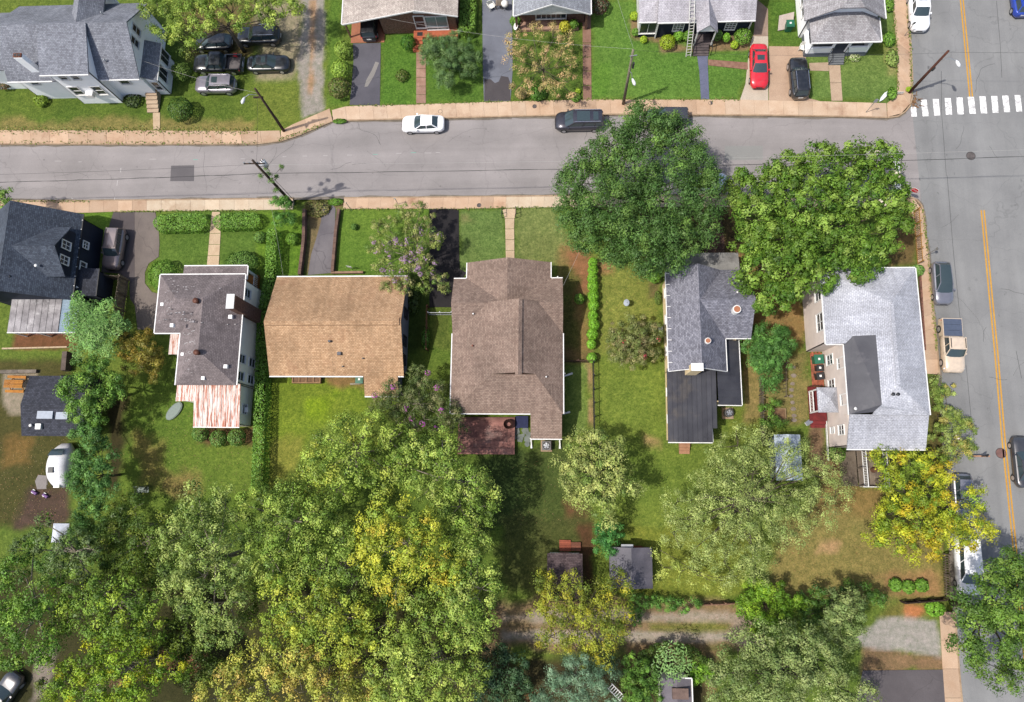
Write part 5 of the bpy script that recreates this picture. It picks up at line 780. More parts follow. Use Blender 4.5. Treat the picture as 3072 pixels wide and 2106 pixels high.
    for s in (0, 1):
        m = MB(); i0, i1 = (0, 1) if s == 0 else (3, 2); o = Vector((0, -.012 if s == 0 else .012, .01))
        m.bar(B[i1]+o, Tp[i1]+o, .075, .05); m.bar(B[i0]+o, Tp[i0]+o, .11, .06)
        for f in ((.5,) if kind in ('sedan', 'hatch', 'pickup', 'jeep') else (.42, .76)): a = B[i1].lerp(B[i0], f); b = Tp[i1].lerp(Tp[i0], f); m.bar(a+o, b+o, .07, .04)
        m.bar(Tp[i0]+o, Tp[i1]+o, .06, .05); m.build('pillar', paint, root)
    for s, col in ((-1, TAILL), (1, HEADL)):
        for y in (-1, 1): m = MB(); x = X(0.004 if s < 0 else .958); zz = (T['tail']-.2 if s < 0 else T['nose']-.12)*scale_h; fy = hw*(.60 if kind not in ('jeep', 'pickup') else .78); m.add([(x-.02, y*fy*.75, zz-.05), (x+(.07 if s < 0 else .05), y*fy*.75, zz+.09), (x+(.22 if s < 0 else -.2), y*fy*1.32, zz+.1), (x+(.12 if s < 0 else -.1), y*fy*1.34, zz-.05)], [(0, 1, 2, 3) if y*s > 0 else (3, 2, 1, 0)]); m.build('taillight' if s < 0 else 'headlight', col, root)
    for y in (-1, 1): m = MB(); x = bx1-.35; m.box(x-.09, x+.07, y*hw*1.03-.09, y*hw*1.03+.09, bz+.02, bz+.17); m.build('mirror', paint, root)
    for s in (.185, .815):
        for y in (-1, 1):
            rd = .34 if kind not in ('suv', 'pickup', 'jeep') else .39; m = MB(); m.tube([(X(s), y*(hw-.2), rd), (X(s), y*(hw+.005), rd)], rd, 16); wv = m.build('wheel', RUBBER, root, False); m = MB(); m.tube([(X(s), y*(hw+.0), rd), (X(s), y*(hw+.018), rd)], rd*.62, 10); m.build('rim', RIM, wv)
    m = MB(); m.box(X(.99), X(1.004), -.32, .32, .5, .62); m.build('grille', BLACKP, root)
    m = MB(); m.box(X(-.004), X(.006), -.26, .26, .62, .76); m.build('number_plate', WHITE, root)
    if sunroof:
        for a, b, w in sunroof: m = MB(); m.box(tx0+(tx1-tx0)*a, tx0+(tx1-tx0)*b, -tw*w, tw*w, H-.03, H+.012); m.build('sunroof', CARGLASS, root)
    if rails:
        for y in (-1, 1): m = MB(); m.bar((tx0+.1, y*tw*.88, H+.06), (tx1-.1, y*tw*.88, H+.06), .05, .05); m.build('roof_rail', CHROME if rails == 1 else BLACKP, root)
    return root
PW = paint_mat('white_car_paint', (.72, .72, .73), 0.); PB = paint_mat('black_car_paint', (.010, .011, .014), .2); PR = paint_mat('red_car_paint', (.50, .012, .022), .1); PS = paint_mat('mauve_silver_paint', (.24, .22, .25), .5); PBL = paint_mat('blue_car_paint', (.01, .04, .30), .2)
PBR = paint_mat('brown_car_paint', (.20, .16, .155), .45); PG = paint_mat('grey_car_paint', (.20, .20, .23), .5); PT = paint_mat('beige_truck_paint', (.52, .42, .32), .1); PD = paint_mat('dark_grey_car_paint', (.05, .05, .055), .4); PCH = paint_mat('charcoal_van_paint', (.035, .033, .045), .5); PPALE = paint_mat('pale_blue_car_paint', (.50, .55, .62), .3)
car('white four-door sedan parked at the upper kerb', 'sedan', 'sedan', PW, 1, 0, 1515, 1118, 180, 4.6, z=RZ)
car('dark charcoal minivan with two roof windows at the upper kerb', 'minivan', 'van', PCH, 2, 0, 610, 1095, 180, 5.15, 1.98, z=RZ, sunroof=[(.12, .3, .62), (.42, .88, .72)], rails=1)
car('dark car mostly hidden behind the great dark tree', 'parked_car', 'suv', PD, 2, 0, 1405, 1065, 180, 4.6, z=RZ)
car('bright red sedan in the pale concrete drive', 'sedan', 'sedan', PR, 2, 0, 2245, 590, -92, 5.0, 1.86, z=.01, sunroof=[(.3, .75, .6)])
car('black SUV with silver roof rails in the tan drive', 'suv', 'suv', PB, 3, 0, 283, 700, 91, 4.65, 1.86, z=.02, rails=1)
car('white SUV at the avenue kerb by the top edge', 'suv', 'suv', PW, 3, 0, 1372, 90, -92, 4.7, 1.9, z=RZ, sunroof=[(.25, .7, .6)])
car('bright blue car cut by the top right corner', 'parked_car', 'hatch', PBL, 3, 0, 2300, -30, 90, 4.3, z=RZ)
car('brown SUV in the shared drive beside the navy house', 'suv', 'suv', PBR, 0, 1, 1035, 665, -93, 4.55, 1.88, z=.02, rails=2)
car('silver-grey hatchback with dark glass roof on the avenue', 'hatchback', 'hatch', PG, 3, 1, 1588, 975, -91, 4.35, 1.78, z=RZ, glassroof=True)
car('beige pickup with grey bed cover on the avenue', 'pickup_truck', 'pickup', PT, 3, 1, 1672, 1545, -92, 5.3, 1.9, z=RZ, cover=plain('slate_cover', S(92, 104, 128), .6), rails=2)
car('dark grey car cut by the right edge across the yellow line', 'parked_car', 'sedan', PD, 3, 2, 2330, 1010, 89, 4.8, 1.85, z=RZ, sunroof=[(.2, .8, .7)])
car('white van below the yellow tree at the lower right', 'van', 'van', PW, 3, 3, 1815, 360, -92, 5.3, 2.0, z=RZ)
car('pale blue car in the gap between the two great trees', 'sedan', 'sedan', PPALE, 2, 1, 1760, 55, 0, 4.6, z=RZ)
car('black pickup with open bed at the gravel yard', 'pickup_truck', 'pickup', PB, 0, 0, 1978, 575, 179, 5.5, 1.96, bedfloor=plain('bed_liner', S(120, 112, 112), .8))
car('mauve-silver SUV on the grass below the black pickup', 'suv', 'suv', PS, 0, 0, 1955, 765, 179, 4.6, 1.86, rails=1, sunroof=[(.62, .92, .5)])
car('black sedan beside the gravel drive, right of the pickup', 'sedan', 'sedan', PB, 1, 0, 108, 570, 0, 4.75, 1.84, sunroof=[(.45, .85, .6)])
car('black SUV with roof rails above the black sedan', 'suv', 'suv', PB, 1, 0, 22, 320, 180, 5.0, 1.95, rails=1)
car('black car in the shade under the top left tree', 'parked_car', 'hatch', PB, 0, 0, 1930, 380, 180, 4.4)
car('black soft-top jeep in the carport', 'jeep', 'jeep', PB, 1, 0, 1030, 210, 91, 3.9, 1.7)
car('dark car cut by the bottom left corner', 'parked_car', 'suv', PD, 0, 3, 20, 1545, 60, 4.6)
car('silver car glimpsed under the yellow tree by the avenue', 'parked_car', 'hatch', PG, 3, 2, 1775, 1330, -91, 4.3, z=RZ)
for i, (u, v) in enumerate(((2140, 505),)):
    p = W(0, 0, u, v, .75); o = thing('fuel_can', 'red can in the bed of the black pickup', 'can', (p.x, p.y, .62)); m = MB(); m.box(-.2, .2, -.15, .15, 0, .35); m.build('body', plain('red_plastic', (.5, .02, .03)), o); m = MB(); m.cyl(.1, 0, .35, .42, .04, n=8); m.build('cap', BLACKP, o)
# teardrop camper
p = W(0, 2, 560, 1040, 1.0); cp = thing('teardrop_camper', 'rounded white teardrop camper under the left trees', 'camper', (p.x, p.y, 0), math.radians(92))
rings = []
for s in np.linspace(0, 1, 15):
    x = (s-.5)*4.4; hh = 2.15*max(.02, math.sin(math.pi*min(1, (s*.86+.10)))**.55); ww = 1.05*(1-abs(2*s-1)**3.5*.55); rings.append([(x, -ww*.95, .45), (x, -ww, .45+(hh-.45)*.5), (x, -ww*.9, .45+(hh-.45)*.85), (x, -ww*.5, hh), (x, 0, hh+.03), (x, ww*.5, hh), (x, ww*.9, .45+(hh-.45)*.85), (x, ww, .45+(hh-.45)*.5), (x, ww*.95, .45)])
ring_mesh(rings).build('shell', mottled('camper_white', (.62, .62, .63), (.5, .5, .52), 1, 20, rough=.35), cp, True)
m = MB(); m.add([(.95, -.75, 2.12), (1.6, -.62, 1.72), (1.6, .62, 1.72), (.95, .75, 2.12)], [(0, 1, 2, 3)]); m.build('window', CARGLASS, cp); m = MB(); m.box(-.75, -.2, -.05, .45, 2.1, 2.28); m.build('roof_vent', BLACKP, cp)
for y in (-1, 1): m = MB(); m.tube([(-.2, y*.9, .33), (-.2, y*1.1, .33)], .33, 14); m.build('wheel', RUBBER, cp)
m = MB(); m.box(-2.2, -1.7, -.3, .3, .6, 1.5); m.build('hatch', WHITE, cp)
m = MB(); m.bar((-1.9, .95, 1.5), (-.9, .95, 1.6), .06, .06); m.add([(-2.3, 1.1, 1.35), (-1.0, 1.1, 1.5), (-.9, 2.2, 1.2), (-1.5, 2.5, 1.15), (-2.3, 2.2, 1.15)], [(0, 1, 2, 3, 4)]); m.build('awning', plain('grey_canvas', S(150, 142, 138), .9), cp)
# ================================================================== poles, wires, signs
def upole(label, bx, by, tx, ty, h, mat=WOODP, r0=.17, r1=.11):
    o = thing('utility_pole', label, 'utility pole', (bx, by, 0)); m = MB(); m.tube([(0, 0, -.1), (tx-bx, ty-by, h)], [r0, r1], 10); m.build('pole', mat, o, True); return o
def lamp(o, a, b, hd):
    m = MB(); a, b = Vector(a), Vector(b); m.tube([a, a.lerp(b, .5)+Vector((0, 0, .35)), b], .035, 6); m.build('arm', GALV, o); m = MB(); d = Vector(hd).normalized(); m.tube([b-d*.1, b+d*.15, b+d*.5, b+d*.68], [.06, .15, .17, .06], 10); m.build('lamp_head', plain('lamp_grey', (.55, .56, .58), .4), o, True)
pa = upole('wooden pole with transformer and climbing vine at the lower kerb', -27.55, 28.72, -27.3, 28.5, 10.4)
m = MB(); m.tube([(.55, .35, 8.1), (.55, .35, 8.95), (.55, .35, 9.08)], [.27, .27, .18], 14); tr_ = m.build('transformer', plain('transformer_grey', (.5, .51, .52), .4), pa, True); m = MB(); m.cyl(.5, .3, 9.05, 9.35, .05, n=8); m.cyl(.65, .42, 9.05, 9.3, .05, n=8); m.build('bushing', BROWNWOOD, tr_)
m = MB(); m.box(.05, .5, .12, .24, 8.4, 8.55); m.build('bracket', GALV, pa); m = MB(); m.bar((-.9, -.2, 9.7), (1.1, -.2, 9.7), .09, .11); m.build('crossarm', WOODP, pa)
for xx in (-.8, -.3, .5, 1.0): m = MB(); m.cyl(xx, -.2, 9.75, 9.95, .05, n=8); m.build('insulator', plain('insulator_glass', S(150, 160, 170), .2), pa)
pb = upole('grey pole with street lamp on the sidewalk behind the great dark tree', 8.05, 39.5, 8.0, 39.7, 9.2, mottled('grey_pole_wood', S(160, 150, 130), S(124, 114, 98), 1.2, 30)); lamp(pb, (0, 0, 6.0), (.3, -.6, 5.6), (.25, -.6, -.1)); m = MB(); m.bar((-.3, 0, 8.5), (.4, .1, 8.5), .08, .08); m.build('crossarm', GALV, pb); m = MB(); m.box(.12, .3, -.1, .12, 6.6, 7.4); m.build('junction_box', BLACKP, pb)
pc = upole('leaning brown pole with a lamp at the crosswalk corner', 38.0, 40.2, 38.1, 40.3, 7.0, mottled('creosote_pole', S(112, 66, 48), S(78, 46, 36), 1.2, 30)); lamp(pc, (.1, .05, 5.6), (1.3, -.4, 6.1), (.35, -.9, 0)); m = MB(); m.box(.0, .25, -.12, .12, 4.0, 4.5); m.build('junction_box', BLACKP, pc)
pd = upole('wooden pole with a street lamp beside the gravel drive', -28.98, 37.05, -28.6, 37.0, 8.4); lamp(pd, (0, 0, 7.2), (-1.15, -.35, 7.3), (-.3, -.9, 0)); m = MB(); m.box(-.5, .5, -.08, .08, 6.7, 6.82); m.build('crossarm', WOODP, pd); m = MB(); m.box(.12, .22, -.12, .12, 2.2, 3.0); m.build('sign_plate', GALV, pd)
WIRE = plain('black_wire', (.02, .02, .02), .6); WIREP = plain('pale_wire', (.32, .31, .29), .5)
def wire(label, a, b, sag=.8, r=.011, mat=WIRE, tw=0.):
    a, b = Vector(a), Vector(b); pts = []
    for i in range(25): t = i/24; q = a.lerp(b, t); q.z -= sag*4*t*(1-t); pts.append(q)
    m = MB(); m.tube(pts, r, 4)
    if tw:
        pts2 = [q+Vector((0, .05*math.sin(i*40), .04*math.cos(i*40))) for i, q in enumerate(pts)]; m.tube(pts2, r*.8, 4)
    tag(m.build('power_line', mat), label, 'wire', 'overhead wires')
wire('thick twisted cable from the transformer pole to the left edge', (-27.4, 28.6, 7.4), (-78, 28.0, 7.5), .5, .018, tw=1); wire('thick twisted cable along the lower kerb past the great trees', (-27.4, 28.6, 7.4), (70, 29.8, 7.6), .9, .016, tw=1)
wire('thin upper wire over the side street to the left', (-28.2, 28.3, 9.9), (-78, 27.6, 10), .6); wire('thin upper wire over the side street to the right', (-26.6, 28.3, 9.9), (70, 29.2, 10.2), 1.0, .009, WIREP)
wire('wire crossing from the transformer pole to the lamp pole by the gravel drive', (-27.4, 28.7, 9.4), (-28.6, 37.0, 8.0), .3); wire('service wire from the lamp pole to the white house at top left', (-28.6, 37.0, 7.6), (-43.2, 43, 4.6), .6, .009, WIREP)
wire('service wire from the grey lamp pole up to the dark blue house', (8.05, 40.2, 8.8), (4.0, 60, 6.5), .5, .009, WIREP); wire('service wire from the grey lamp pole across the lawn of the brick house', (8.05, 40.2, 8.6), (-19, 48.6, 3.2), .8, .008, WIREP)
wire('service wire from the transformer pole to the tan-roofed house', (-27.4, 28.6, 7.6), (-26.5, 19.5, 3.4), .3, .008, WIREP); wire('wire from the brown corner pole across the avenue', (38.1, 40.3, 6.8), (70, 39.2, 8), .4, .011); wire('wire from the brown corner pole along the top sidewalk', (38.1, 40.3, 6.7), (8.05, 40.2, 8.4), .6, .010); wire('service wire to the right eave of the brown-roofed house', (4.6, 24.5, 6.5), (1.3, 18.0, 3.6), .2, .008, WIREP)
def signpost(label, bx, by, h, mk, cat='sign', z0=0., lean=(0, 0)):
    o = thing('street_sign', label, cat, (bx, by, z0)); m = MB(); m.tube([(0, 0, 0), (lean[0], lean[1], h)], .035, 6); m.build('post', GALV, o); mk(o); return o
REDS = plain('stop_red', (.5, .02, .03), .4); 
def text(parent, s, size, mat, mtx):
    cu = bpy.data.curves.new('lettering', 'FONT'); cu.body = s; cu.size = size; cu.align_x = 'CENTER'; cu.align_y = 'CENTER'; cu.extrude = .004; cu.materials.append(mat); t = bpy.data.objects.new('lettering_curve', cu); COL.objects.link(t); bpy.context.view_layer.update(); me = bpy.data.meshes.new_from_object(t.evaluated_get(bpy.context.evaluated_depsgraph_get())); bpy.data.objects.remove(t); bpy.data.curves.remove(cu)
    t = bpy.data.objects.new('lettering', me); COL.objects.link(t); t.parent = parent; t.matrix_local = mtx; return t
def stopmk(o):
    m = MB(); n = 8; ang = [math.pi/8+k*math.pi/4 for k in range(8)]; d = Vector((-.55, -.835, 0)).normalized(); t = Vector((-d.y, d.x, 0)); c0 = Vector((0, 0, 2.25))
    for rad, off_, nm, mt in ((.40, .05, 'border', WHITE), (.36, .058, 'plate', REDS)):
        m = MB(); ps = [c0+t*math.cos(a)*rad+Vector((0, 0, math.sin(a)*rad)) for a in ang]; m.add([q+d*off_ for q in ps]+[q+d*(off_-.02) for q in ps], [tuple(range(8))[::-1], tuple(range(8, 16))]+[(i, (i+1) % 8, 8+(i+1) % 8, 8+i) for i in range(8)]); m.build(nm, mt, o)
    text(o, 'STOP', .26, WHITE, Matrix(((t.x, 0, d.x, (d*.06).x), (t.y, 0, d.y, (d*.06).y), (0, 1, 0, 2.25), (0, 0, 0, 1))))
p = W(3, 1, 1230, 215); signpost('red octagonal stop sign at the avenue corner', p.x, p.y, 2.7, stopmk)
def plate(w, h, z, d, mat=WHITE, lb=None):
    def f(o):
        dd = Vector((*d, 0)).normalized(); t = Vector((-dd.y, dd.x, 0)); q = lambda a, b, e: t*a+Vector((0, 0, z+b))+dd*e; m = MB(); pbox(m, q, -w/2, w/2, -h/2, h/2, .03, .05); m.build('plate', mat, o)
    return f
BACK = plain('sign_back', (.36, .38, .40), .4, .5)
p = W(3, 0, 888, 1020); signpost('thin sign post at the kerb below the corner lawn', p.x, p.y, 2.6, plate(.32, .6, 2.3, (-.3, -1), BACK)); p = W(3, 0, 1180, 860)
signpost('low white sign panel on the corner sidewalk', p.x, p.y, .5, plate(.7, .35, .45, (0, -1), WHITE)); p = W(3, 1, 1428, 728); signpost('slender parking sign post at the avenue kerb', p.x, p.y, 2.4, plate(.3, .45, 2.1, (1, .2), BACK))
p = W(3, 0, 1238, 325); signpost('slender sign post beside the weeds on the avenue sidewalk', p.x, p.y, 2.3, plate(.3, .45, 2.0, (0, 1), BACK)); p = W(1, 1, 868, 318); signpost('leaning black post at the sidewalk corner of the sunken drive', p.x, p.y, 2.1, plate(.1, .16, 2.0, (0, 1), BLACKP), 'post'); p = W(1, 1, 870, 852); signpost('white yard sign in front of the tan-roofed house', p.x, p.y, 1.0, plate(.55, .5, .95, (-.2, -1), WHITE))
p = W(1, 1, 1290, 262); signpost('short dark sign on the sidewalk behind the lilac tree', p.x, p.y, 1.6, plate(.22, .3, 1.5, (-.4, -1), BACK))
p = W(3, 2, 1890, 960); o = thing('barrier', 'tan board barrier on a dark post at the avenue edge', 'barrier', (p.x, p.y, RZ)); m = MB(); m.box(-.75, .75, -.08, .08, .75, .98); m.build('board', mottled('tan_board', S(206, 160, 128), S(170, 128, 100), 2, 20), o); m = MB(); m.box(-.05, .05, -.05, .05, 0, 1.9); m.build('post', BLACKP, o); m = MB(); m.tube([(0, 0, 1.7), (0, .1, 2.0)], [.12, .06], 8); m.build('light', BLACKP, o)
# ================================================================== fences and walls
def picket_fence(name, label, a, b, h, step, pw, mat, rails=(.3, .8), thick=.03, postn=0, cat='fence', jit=.0, pointed=False):
    a, b = Vector(a), Vector(b); d = b-a; L = d.length; u = d.normalized(); n = int(L/step); o = thing(name, label, cat, (a.x, a.y, 0), math.atan2(d.y, d.x)); m = MB(); m.box(0, pw, -thick/2, thick/2, .05, h)
    if pointed: m.add([(0, -thick/2, h), (pw, -thick/2, h), (pw, thick/2, h), (0, thick/2, h), (pw/2, -thick/2, h+pw*.6), (pw/2, thick/2, h+pw*.6)], [(0, 1, 4), (2, 3, 5), (1, 2, 5, 4), (3, 0, 4, 5)])
    src = m.build('picket', mat, o)
    for i in range(1, n): q = inst(src, o, (i*step, random.uniform(-jit, jit), random.uniform(-jit, jit))); q.rotation_euler = (random.uniform(-jit, jit), random.uniform(-jit, jit), 0)
    for rz in rails: m = MB(); m.box(0, L, thick/2+.002, thick/2+.05, h*rz-.04, h*rz+.04); m.build('rail', mat, o)
    for k in range(postn): m = MB(); x = L*k/max(1, postn-1); m.box(x-.05, x+.05, thick/2+.05, thick/2+.15, 0, h+.05); m.build('post', mat, o)
    return o
a, b = W(2, 2, 728, 112), W(2, 2, 738, 725); picket_fence('iron_fence', 'black iron picket fence down the lawn right of the brown-roofed house', (a.x, a.y, 0), (b.x, b.y, 0), 1.25, .15, .025, BLACKIRON, (.12, .92), .025, 6)
a, b = W(2, 2, 475, 104), W(2, 2, 720, 110); picket_fence('iron_fence', 'short dark fence with gate joining the brown-roofed house to the hedge row', (a.x, a.y, 0), (b.x, b.y, 0), 1.1, .16, .03, mottled('rust_brown_iron', S(110, 80, 66), S(80, 58, 50), 2, 20), (.15, .9), .03, 3)
a, b = W(1, 1, 1575, 1270), W(1, 1, 1785, 1270); picket_fence('iron_fence', 'low wire gate across the end of the black driveway', (a.x, a.y, 0), (b.x, b.y, 0), 1.0, .18, .02, GALV, (.1, .95), .02, 3, 'gate')
a, b = W(1, 1, 1558, 1200), W(1, 1, 1552, 1592); picket_fence('board_fence', 'low brown fence along the side of the black driveway', (a.x, a.y, 0), (b.x, b.y, 0), 1.0, .4, .08, BROWNWOOD, (.5, .95), .04, 3)
a = Vector((-46.2, 20.2, 0)); picket_fence('board_fence', 'weathered grey board fence across the shared drive by the navy house', a, (-44.6, 20.1, 0), 1.8, .14, .13, GREYWOOD, (.2, .85), .03, 2); picket_fence('board_fence', 'weathered grey board fence running down beside the shared drive', (-44.6, 20.1, 0), (-44.75, 15.0, 0), 1.8, .14, .13, GREYWOOD, (.2, .85), .03, 4, jit=.02)
a, b = W(3, 3, 1585, 250), W(3, 3, 1600, 640); picket_fence('picket_fence', 'old pale picket fence beside the white van', (a.x, a.y, 0), (b.x, b.y, 0), 1.15, .22, .1, GREYWOOD, (.3, .8), .03, 3, jit=.03, pointed=True)
a, b = W(3, 3, 1200, 690), W(3, 3, 1580, 660); picket_fence('board_fence', 'dark plank fence at the bottom of the dry lawn', (a.x, a.y, 0), (b.x, b.y, 0), 1.0, .15, .14, mottled('dark_fence_wood', S(74, 56, 48), S(54, 42, 36), 2, 22, rnd=.2), (.2, .9), .04, 4); a, b = W(3, 3, 330, 705), W(3, 3, 640, 705); picket_fence('picket_fence', 'thin yellowish stake fence in the shade left of the dark plank fence', (a.x, a.y, 0), (b.x, b.y, 0), 1.0, .18, .04, mottled('yellow_stake', S(150, 132, 84), S(110, 96, 60), 2, 22), (.3, .9), .03, 2, jit=.04)
a, b = W(2, 3, 1665, 705), W(2, 3, 2040, 690); picket_fence('board_fence', 'tan plank fence at the edge of the gravel lane', (a.x, a.y, 0), (b.x, b.y, 0), 1.1, .2, .19, mottled('tan_fence', S(190, 146, 122), S(150, 112, 94), 2, 22, rnd=.2), (.3, .9), .03, 4); a, b = W(2, 2, 2240, 240), W(2, 2, 2262, 860); picket_fence('picket_fence', 'mossy grey stake fence right of the yellow house', (a.x, a.y, 0), (b.x, b.y, 0), 1.2, .22, .14, mottled('mossy_stake', S(140, 130, 112), S(92, 86, 70), 2, 18, rnd=.35), (.3, .85), .06, 4, jit=.06)
a, b = W(3, 2, 135, 120), W(3, 2, 135, 420); picket_fence('wire_fence', 'low stake fence left of the stepping stones', (a.x, a.y, 0), (b.x, b.y, 0), .9, .35, .05, GREYWOOD, (.9,), .04, 3)
OCHRE = mottled('ochre_timber', S(214, 164, 92), S(186, 132, 70), 2, 22, rnd=.15); a, b = W(3, 1, 1318, 330), W(3, 1, 1350, 800); picket_fence('timber_fence', 'ochre timber fence between the magnolia and the avenue sidewalk', (a.x, a.y, 0), (b.x, b.y, 0), 1.1, .19, .05, OCHRE, (.1, .95), .04, 5)
LB = brickm('low_wall_brick', S(150, 104, 88), S(120, 84, 72), S(140, 118, 104))
def lowwall(label, pts, w, h, mat):
    root = thing('retaining_wall', label, 'wall', (pts[0].x, pts[0].y, 0)); n = int(polylen(pts)[-1]/.6)
    for i in range(n): q, q2 = along(pts, i/n)-pts[0], along(pts, (i+1)/n-.003)-pts[0]; m = MB(); m.bar((q.x, q.y, h/2), (q2.x, q2.y, h/2), w, h); m.build('block', mat, root)
WALLM = mottled('brown_wall_block', S(142, 112, 98), S(112, 86, 76), 1.5, 24, rnd=.18)
lowwall('brown retaining wall on the left of the sunken drive', tp(1, 1, '455 325 450 600 412 915'), .32, .7, WALLM); lowwall('brown retaining wall on the right of the sunken drive', tp(1, 1, '762 320 735 520 705 885'), .3, .55, WALLM); lowwall('low block edging above the tan roof by the yard sign', tp(1, 1, '690 890 980 885'), .22, .35, mottled('tan_block', S(186, 150, 124), S(150, 118, 98), 1.5, 24, rnd=.15)); lowwall('low stone edging behind the outbuilding with skylights', tp(0, 2, '20 195 350 190'), .35, .35, mottled('stone_edge', S(150, 138, 124), S(116, 106, 94), 2, 18, rnd=.25)); lowwall('pale kerb edging below the metal porch roof of the navy house', tp(0, 1, '30 1575 620 1560'), .15, .2, CREAMSLAB)
lowwall('grey garden wall under the left foliage strip', tp(0, 2, '640 20 625 190'), .5, .9, mottled('grey_wall', S(128, 112, 102), S(104, 90, 82), 2, 18, rnd=.15))
lowwall('low brick wall between avenue sidewalk and the beige house', tp(3, 1, '1368 900 1412 1592'), .15, .35, LB)
lowwall('thin white board edging below the beige house wall', tp(3, 2, '522 640 540 1000'), .06, .3, WHITE)
pt = tag(emp('brick_patio', (0, 0, 0)), 'red brick patio strip at the wall of the beige house', kind='structure'); q0, q1 = W(3, 2, 378, 0), W(3, 2, 515, 325); RB = mottled('patio_brick', S(206, 122, 92), S(176, 98, 74), 3, 24, rnd=.35, stain=S(210, 150, 120))
x0, x1, y0, y1 = q0.x, 27.0, q1.y, 12.3; nx, ny = 7, 14
for i in range(nx):
    for j in range(ny): m = MB(); a, b = x0+(x1-x0)*i/nx, y0+(y1-y0)*(j+(.5 if i % 2 else 0))/ny; m.box(a+.008, a+(x1-x0)/nx-.008, b+.008, b+(y1-y0)/ny-.008, -.05, .03+random.uniform(0, .008)); m.build('brick', RB, pt)
# ================================================================== yard things
def bin_(label, c, r, u, v, mat, s=.6, h=1.05, rz=0):
    p = W(c, r, u, v, h); o = thing('wheelie_bin', label, 'bin', (p.x, p.y, .02), rz); m = MB(); k = s/2; m.add([(-k*.8, -k*.8, .05), (k*.8, -k*.8, .05), (k*.8, k*.8, .05), (-k*.8, k*.8, .05), (-k, -k, h), (k, -k, h), (k, k, h), (-k, k, h)], [(3, 2, 1, 0), (4, 5, 6, 7), (0, 1, 5, 4), (1, 2, 6, 5), (2, 3, 7, 6), (3, 0, 4, 7)]); m.build('bin_body', mat, o); m = MB(); m.box(-k-.04, k+.04, -k-.04, k+.06, h, h+.05); m.box(-k+.05, k-.05, -k+.05, k-.05, h+.05, h+.09); m.build('lid', mat, o); m = MB(); m.box(-.1, .1, -.08, .12, h+.09, h+.094); m.build('sticker', WHITE, o)
    for y in (-.7, .7): m = MB(); m.tube([(y*k-.03, k, .1), (y*k+.03, k, .1)], .1, 10); m.build('wheel', RUBBER, o)
GREENB = plain('green_plastic', S(54, 128, 100), .45); bin_('green wheelie bin beside the white bungalow', 3, 0, 203, 215, GREENB, .75); bin_('green wheelie bin on the brick patio', 3, 2, 462, 78, GREENB, .8, rz=.05); bin_('smaller black bin on the brick patio', 3, 2, 470, 158, BLACKP, .55, .8); bin_('black bag-like bin nearest the portico on the brick patio', 3, 2, 474, 232, BLACKP, .62, .9, .1)
p = W(1, 2, 938, 262, .9); bin_('green bin behind the tan-roofed house', 1, 2, 938, 262, GREENB, .7)
def hvac(label, c, r, u, v, round_=False):
    p = W(c, r, u, v, .8); o = thing('air_conditioner', label, 'air conditioner', (p.x, p.y, 0)); m = MB(); m.box(-.55, .55, -.55, .55, 0, .08); m.build('pad', KERBM, o); m = MB(); m.box(-.43, .43, -.43, .43, .08, .8) if not round_ else m.cyl(0, 0, .08, .75, .42, n=18); m.build('case', plain('ac_grey', S(130, 126, 124), .5, .3), o)
    m = MB(); m.tube([(.33*math.cos(t), .33*math.sin(t), .83) for t in np.linspace(0, 6.2832, 19)], .03, 4, False); m.build('fan_ring', BLACKP, o)
    for k in range(5): t = k*1.2566; m = MB(); m.add([(0, 0, .81), (.3*math.cos(t), .3*math.sin(t), .815), (.3*math.cos(t+.7), .3*math.sin(t+.7), .805)], [(0, 1, 2)]); m.build('fan_blade', GALV, o)
    m = MB(); m.cyl(0, 0, .81, .85, .09, n=10); m.build('hub', GALV, o)
hvac('square air conditioner on a pad below the brown-roofed house', 2, 2, 312, 862); hvac('round air conditioner behind the yellow house', 2, 2, 1975, 562, True)
def chair(label, c, r, u, v, rz, mat, s=1.): 
    p = W(c, r, u, v, .4); o = thing('chair', label, 'chair', (p.x, p.y, .02), rz); m = MB(); m.box(-.28*s, .28*s, -.28*s, .28*s, .38, .44); m.build('seat', mat, o)
    m = MB(); [m.box(-.28*s+k*.112*s, -.2*s+k*.112*s, .26*s, .31*s, .44, .95) for k in range(5)]; m.build('backrest', mat, o)
    for x in (-1, 1):
        m = MB(); m.box(x*.31*s-.03, x*.31*s+.03, -.3*s, .3*s, .6, .65); m.build('armrest', mat, o)
        for y in (-1, 1): m = MB(); m.box(x*.27*s-.03, x*.27*s+.03, y*.25*s-.03, y*.25*s+.03, 0, .6 if y < 0 else .42); m.build('leg', mat, o)
PCH_ = plain('pale_resin', (.62, .61, .56), .5); chair('white resin chair at the top of the blue-grey driveway', 1, 0, 2135, 55, .5, PCH_, 1.15); chair('white chair at the left of the bungalow porch steps', 3, 0, 312, 432, -.4, PCH_)
p = W(1, 0, 2258, 25, 1.); o = thing('grill', 'white covered grill beside the resin chair', 'grill', (p.x, p.y, 0)); m = MB(); m.tube([(0, 0, .6), (0, 0, .95), (0, 0, 1.15)], [.35, .42, .2], 14); m.build('cover', WHITE, o, True)
for k in range(3): m = MB(); m.tube([(.25*math.cos(k*2.1), .25*math.sin(k*2.1), 0), (.15*math.cos(k*2.1), .15*math.sin(k*2.1), .65)], .03, 6); m.build('leg', GALV, o)
p = W(1, 0, 2205, 22, .7); o = thing('side_table', 'tan slatted table by the covered grill', 'table', (p.x, p.y, 0)); [MB().box(-.35+k*.145, -.22+k*.145, -.4, .4, .68, .72).build('slat', GREYWOOD, o) for k in range(5)]; [MB().box(x-.03, x+.03, y-.03, y+.03, 0, .68).build('leg', GREYWOOD, o) for x in (-.3, .3) for y in (-.35, .35)]
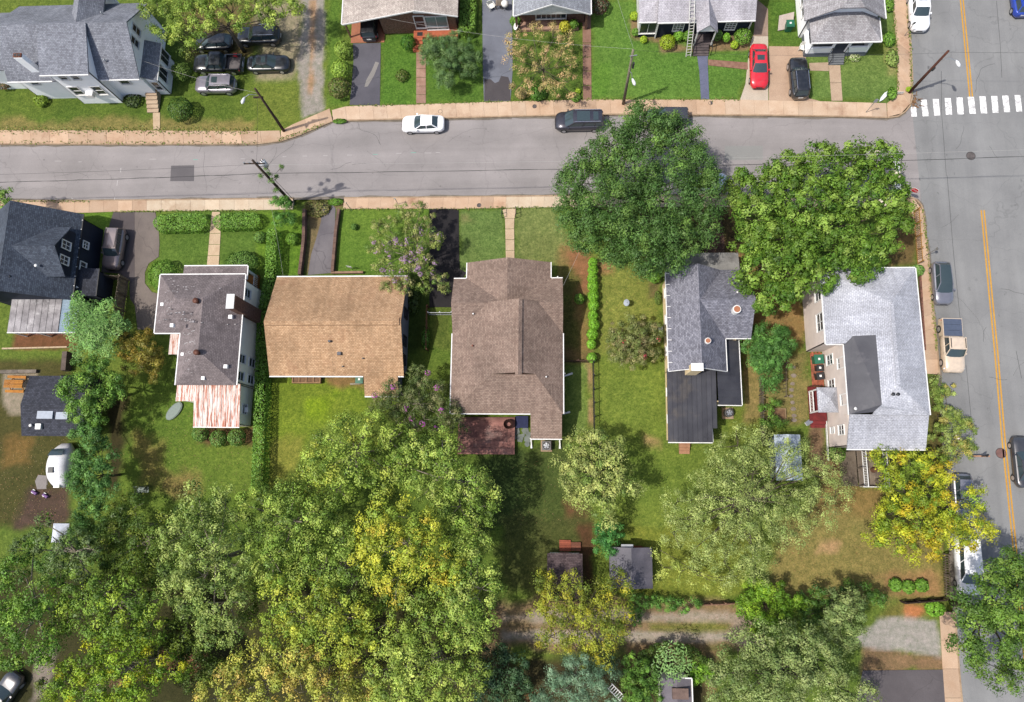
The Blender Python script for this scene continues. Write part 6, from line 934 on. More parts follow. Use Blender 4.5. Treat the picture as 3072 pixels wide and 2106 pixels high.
def ladder(label, a, b, w, n, mat, loc=None):
    a, b = Vector(a), Vector(b); d = (b-a).normalized(); s = d.cross(Vector((0, 0, 1))).normalized()*w/2; o = thing('ladder', label, 'ladder', a); 
    for k in (-1, 1): m = MB(); m.bar(s*k, b-a+s*k, .07, .1); m.build('rail', mat, o)
    for k in range(n): q = (b-a)*((k+.5)/n); m = MB(); m.bar(q-s, q+s, .05, .05); m.build('rung', mat, o)
ALU = plain('pale_aluminium', (.58, .57, .52), .4, .3); ladder('pale ladder leaning on the eave of the dark blue house', (15.15, 44.95, 0), (14.95, 47.0, 3.55), .5, 13, ALU); ladder('pale ladder lying up the roof of the dark blue house', (14.93, 47.0, 3.22), (14.85, 51.9, 5.85), .5, 15, ALU); a, b = W(2, 3, 880, 1435), W(2, 3, 1000, 1560); ladder('white ladder lying among the bushes at the bottom', (a.x, a.y, .5), (b.x, b.y, .3), .55, 7, WHITE)
p = W(2, 1, 1045, 1155, .8); o = thing('satellite_dish', 'small grey satellite dish standing on the lawn by the hedge row', 'satellite dish', (p.x, p.y, 0)); m = MB(); nrm = Vector((-.75, -.35, .56)).normalized(); t1 = nrm.cross(Vector((0, 0, 1))).normalized(); t2 = t1.cross(nrm); c0 = Vector((0, 0, .85)); rg = [[c0+nrm*(.1*(q/.42)**2)+(t1*math.cos(a)*.8+t2*math.sin(a))*q for a in np.linspace(0, 6.2832, 17)[:-1]] for q in (.05, .2, .42)]
ring_mesh(rg, False).build('reflector', plain('dish_grey', (.28, .31, .36), .5), o, True); m = MB(); m.tube([(0, 0, 0), (0, 0, .8)], .03, 6); m.build('post', GALV, o); m = MB(); m.tube([c0+t2*-.4, c0+nrm*.45-t2*.15], .015, 5); m.build('feed_arm', GALV, o); p = W(2, 0, 40, 235, .9)
o = thing('satellite_dish', 'white satellite dish in the shrubs left of the white gable', 'satellite dish', (p.x, p.y, 0)); ring_mesh(rg, False).build('reflector', WHITE, o, True); m = MB(); m.tube([(0, 0, 0), (0, 0, .8)], .03, 6); m.build('post', GALV, o)
p = W(0, 2, 1578, 548, .2); o = thing('fire_pit_cover', 'grey-green oval cover lying on the lawn by the rusty porch', 'cover', (p.x, p.y, .02), .9); m = MB(); ps = [(1.15*math.cos(t)*(.95 if abs(math.cos(t)) > .7 else 1), .55*math.sin(t)) for t in np.linspace(0, 6.28, 25)[:-1]]; m.prism(ps, 0, .16); m.build('lid', plain('grey_green_plastic', S(112, 132, 120), .5), o); m = MB(); m.prism([(a*.9, b*.85) for a, b in ps], .16, .2); m.build('top_panel', plain('grey_green_plastic_b', S(122, 142, 132), .5), o)
p = W(0, 2, 1295, 1262, .4); o = thing('garden_bench', 'dark green metal bench on the left back lawn', 'bench', (p.x, p.y, 0), .08); DG = plain('dark_green_metal', S(36, 60, 50), .35, .3)
for k in range(6): MB().box(-.65, .65, -.28+k*.09, -.21+k*.09, .42, .45).build('seat_slat', DG, o)
for k in range(4): MB().box(-.65, .65, .3, .33, .55+k*.11, .62+k*.11).build('back_slat', DG, o)
for x in (-1, 1):
    m = MB(); m.bar((x*.65, -.3, 0), (x*.65, -.3, .65), .05, .05); m.bar((x*.65, .32, 0), (x*.65, .32, .95), .05, .05); m.bar((x*.65, -.3, .65), (x*.65, .32, .65), .05, .05); m.build('leg', DG, o)
p = W(0, 2, 120, 300, .75); o = thing('picnic_table', 'orange wooden picnic table by the black-roofed outbuilding', 'table', (p.x, p.y, 0), -.03); OW = mottled('orange_wood', S(214, 146, 60), S(180, 116, 48), 2, 22, rnd=.2)
for k in range(5): MB().box(-1., 1., -.42+k*.17, -.27+k*.17, .72, .76).build('plank', OW, o)
for y in (-.75, .75): MB().box(-1., 1., y-.14, y+.14, .42, .46).build('bench', OW, o)
for x in (-.7, .7): m = MB(); m.bar((x, -.7, 0), (x, .3, .72), .08, .06); m.bar((x, .7, 0), (x, -.3, .72), .08, .06); m.build('leg', OW, o)
def planter(name, label, c, r, u0, v0, u1, v1, h, mat, soil, n=1):
    a, b = W(c, r, u0, v0), W(c, r, u1, v1); o = thing(name, label, 'planter', ((a.x+b.x)/2, (a.y+b.y)/2, 0)); hx, hy = abs(b.x-a.x)/2, abs(b.y-a.y)/2
    for bx in ((-hx, hx, -hy, -hy+.1, 0, h), (-hx, hx, hy-.1, hy, 0, h), (-hx, -hx+.1, -hy+.1, hy-.1, 0, h), (hx-.1, hx, -hy+.1, hy-.1, 0, h)): MB().box(*bx).build('board', mat, o)
    for k in range(1, n): x = -hx+2*hx*k/n; MB().box(x-.05, x+.05, -hy+.1, hy-.1, 0, h).build('divider', mat, o)
    MB().box(-hx+.1, hx-.1, -hy+.1, hy-.1, 0, h-.08).build('soil', soil, o)
SOIL = mottled('garden_soil', S(150, 116, 84), S(110, 82, 60), 3, 18); planter('planter_box', 'square wooden garden bed by the stepping stones', 3, 2, 28, 525, 160, 640, .3, mottled('planter_wood', S(176, 148, 112), S(140, 114, 86), 2, 20), SOIL); planter('cold_frame', 'brick garden frame with dividers behind the tan-roofed house', 1, 2, 345, 228, 598, 300, .5, mottled('frame_wood', S(196, 156, 116), S(160, 122, 90), 2, 20), SOIL, 4)
p = W(1, 2, 345, 238, .4); o = thing('watering_bowl', 'shiny metal bowl beside the brick garden frame', 'bowl', (p.x, p.y, 0)); m = MB(); m.tube([(0, 0, 0), (0, 0, .25), (0, 0, .4)], [.15, .3, .33], 14, False); m.build('bowl', CHROME, o, True); MB().cyl(0, 0, .0, .04, .17, n=12).build('foot', GALV, o)
p = W(1, 2, 925, 297, .2); o = thing('log', 'pale log lying behind the tan-roofed house', 'log', (p.x, p.y, 0)); m = MB(); m.tube([(-.8, -.05, .12), (0, 0, .13), (.8, .08, .12)], [.1, .12, .1], 8); m.build('log', PALEBARK, o, True)
p = W(1, 2, 2290, 665, 1.2); o = thing('fire_pit', 'round dark fire bowl on the red deck', 'fire bowl', (p.x, p.y, .56)); m = MB(); m.tube([(0, 0, .15), (0, 0, .35), (0, 0, .5)], [.2, .42, .48], 16, False); m.build('bowl', plain('rusty_dark', S(72, 44, 38), .6, .4), o, True); [MB().tube([(.3*math.cos(t), .3*math.sin(t), 0), (.25*math.cos(t), .25*math.sin(t), .25)], .03, 6).build('leg', BLACKIRON, o) for t in (0, 2.1, 4.2)]
p = W(3, 2, 375, 650, .4); o = thing('cooler_box', 'small white box below the red porch steps', 'box', (p.x, p.y, 0), .6); MB().box(-.3, .3, -.18, .18, 0, .35).build('case', WHITE, o); MB().box(-.32, .32, -.2, .2, .35, .4).build('lid', GREYS, o)
p = W(3, 2, 778, 935, 1.); o = thing('satellite_dish', 'white satellite dish at the rear corner of the beige house', 'satellite dish', (p.x, p.y, 0)); ring_mesh(rg, False).build('reflector', WHITE, o, True); m = MB(); m.tube([(0, 0, 0), (0, 0, .8)], .03, 6); m.build('post', GALV, o)
for lab, x, s in (('left iron handrail at the front walk steps of the brown-roofed house', (1, 1, 2237, 350), -1), ('right iron handrail at the front walk steps of the brown-roofed house', (2, 1, 38, 350), 1)):
    a = W(x[0], x[1], x[2], 300); o = thing('handrail', lab, 'handrail', (a.x, a.y-1.1, 0)); m = MB(); m.bar((0, 0, .95), (0, 1.0, .85), .05, .05); m.build('rail', BLACKIRON, o); [MB().box(-.03, .03, y-.03, y+.03, 0, .9).build('post', BLACKIRON, o) for y in (.05, .5, .95)]
p = W(3, 0, 1070, 855, .5); o = thing('feather_sign', 'white leaf-shaped panel on the corner lawn', 'panel', (p.x, p.y, 0), .85); m = MB(); m.prism([(-.85, 0), (-.4, .16), (.3, .2), (.85, 0), (.3, -.2), (-.4, -.16)], .1, .16); m.build('panel', plain('pale_panel', (.6, .62, .66), .4), o); MB().box(-.5, .5, -.03, .03, 0, .1).build('foot', GALV, o)
p = W(3, 0, 1335, 905, .1); o = thing('debris_pile', 'small heap of brown brush at the crosswalk corner', 'debris', (p.x, p.y, RZ)); 
for k in range(26): a = random.random()*6.28; q = Vector((random.uniform(-.4, .4), random.uniform(-.6, .6), random.uniform(.02, .2))); m = MB(); m.bar(q, q+Vector((math.cos(a), math.sin(a), random.uniform(-.1, .1)))*random.uniform(.3, .6), .05, .04); m.build('stick', mottled('brush_sticks', S(170, 128, 86), S(120, 88, 60), 3, 20, rnd=.4), o)
p = W(0, 3, 580, 60, 1.6); o = thing('canopy', 'white fabric canopy glimpsed under the lower left trees', 'canopy', (p.x, p.y, 0)); m = MB(); m.add([(-.8, -.9, 2.1), (.8, -.9, 2.1), (.8, .9, 2.1), (-.8, .9, 2.1), (0, 0, 2.6)], [(0, 1, 4), (1, 2, 4), (2, 3, 4), (3, 0, 4)]); m.build('cloth', plain('white_cloth', (.42, .44, .5), .8), o); [MB().box(x-.03, x+.03, y-.03, y+.03, 0, 2.1).build('leg', GALV, o) for x in (-.75, .75) for y in (-.85, .85)]
for k, (u, v, l) in enumerate(((310, 1288, 'upper'), (410, 1318, 'lower'))):
    p = W(0, 2, u, v, .2); o = thing('lawn_toy', l+' purple and white toy on the dirt below the camper', 'toy', (p.x, p.y, 0), -.5); m = MB(); m.tube([(-.3, 0, .18), (.3, 0, .18)], [.12, .16], 8); m.build('body', plain('purple_plastic', S(150, 110, 170), .4), o); m = MB(); m.box(-.35, -.1, -.2, .2, .05, .12); m.build('base', WHITE, o)
# ================================================================== vegetation
TINT = np.array([.96, 1.04, .86])*1.62
def leaf_object(name, C, Nn, size, col, parent, aspect=.6, fold=.18):
    n = len(C); r = RNG.normal(size=(n, 3)); t = np.cross(Nn, r); t /= np.linalg.norm(t, axis=1, keepdims=True)+1e-9; b = np.cross(Nn, t); s = size[:, None]
    v = np.stack([C-t*s*.5, C+b*s*.5*aspect+Nn*s*fold, C+t*s*.55, C-b*s*.5*aspect+Nn*s*fold], 1).reshape(-1, 3)
    me = bpy.data.meshes.new(name); raw_mesh(me, v, np.arange(4*n).reshape(n, 4)); ca = me.attributes.new('Col', 'FLOAT_COLOR', 'POINT')
    cc = np.ones((n, 4, 4), np.float32); cc[:, :, :3] = np.clip(col, 0, .8)[:, None, :]; ca.data.foreach_set('color', cc.ravel()); me.materials.append(LEAF)
    o = bpy.data.objects.new(name, me); COL.objects.link(o); o.parent = parent; return o
def sph(n, zmin=-1.):
    z = RNG.uniform(zmin, 1, n); a = RNG.uniform(0, 2*np.pi, n); r = np.sqrt(1-z*z); return np.stack([r*np.cos(a), r*np.sin(a), z], 1)
def palette(n_or_idx, cols, wts, jit, k):
    cols = np.array([S(*c) for c in cols])*TINT; pick = RNG.choice(len(cols), size=k, p=np.array(wts)/sum(wts)); base = cols[pick]*(1+RNG.normal(0, .17, (k, 1))); return base
def grow(lobes, sub_r, per, leaf, cols, wts, squash=.8, dens=1., zmin=-.35, upb=.55, star=False, fringe=.25, fill=0.):
    """lobes: (x, y, z, r). Fills them with twig-clumps of leaves; returns leaf arrays and clump centres"""
    CC, NN, SS, KK, clumps = [], [], [], [], []
    if not star: leaf *= .58; per = int(per*2.8); sub_r *= 1.04; dens *= .92
    for x, y, z, r in lobes:
        k = max(3, int(3.4*dens*(r/sub_r)**1.75)); d = sph(k, zmin); rad = r*(1-np.abs(RNG.normal(0, .16, k))); rad += (RNG.random(k) < fringe)*RNG.uniform(0, .16, k)*r
        inner = RNG.random(k) < .24; rad[inner] *= .58
        c = np.array([x, y, z])+d*rad[:, None]*np.array([1, 1, squash]); 
        if fill:
            m_ = int(k*fill); a_ = RNG.uniform(0, 6.28, m_); b_ = np.sqrt(RNG.random(m_))*r*.95; c = np.concatenate([c, np.stack([x+np.cos(a_)*b_, y+np.sin(a_)*b_, np.full(m_, z-r*.5)], 1)]); d = np.concatenate([d, np.tile([0, 0, 1.], (m_, 1))]); k += m_
        clumps.append(c)
        base = palette(0, cols, wts, 0, k); sr = sub_r*RNG.uniform(.6, 1.3, k); pn = per
        if star:
            a = RNG.uniform(0, 6.28, (k, 1))+np.arange(pn)[None, :]*(6.28*7/pn); rr = np.sqrt(RNG.random((k, pn)))*1.; off_ = np.stack([np.cos(np.round(a/.5)*.5)*rr, np.sin(np.round(a/.5)*.5)*rr, -.35*rr*rr+RNG.normal(0, .08, (k, pn))], -1)
            P_ = c[:, None, :]+off_*sr[:, None, None]*1.35; Nv = np.stack([.35*np.cos(a), .35*np.sin(a), np.ones_like(a)], -1)+RNG.normal(0, .25, (k, pn, 3))
        else:
            q = sph(k*pn, -.6).reshape(k, pn, 3); P_ = c[:, None, :]+q*(sr[:, None, None]*RNG.uniform(.62, 1.06, (k, pn, 1)))*np.array([1, 1, .75]); nb = pn//5; P_[:, :nb] = c[:, None, :]+q[:, :nb]*(sr[:, None, None]*RNG.uniform(.15, .55, (k, nb, 1))); Nv = q*1.15+np.array([0, 0, upb*.7])+RNG.normal(0, .36, (k, pn, 3))+.25*d[:, None, :]
        Nv /= np.linalg.norm(Nv, axis=-1, keepdims=True)+1e-9
        col = base[:, None, :]*(1+RNG.normal(0, .10, (k, pn, 1))+RNG.normal(0, .03, (k, pn, 3)))
        CC.append(P_.reshape(-1, 3)); NN.append(Nv.reshape(-1, 3)); sz = leaf*RNG.uniform(.65, 1.35, (k, pn))
        if not star: sz[:, :nb] *= 1.7
        SS.append(sz.ravel()); KK.append(col.reshape(-1, 3))
    return np.concatenate(CC), np.concatenate(NN), np.concatenate(SS), np.concatenate(KK), np.concatenate(clumps)
def lobes_v(spec, zc, zvar=1.):                                  # 'x y r  x y r ...' on the overview, crown centre height zc
    a = [float(t) for t in spec.replace(',', ' ').split()]; out = []
    mx = np.mean(a[0::3]); my = np.mean(a[1::3]); sp = max(1., np.hypot(np.array(a[0::3])-mx, np.array(a[1::3])-my).max())
    for i in range(0, len(a), 3):
        x, y, r = a[i:i+3]; dd = np.hypot(x-mx, y-my)/sp; z = zc+zvar*(.5-dd)+random.uniform(-.25, .25)*zvar; p = V(x, y, z); out.append((p.x, p.y, z, r*1.32186*(CAM_H-z)/FPX))
    return out
def limbs(mb, base, lobes, clumps, r0, zfork, wild=.4, nt=2, twig=.02):
    top = Vector((np.mean([l[0] for l in lobes]), np.mean([l[1] for l in lobes]), zfork)); b = Vector(base); mb.tube([b, b.lerp(top, .5)+Vector((.1, -.1, 0)), top], [r0, r0*.82, r0*.68], 9)
    for l in lobes:
        c = Vector(l[:3]); c.z -= l[3]*.75; mid = top.lerp(c, .5)+Vector((random.uniform(-wild, wild), random.uniform(-wild, wild), random.uniform(0, wild))); mb.tube([top, mid, c], [min(.15, r0*.4), min(.09, r0*.24), .04], 6, False)
    if len(clumps):
        for i in RNG.choice(len(clumps), size=min(len(clumps), nt*len(lobes)), replace=False):
            q = Vector(clumps[i]); l = min(lobes, key=lambda l: (Vector(l[:3])-q).length); c = Vector(l[:3]); c.z -= l[3]*.45; q = q+(q-c)*.06
            m_ = c.lerp(q, .55)+Vector((random.uniform(-.2, .2), random.uniform(-.2, .2), .1)); mb.tube([c, m_, q], [min(.045, r0*.14), .03, twig], 4, False)
def tree(label, spec, zc, cols, wts, name='tree', cat='tree', sub_r=.75, per=34, leaf=.27, zvar=1., dens=1., trunk=.28, bark=None, squash=.8, star=False, upb=.55, flowers=None, fringe=.25, group=None, base=None, nt=3, aspect=.6, zmin=-.35, fill=0.):
    lb = lobes_v(spec, zc, zvar); bx, by = (base.x, base.y) if base is not None else (np.mean([l[0] for l in lb]), np.mean([l[1] for l in lb])); root = thing(name, label, cat, (bx, by, 0), 0, group)
    C, Nv, Sz, K, cl = grow(lb, sub_r, per, leaf, cols, wts, squash, dens, zmin, upb, star, fringe, fill); O = np.array([bx, by, 0]); ok = C[:, 2] > .15
    leaf_object('crown', (C-O)[ok], Nv[ok], Sz[ok], K[ok], root, aspect)
    mb = MB(); zf = max(.5, min(l[2]-l[3]*.7 for l in lb)); limbs(mb, (0, 0, -.1), [(l[0]-bx, l[1]-by, l[2], l[3]) for l in lb], cl-O, trunk, zf, nt=nt); mb.build('trunk', bark or BARK, root, True)
    if flowers:
        fc, share, fs, clx = flowers; hi = cl[cl[:, 2] > np.percentile(cl[:, 2], 35)]; pick = hi[RNG.choice(len(hi), size=max(1, int(len(hi)*share)))]
        q = sph(len(pick)*clx, -.2).reshape(len(pick), clx, 3); Pp = pick[:, None, :]+q*sub_r*np.array([.6, .6, .5])+np.array([0, 0, sub_r*.5]); fk = np.array([S(*fc)])*(1+RNG.normal(0, .15, (len(pick)*clx, 1))); Nf = q.reshape(-1, 3)+np.array([0, 0, .8]); Nf /= np.linalg.norm(Nf, axis=1, keepdims=True)
        leaf_object('blossom', Pp.reshape(-1, 3)-O, Nf, fs*RNG.uniform(.7, 1.3, len(Nf)), fk, root, .9)
    return root
# ---- great trees
DK = [(84, 112, 58), (70, 98, 48), (104, 130, 66), (86, 114, 64)]
tree('great rounded dark green tree in front of the yellow house', '1470 300 62, 1400 325 52, 1545 320 56, 1585 380 56, 1600 450 48, 1330 400 52, 1440 385 70, 1520 430 76, 1390 470 72, 1300 470 46, 1590 515 42, 1330 545 40, 1455 530 66, 1540 545 50, 1405 575 40, 1470 590 36, 1520 590 36, 1290 420 34, 1360 360 45, 1610 400 30, 1445 262 36, 1330 500 45, 1505 275 34', 9.5, DK, (3, 3, 2, 2), sub_r=.72, per=40, leaf=.25, zvar=3.2, trunk=.3, dens=1.4, fill=.7)
MG = [(108, 134, 54), (90, 118, 44), (134, 156, 74), (74, 104, 38)]
tree('broad glossy bright green magnolia with a few pale blooms at the corner', '1690 425 44, 1760 405 40, 1790 395 50, 1860 375 50, 1940 360 44, 1995 365 46, 2010 440 50, 2022 520 42, 1930 445 70, 1830 470 72, 1725 490 56, 1900 550 66, 1810 570 66, 1735 600 48, 1765 670 38, 1975 570 46, 1860 630 36, 1955 610 28, 1700 560 36, 2040 470 26, 1690 640 26, 1790 640 40, 1665 455 26, 1735 690 24', 7.2, MG, (3, 3, 2, 2), name='magnolia_tree', sub_r=.58, per=26, leaf=.40, zvar=2.6, trunk=.4, dens=1.25, upb=.5, flowers=((250, 236, 214), .006, .3, 5), aspect=.5, fill=.25)
# ---- crape myrtles
CM = [(144, 150, 84), (116, 130, 66), (160, 152, 108), (98, 120, 56)]
tree('spreading lilac-flowered crape myrtle between the tan and brown roofs', '880 515 26, 915 490 28, 950 478 20, 975 500 18, 900 560 36, 945 550 34, 855 560 24, 960 600 28, 1000 635 20, 890 625 26, 930 610 30, 990 545 22, 870 600 24, 920 650 22, 880 650 18, 965 650 16, 855 520 18, 1015 650 13, 940 520 26, 975 620 20, 1000 540 13', 3.9, CM, (3, 3, 2, 2), name='crape_myrtle', sub_r=.38, per=26, leaf=.19, zvar=1.4, trunk=.14, bark=PALEBARK, fringe=.4, dens=.95, flowers=((186, 150, 182), .30, .15, 9), nt=5, squash=.75)
tree('pink-flowered crape myrtle behind the tan-roofed house', '945 840 22, 960 870 30, 900 885 30, 940 905 34, 1000 930 36, 920 940 32, 1035 955 28, 870 900 20, 980 890 28, 890 920 26, 1010 965 26, 960 950 30, 855 935 20', 4.2, [(110, 116, 74), (92, 104, 58), (126, 122, 88), (80, 94, 52)], (3, 3, 2, 2), name='crape_myrtle', sub_r=.42, per=28, leaf=.19, zvar=1.2, trunk=.14, bark=PALEBARK, fringe=.4, flowers=((200, 112, 186), .09, .16, 12), nt=4)
tree('feathery red-flowered crape myrtle on the lawn of the yellow house', '1440 772 40, 1408 760 30, 1475 765 30, 1440 808 34, 1472 802 26, 1408 798 28, 1440 738 28, 1488 745 18, 1400 775 22', 2.5, [(128, 130, 82), (108, 116, 66), (146, 134, 98)], (3, 3, 2), name='crape_myrtle', sub_r=.36, per=26, leaf=.2, zvar=.8, trunk=.1, fringe=.5, flowers=((204, 92, 96), .05, .16, 8), nt=4)
# ---- rear wood, each crown a tree
YG = [(160, 174, 84), (138, 156, 68), (178, 182, 82), (112, 134, 56)]; GG = [(150, 166, 82), (126, 148, 66), (172, 182, 96), (100, 122, 52)]; SG = [(152, 164, 94), (130, 146, 78), (168, 178, 104), (104, 124, 62)]; YY = [(192, 188, 72), (166, 172, 66), (138, 156, 64), (198, 178, 68)]; LG = [(120, 152, 64), (100, 134, 54), (142, 168, 74), (82, 112, 44)]; TY = [(188, 180, 90), (162, 162, 76), (194, 168, 92), (138, 144, 66)]
FT = 'trees of the rear wood'
def wood(label, spec, zc, cols, wts=(3, 3, 2, 2), **k): 
    k.setdefault('sub_r', .62); k.setdefault('per', 30); k.setdefault('leaf', .27); k.setdefault('trunk', .28); k.setdefault('zvar', 2.2); k.setdefault('fringe', .35); k.setdefault('group', FT); k.setdefault('nt', 4); k.setdefault('dens', 1.0); k.setdefault('bark', PALEBARK); return tree(label, spec, zc, cols, wts, **k)
wood('yellow-green tree directly below the tan-roofed house', '760 1000 44, 820 985 44, 880 1000 48, 740 1055 46, 800 1050 54, 870 1070 56, 720 1030 30, 780 960 26, 840 950 24, 700 1090 36, 760 1110 46', 7.0, YG)
wood('grey-green tree directly left of the red deck and below it', '950 1020 46, 1010 1040 48, 1060 1090 46, 1090 1150 42, 980 1090 60, 1040 1150 56, 920 1060 40, 1000 1000 30, 1120 1110 22, 1080 1200 40', 7.5, GG)
wood('green tree left of the central yellow crowns', '600 1150 46, 660 1130 46, 640 1200 56, 580 1210 48, 710 1180 50, 690 1240 48, 610 1270 46, 560 1150 30, 740 1150 36', 8.0, [(156, 172, 84), (130, 152, 68), (176, 186, 96), (104, 126, 54)])
wood('silvery green tree at the left of the rear wood', '450 1165 46, 500 1140 36, 410 1215 44, 470 1230 56, 400 1290 46, 450 1310 56, 520 1290 50, 430 1370 46, 500 1370 52, 540 1210 40, 380 1250 30, 470 1430 36, 530 1430 34, 440 1110 26', 8.5, SG)
wood('golden-topped tree in the middle of the rear wood', '860 1180 50, 930 1180 50, 900 1240 60, 970 1230 50, 840 1250 46, 960 1290 50, 900 1310 50, 1010 1280 44, 1040 1330 40, 850 1200 40', 9.0, YY, (3, 3, 3, 1))
wood('green tree at the right edge of the rear wood', '1050 1230 46, 1080 1280 42, 1090 1340 46, 1050 1380 50, 1100 1400 36, 1010 1400 46, 1070 1440 44, 1030 1330 40', 8.0, GG)
wood('yellow tree low in the middle of the rear wood', '640 1360 46, 700 1350 46, 760 1370 50, 680 1410 52, 740 1440 54, 810 1400 46, 640 1430 40, 800 1460 46, 610 1400 30, 850 1430 40', 8.0, [(188, 188, 76), (160, 168, 70), (138, 154, 64), (116, 136, 56)], (3, 3, 3, 2))
wood('dark green tree behind the golden crown', '780 1280 46, 730 1290 44, 800 1330 44, 690 1300 40, 660 1310 36, 850 1350 40, 770 1220 44', 7.0, GG)
wood('pale green tree at the bottom middle', '900 1440 46, 960 1430 48, 930 1500 56, 1000 1490 52, 880 1520 48, 960 1560 52, 1030 1560 46, 1080 1520 36, 900 1580 46, 1060 1480 34, 1000 1600 40', 7.5, [(158, 172, 84), (132, 150, 68), (178, 186, 96), (106, 126, 56)])
wood('tan and gold tree at the bottom left of the middle', '560 1500 44, 620 1490 50, 680 1510 54, 740 1520 50, 600 1560 52, 670 1580 54, 760 1580 52, 520 1560 44, 820 1540 46, 480 1590 40, 840 1600 40, 550 1600 40', 6.5, TY)
wood('yellow-flecked green tree at the lower left', '250 1470 44, 310 1450 46, 200 1500 44, 280 1530 50, 220 1560 46, 350 1500 40, 330 1570 46, 160 1540 40, 390 1530 36, 270 1600 40, 140 1590 40', 6.0, [(148, 168, 52), (120, 148, 48), (186, 182, 50), (98, 126, 42)], (4, 3, 2, 2))
wood('olive tree above the lower left clearing', '180 1370 44, 240 1340 44, 300 1350 44, 130 1420 40, 220 1410 50, 290 1410 46, 160 1330 36, 350 1360 36, 340 1420 36, 110 1370 30', 7.0, [(128, 152, 62), (108, 134, 54), (152, 168, 62), (88, 112, 46)])
wood('dark leafy tree under the left edge branches', '30 1300 40, 80 1350 46, 20 1370 40, 60 1420 46, 20 1440 36, 100 1450 36, 30 1490 36, 80 1500 34, 60 1250 30', 7.5, LG)
wood('deep green tree beside the lower left lawn', '290 1160 36, 340 1190 40, 260 1210 40, 320 1240 46, 250 1270 40, 370 1230 30, 300 1290 40, 350 1290 34, 390 1170 26', 5.0, [(96, 116, 46), (80, 100, 42), (118, 126, 52), (66, 86, 38)])
wood('grey-leaved tree with bare branches at the left edge', '100 1220 36, 150 1240 40, 60 1250 34, 130 1290 40, 180 1290 36, 200 1250 30, 90 1190 24, 220 1330 30', 6.5, [(110, 124, 84), (94, 112, 70), (124, 136, 92), (104, 128, 60)], dens=.6, nt=9)
wood('tangle of low green growth at the lower left', '430 1470 30, 400 1440 28, 380 1480 30, 110 1560 26, 440 1540 30, 470 1500 26', 2.5, [(80, 96, 44), (66, 82, 40), (100, 108, 50)], (3, 3, 2), trunk=.1, zvar=.8)
wood('dark blue-green bush mass left of the bottom pines', '1120 1510 34, 1170 1520 30, 1110 1570 36, 1180 1570 34, 1150 1600 34, 1150 1480 22', 2.6, [(70, 94, 66), (58, 82, 60), (84, 104, 68)], (3, 3, 2), trunk=.1, zvar=.8, sub_r=.5, per=30)
wood('shaded undergrowth between the silvery tree and the golden crowns', '567 1345 30, 590 1310 26, 560 1390 28, 600 1340 24, 550 1310 22', 4.5, [(104, 122, 52), (88, 106, 46), (124, 140, 60)], (3, 3, 2), zvar=.8, trunk=.1)
wood('shaded undergrowth at the lower left clearing', '390 1430 28, 420 1400 26, 410 1460 26, 440 1500 30, 480 1520 28, 410 1510 26', 3.6, [(96, 114, 48), (80, 98, 42), (116, 132, 54)], (3, 3, 2), zvar=.8, trunk=.1)
wood('small green crown filling the gap in the golden trees', '950 1365 28, 980 1350 24, 920 1370 26, 900 1350 22', 6., GG, zvar=.8, trunk=.14)
# ---- standalone trees
tree('pale yellow-green tree on the lawn below the yellow house', '1320 1010 32, 1360 1020 36, 1290 1050 32, 1330 1070 44, 1390 1060 38, 1420 1090 30, 1350 1120 42, 1290 1100 28, 1400 1120 30, 1440 1110 18, 1310 1130 24, 1370 1155 24, 1340 990 22, 1400 1000 20, 1385 1180 16', 5.0, [(164, 168, 104), (146, 154, 88), (178, 178, 112), (120, 138, 72)], (3, 3, 2, 1), sub_r=.6, per=36, leaf=.25, zvar=2., trunk=.22)
tree('bright green vine-covered bush above the two small sheds', '1370 1195 18, 1385 1215 22, 1365 1235 20, 1400 1210 16, 1355 1220 14, 1380 1250 16', 2.6, [(74, 128, 66), (64, 112, 58), (96, 146, 78)], (3, 3, 2), name='vine_bush', cat='bush', sub_r=.4, per=32, leaf=.2, zvar=.7, trunk=.1)
FE = [(158, 166, 104), (142, 152, 90), (170, 176, 114), (126, 140, 80)]
tree('feathery grey-green tree behind the yellow house', '1680 1010 44, 1730 1000 36, 1640 1060 50, 1700 1080 56, 1770 1060 46, 1600 1120 50, 1670 1150 60, 1740 1150 56, 1810 1110 50, 1860 1080 40, 1560 1180 42, 1630 1210 50, 1700 1220 56, 1780 1200 50, 1850 1160 44, 1900 1130 32, 1580 1250 40, 1650 1280 40, 1720 1280 40, 1540 1140 34, 1800 1020 32, 1880 1050 26, 1530 1210 28', 6.5, FE, (3, 3, 2, 2), sub_r=.55, per=30, leaf=.17, zvar=2.6, trunk=.3, fringe=.5, dens=1.15, nt=3)
tree('low feathery branches of pale green beside the grey-roofed shed', '1510 1290 26, 1550 1300 30, 1590 1310 28, 1640 1320 26, 1500 1250 22, 1680 1310 26', 3.2, [(166, 172, 92), (148, 158, 80), (178, 180, 98)], (3, 3, 2), sub_r=.5, per=28, leaf=.17, zvar=.8, trunk=.1, fringe=.5, dens=.6)
tree('golden yellow tree beside the avenue at the right', '2020 1060 34, 2080 1050 36, 2130 1080 36, 2040 1110 40, 2100 1120 42, 2020 1170 40, 2080 1180 46, 2150 1150 40, 2140 1210 42, 2200 1190 34, 2220 1130 26, 2030 1220 34, 2090 1240 34, 2190 1222 24, 2240 1205 20, 1990 1220 24, 2000 1030 20', 4.6, [(178, 176, 54), (152, 158, 48), (122, 142, 48), (192, 168, 50)], (3, 3, 3, 1), sub_r=.5, per=32, leaf=.24, zvar=1.6, trunk=.2, fringe=.4, dens=.95)
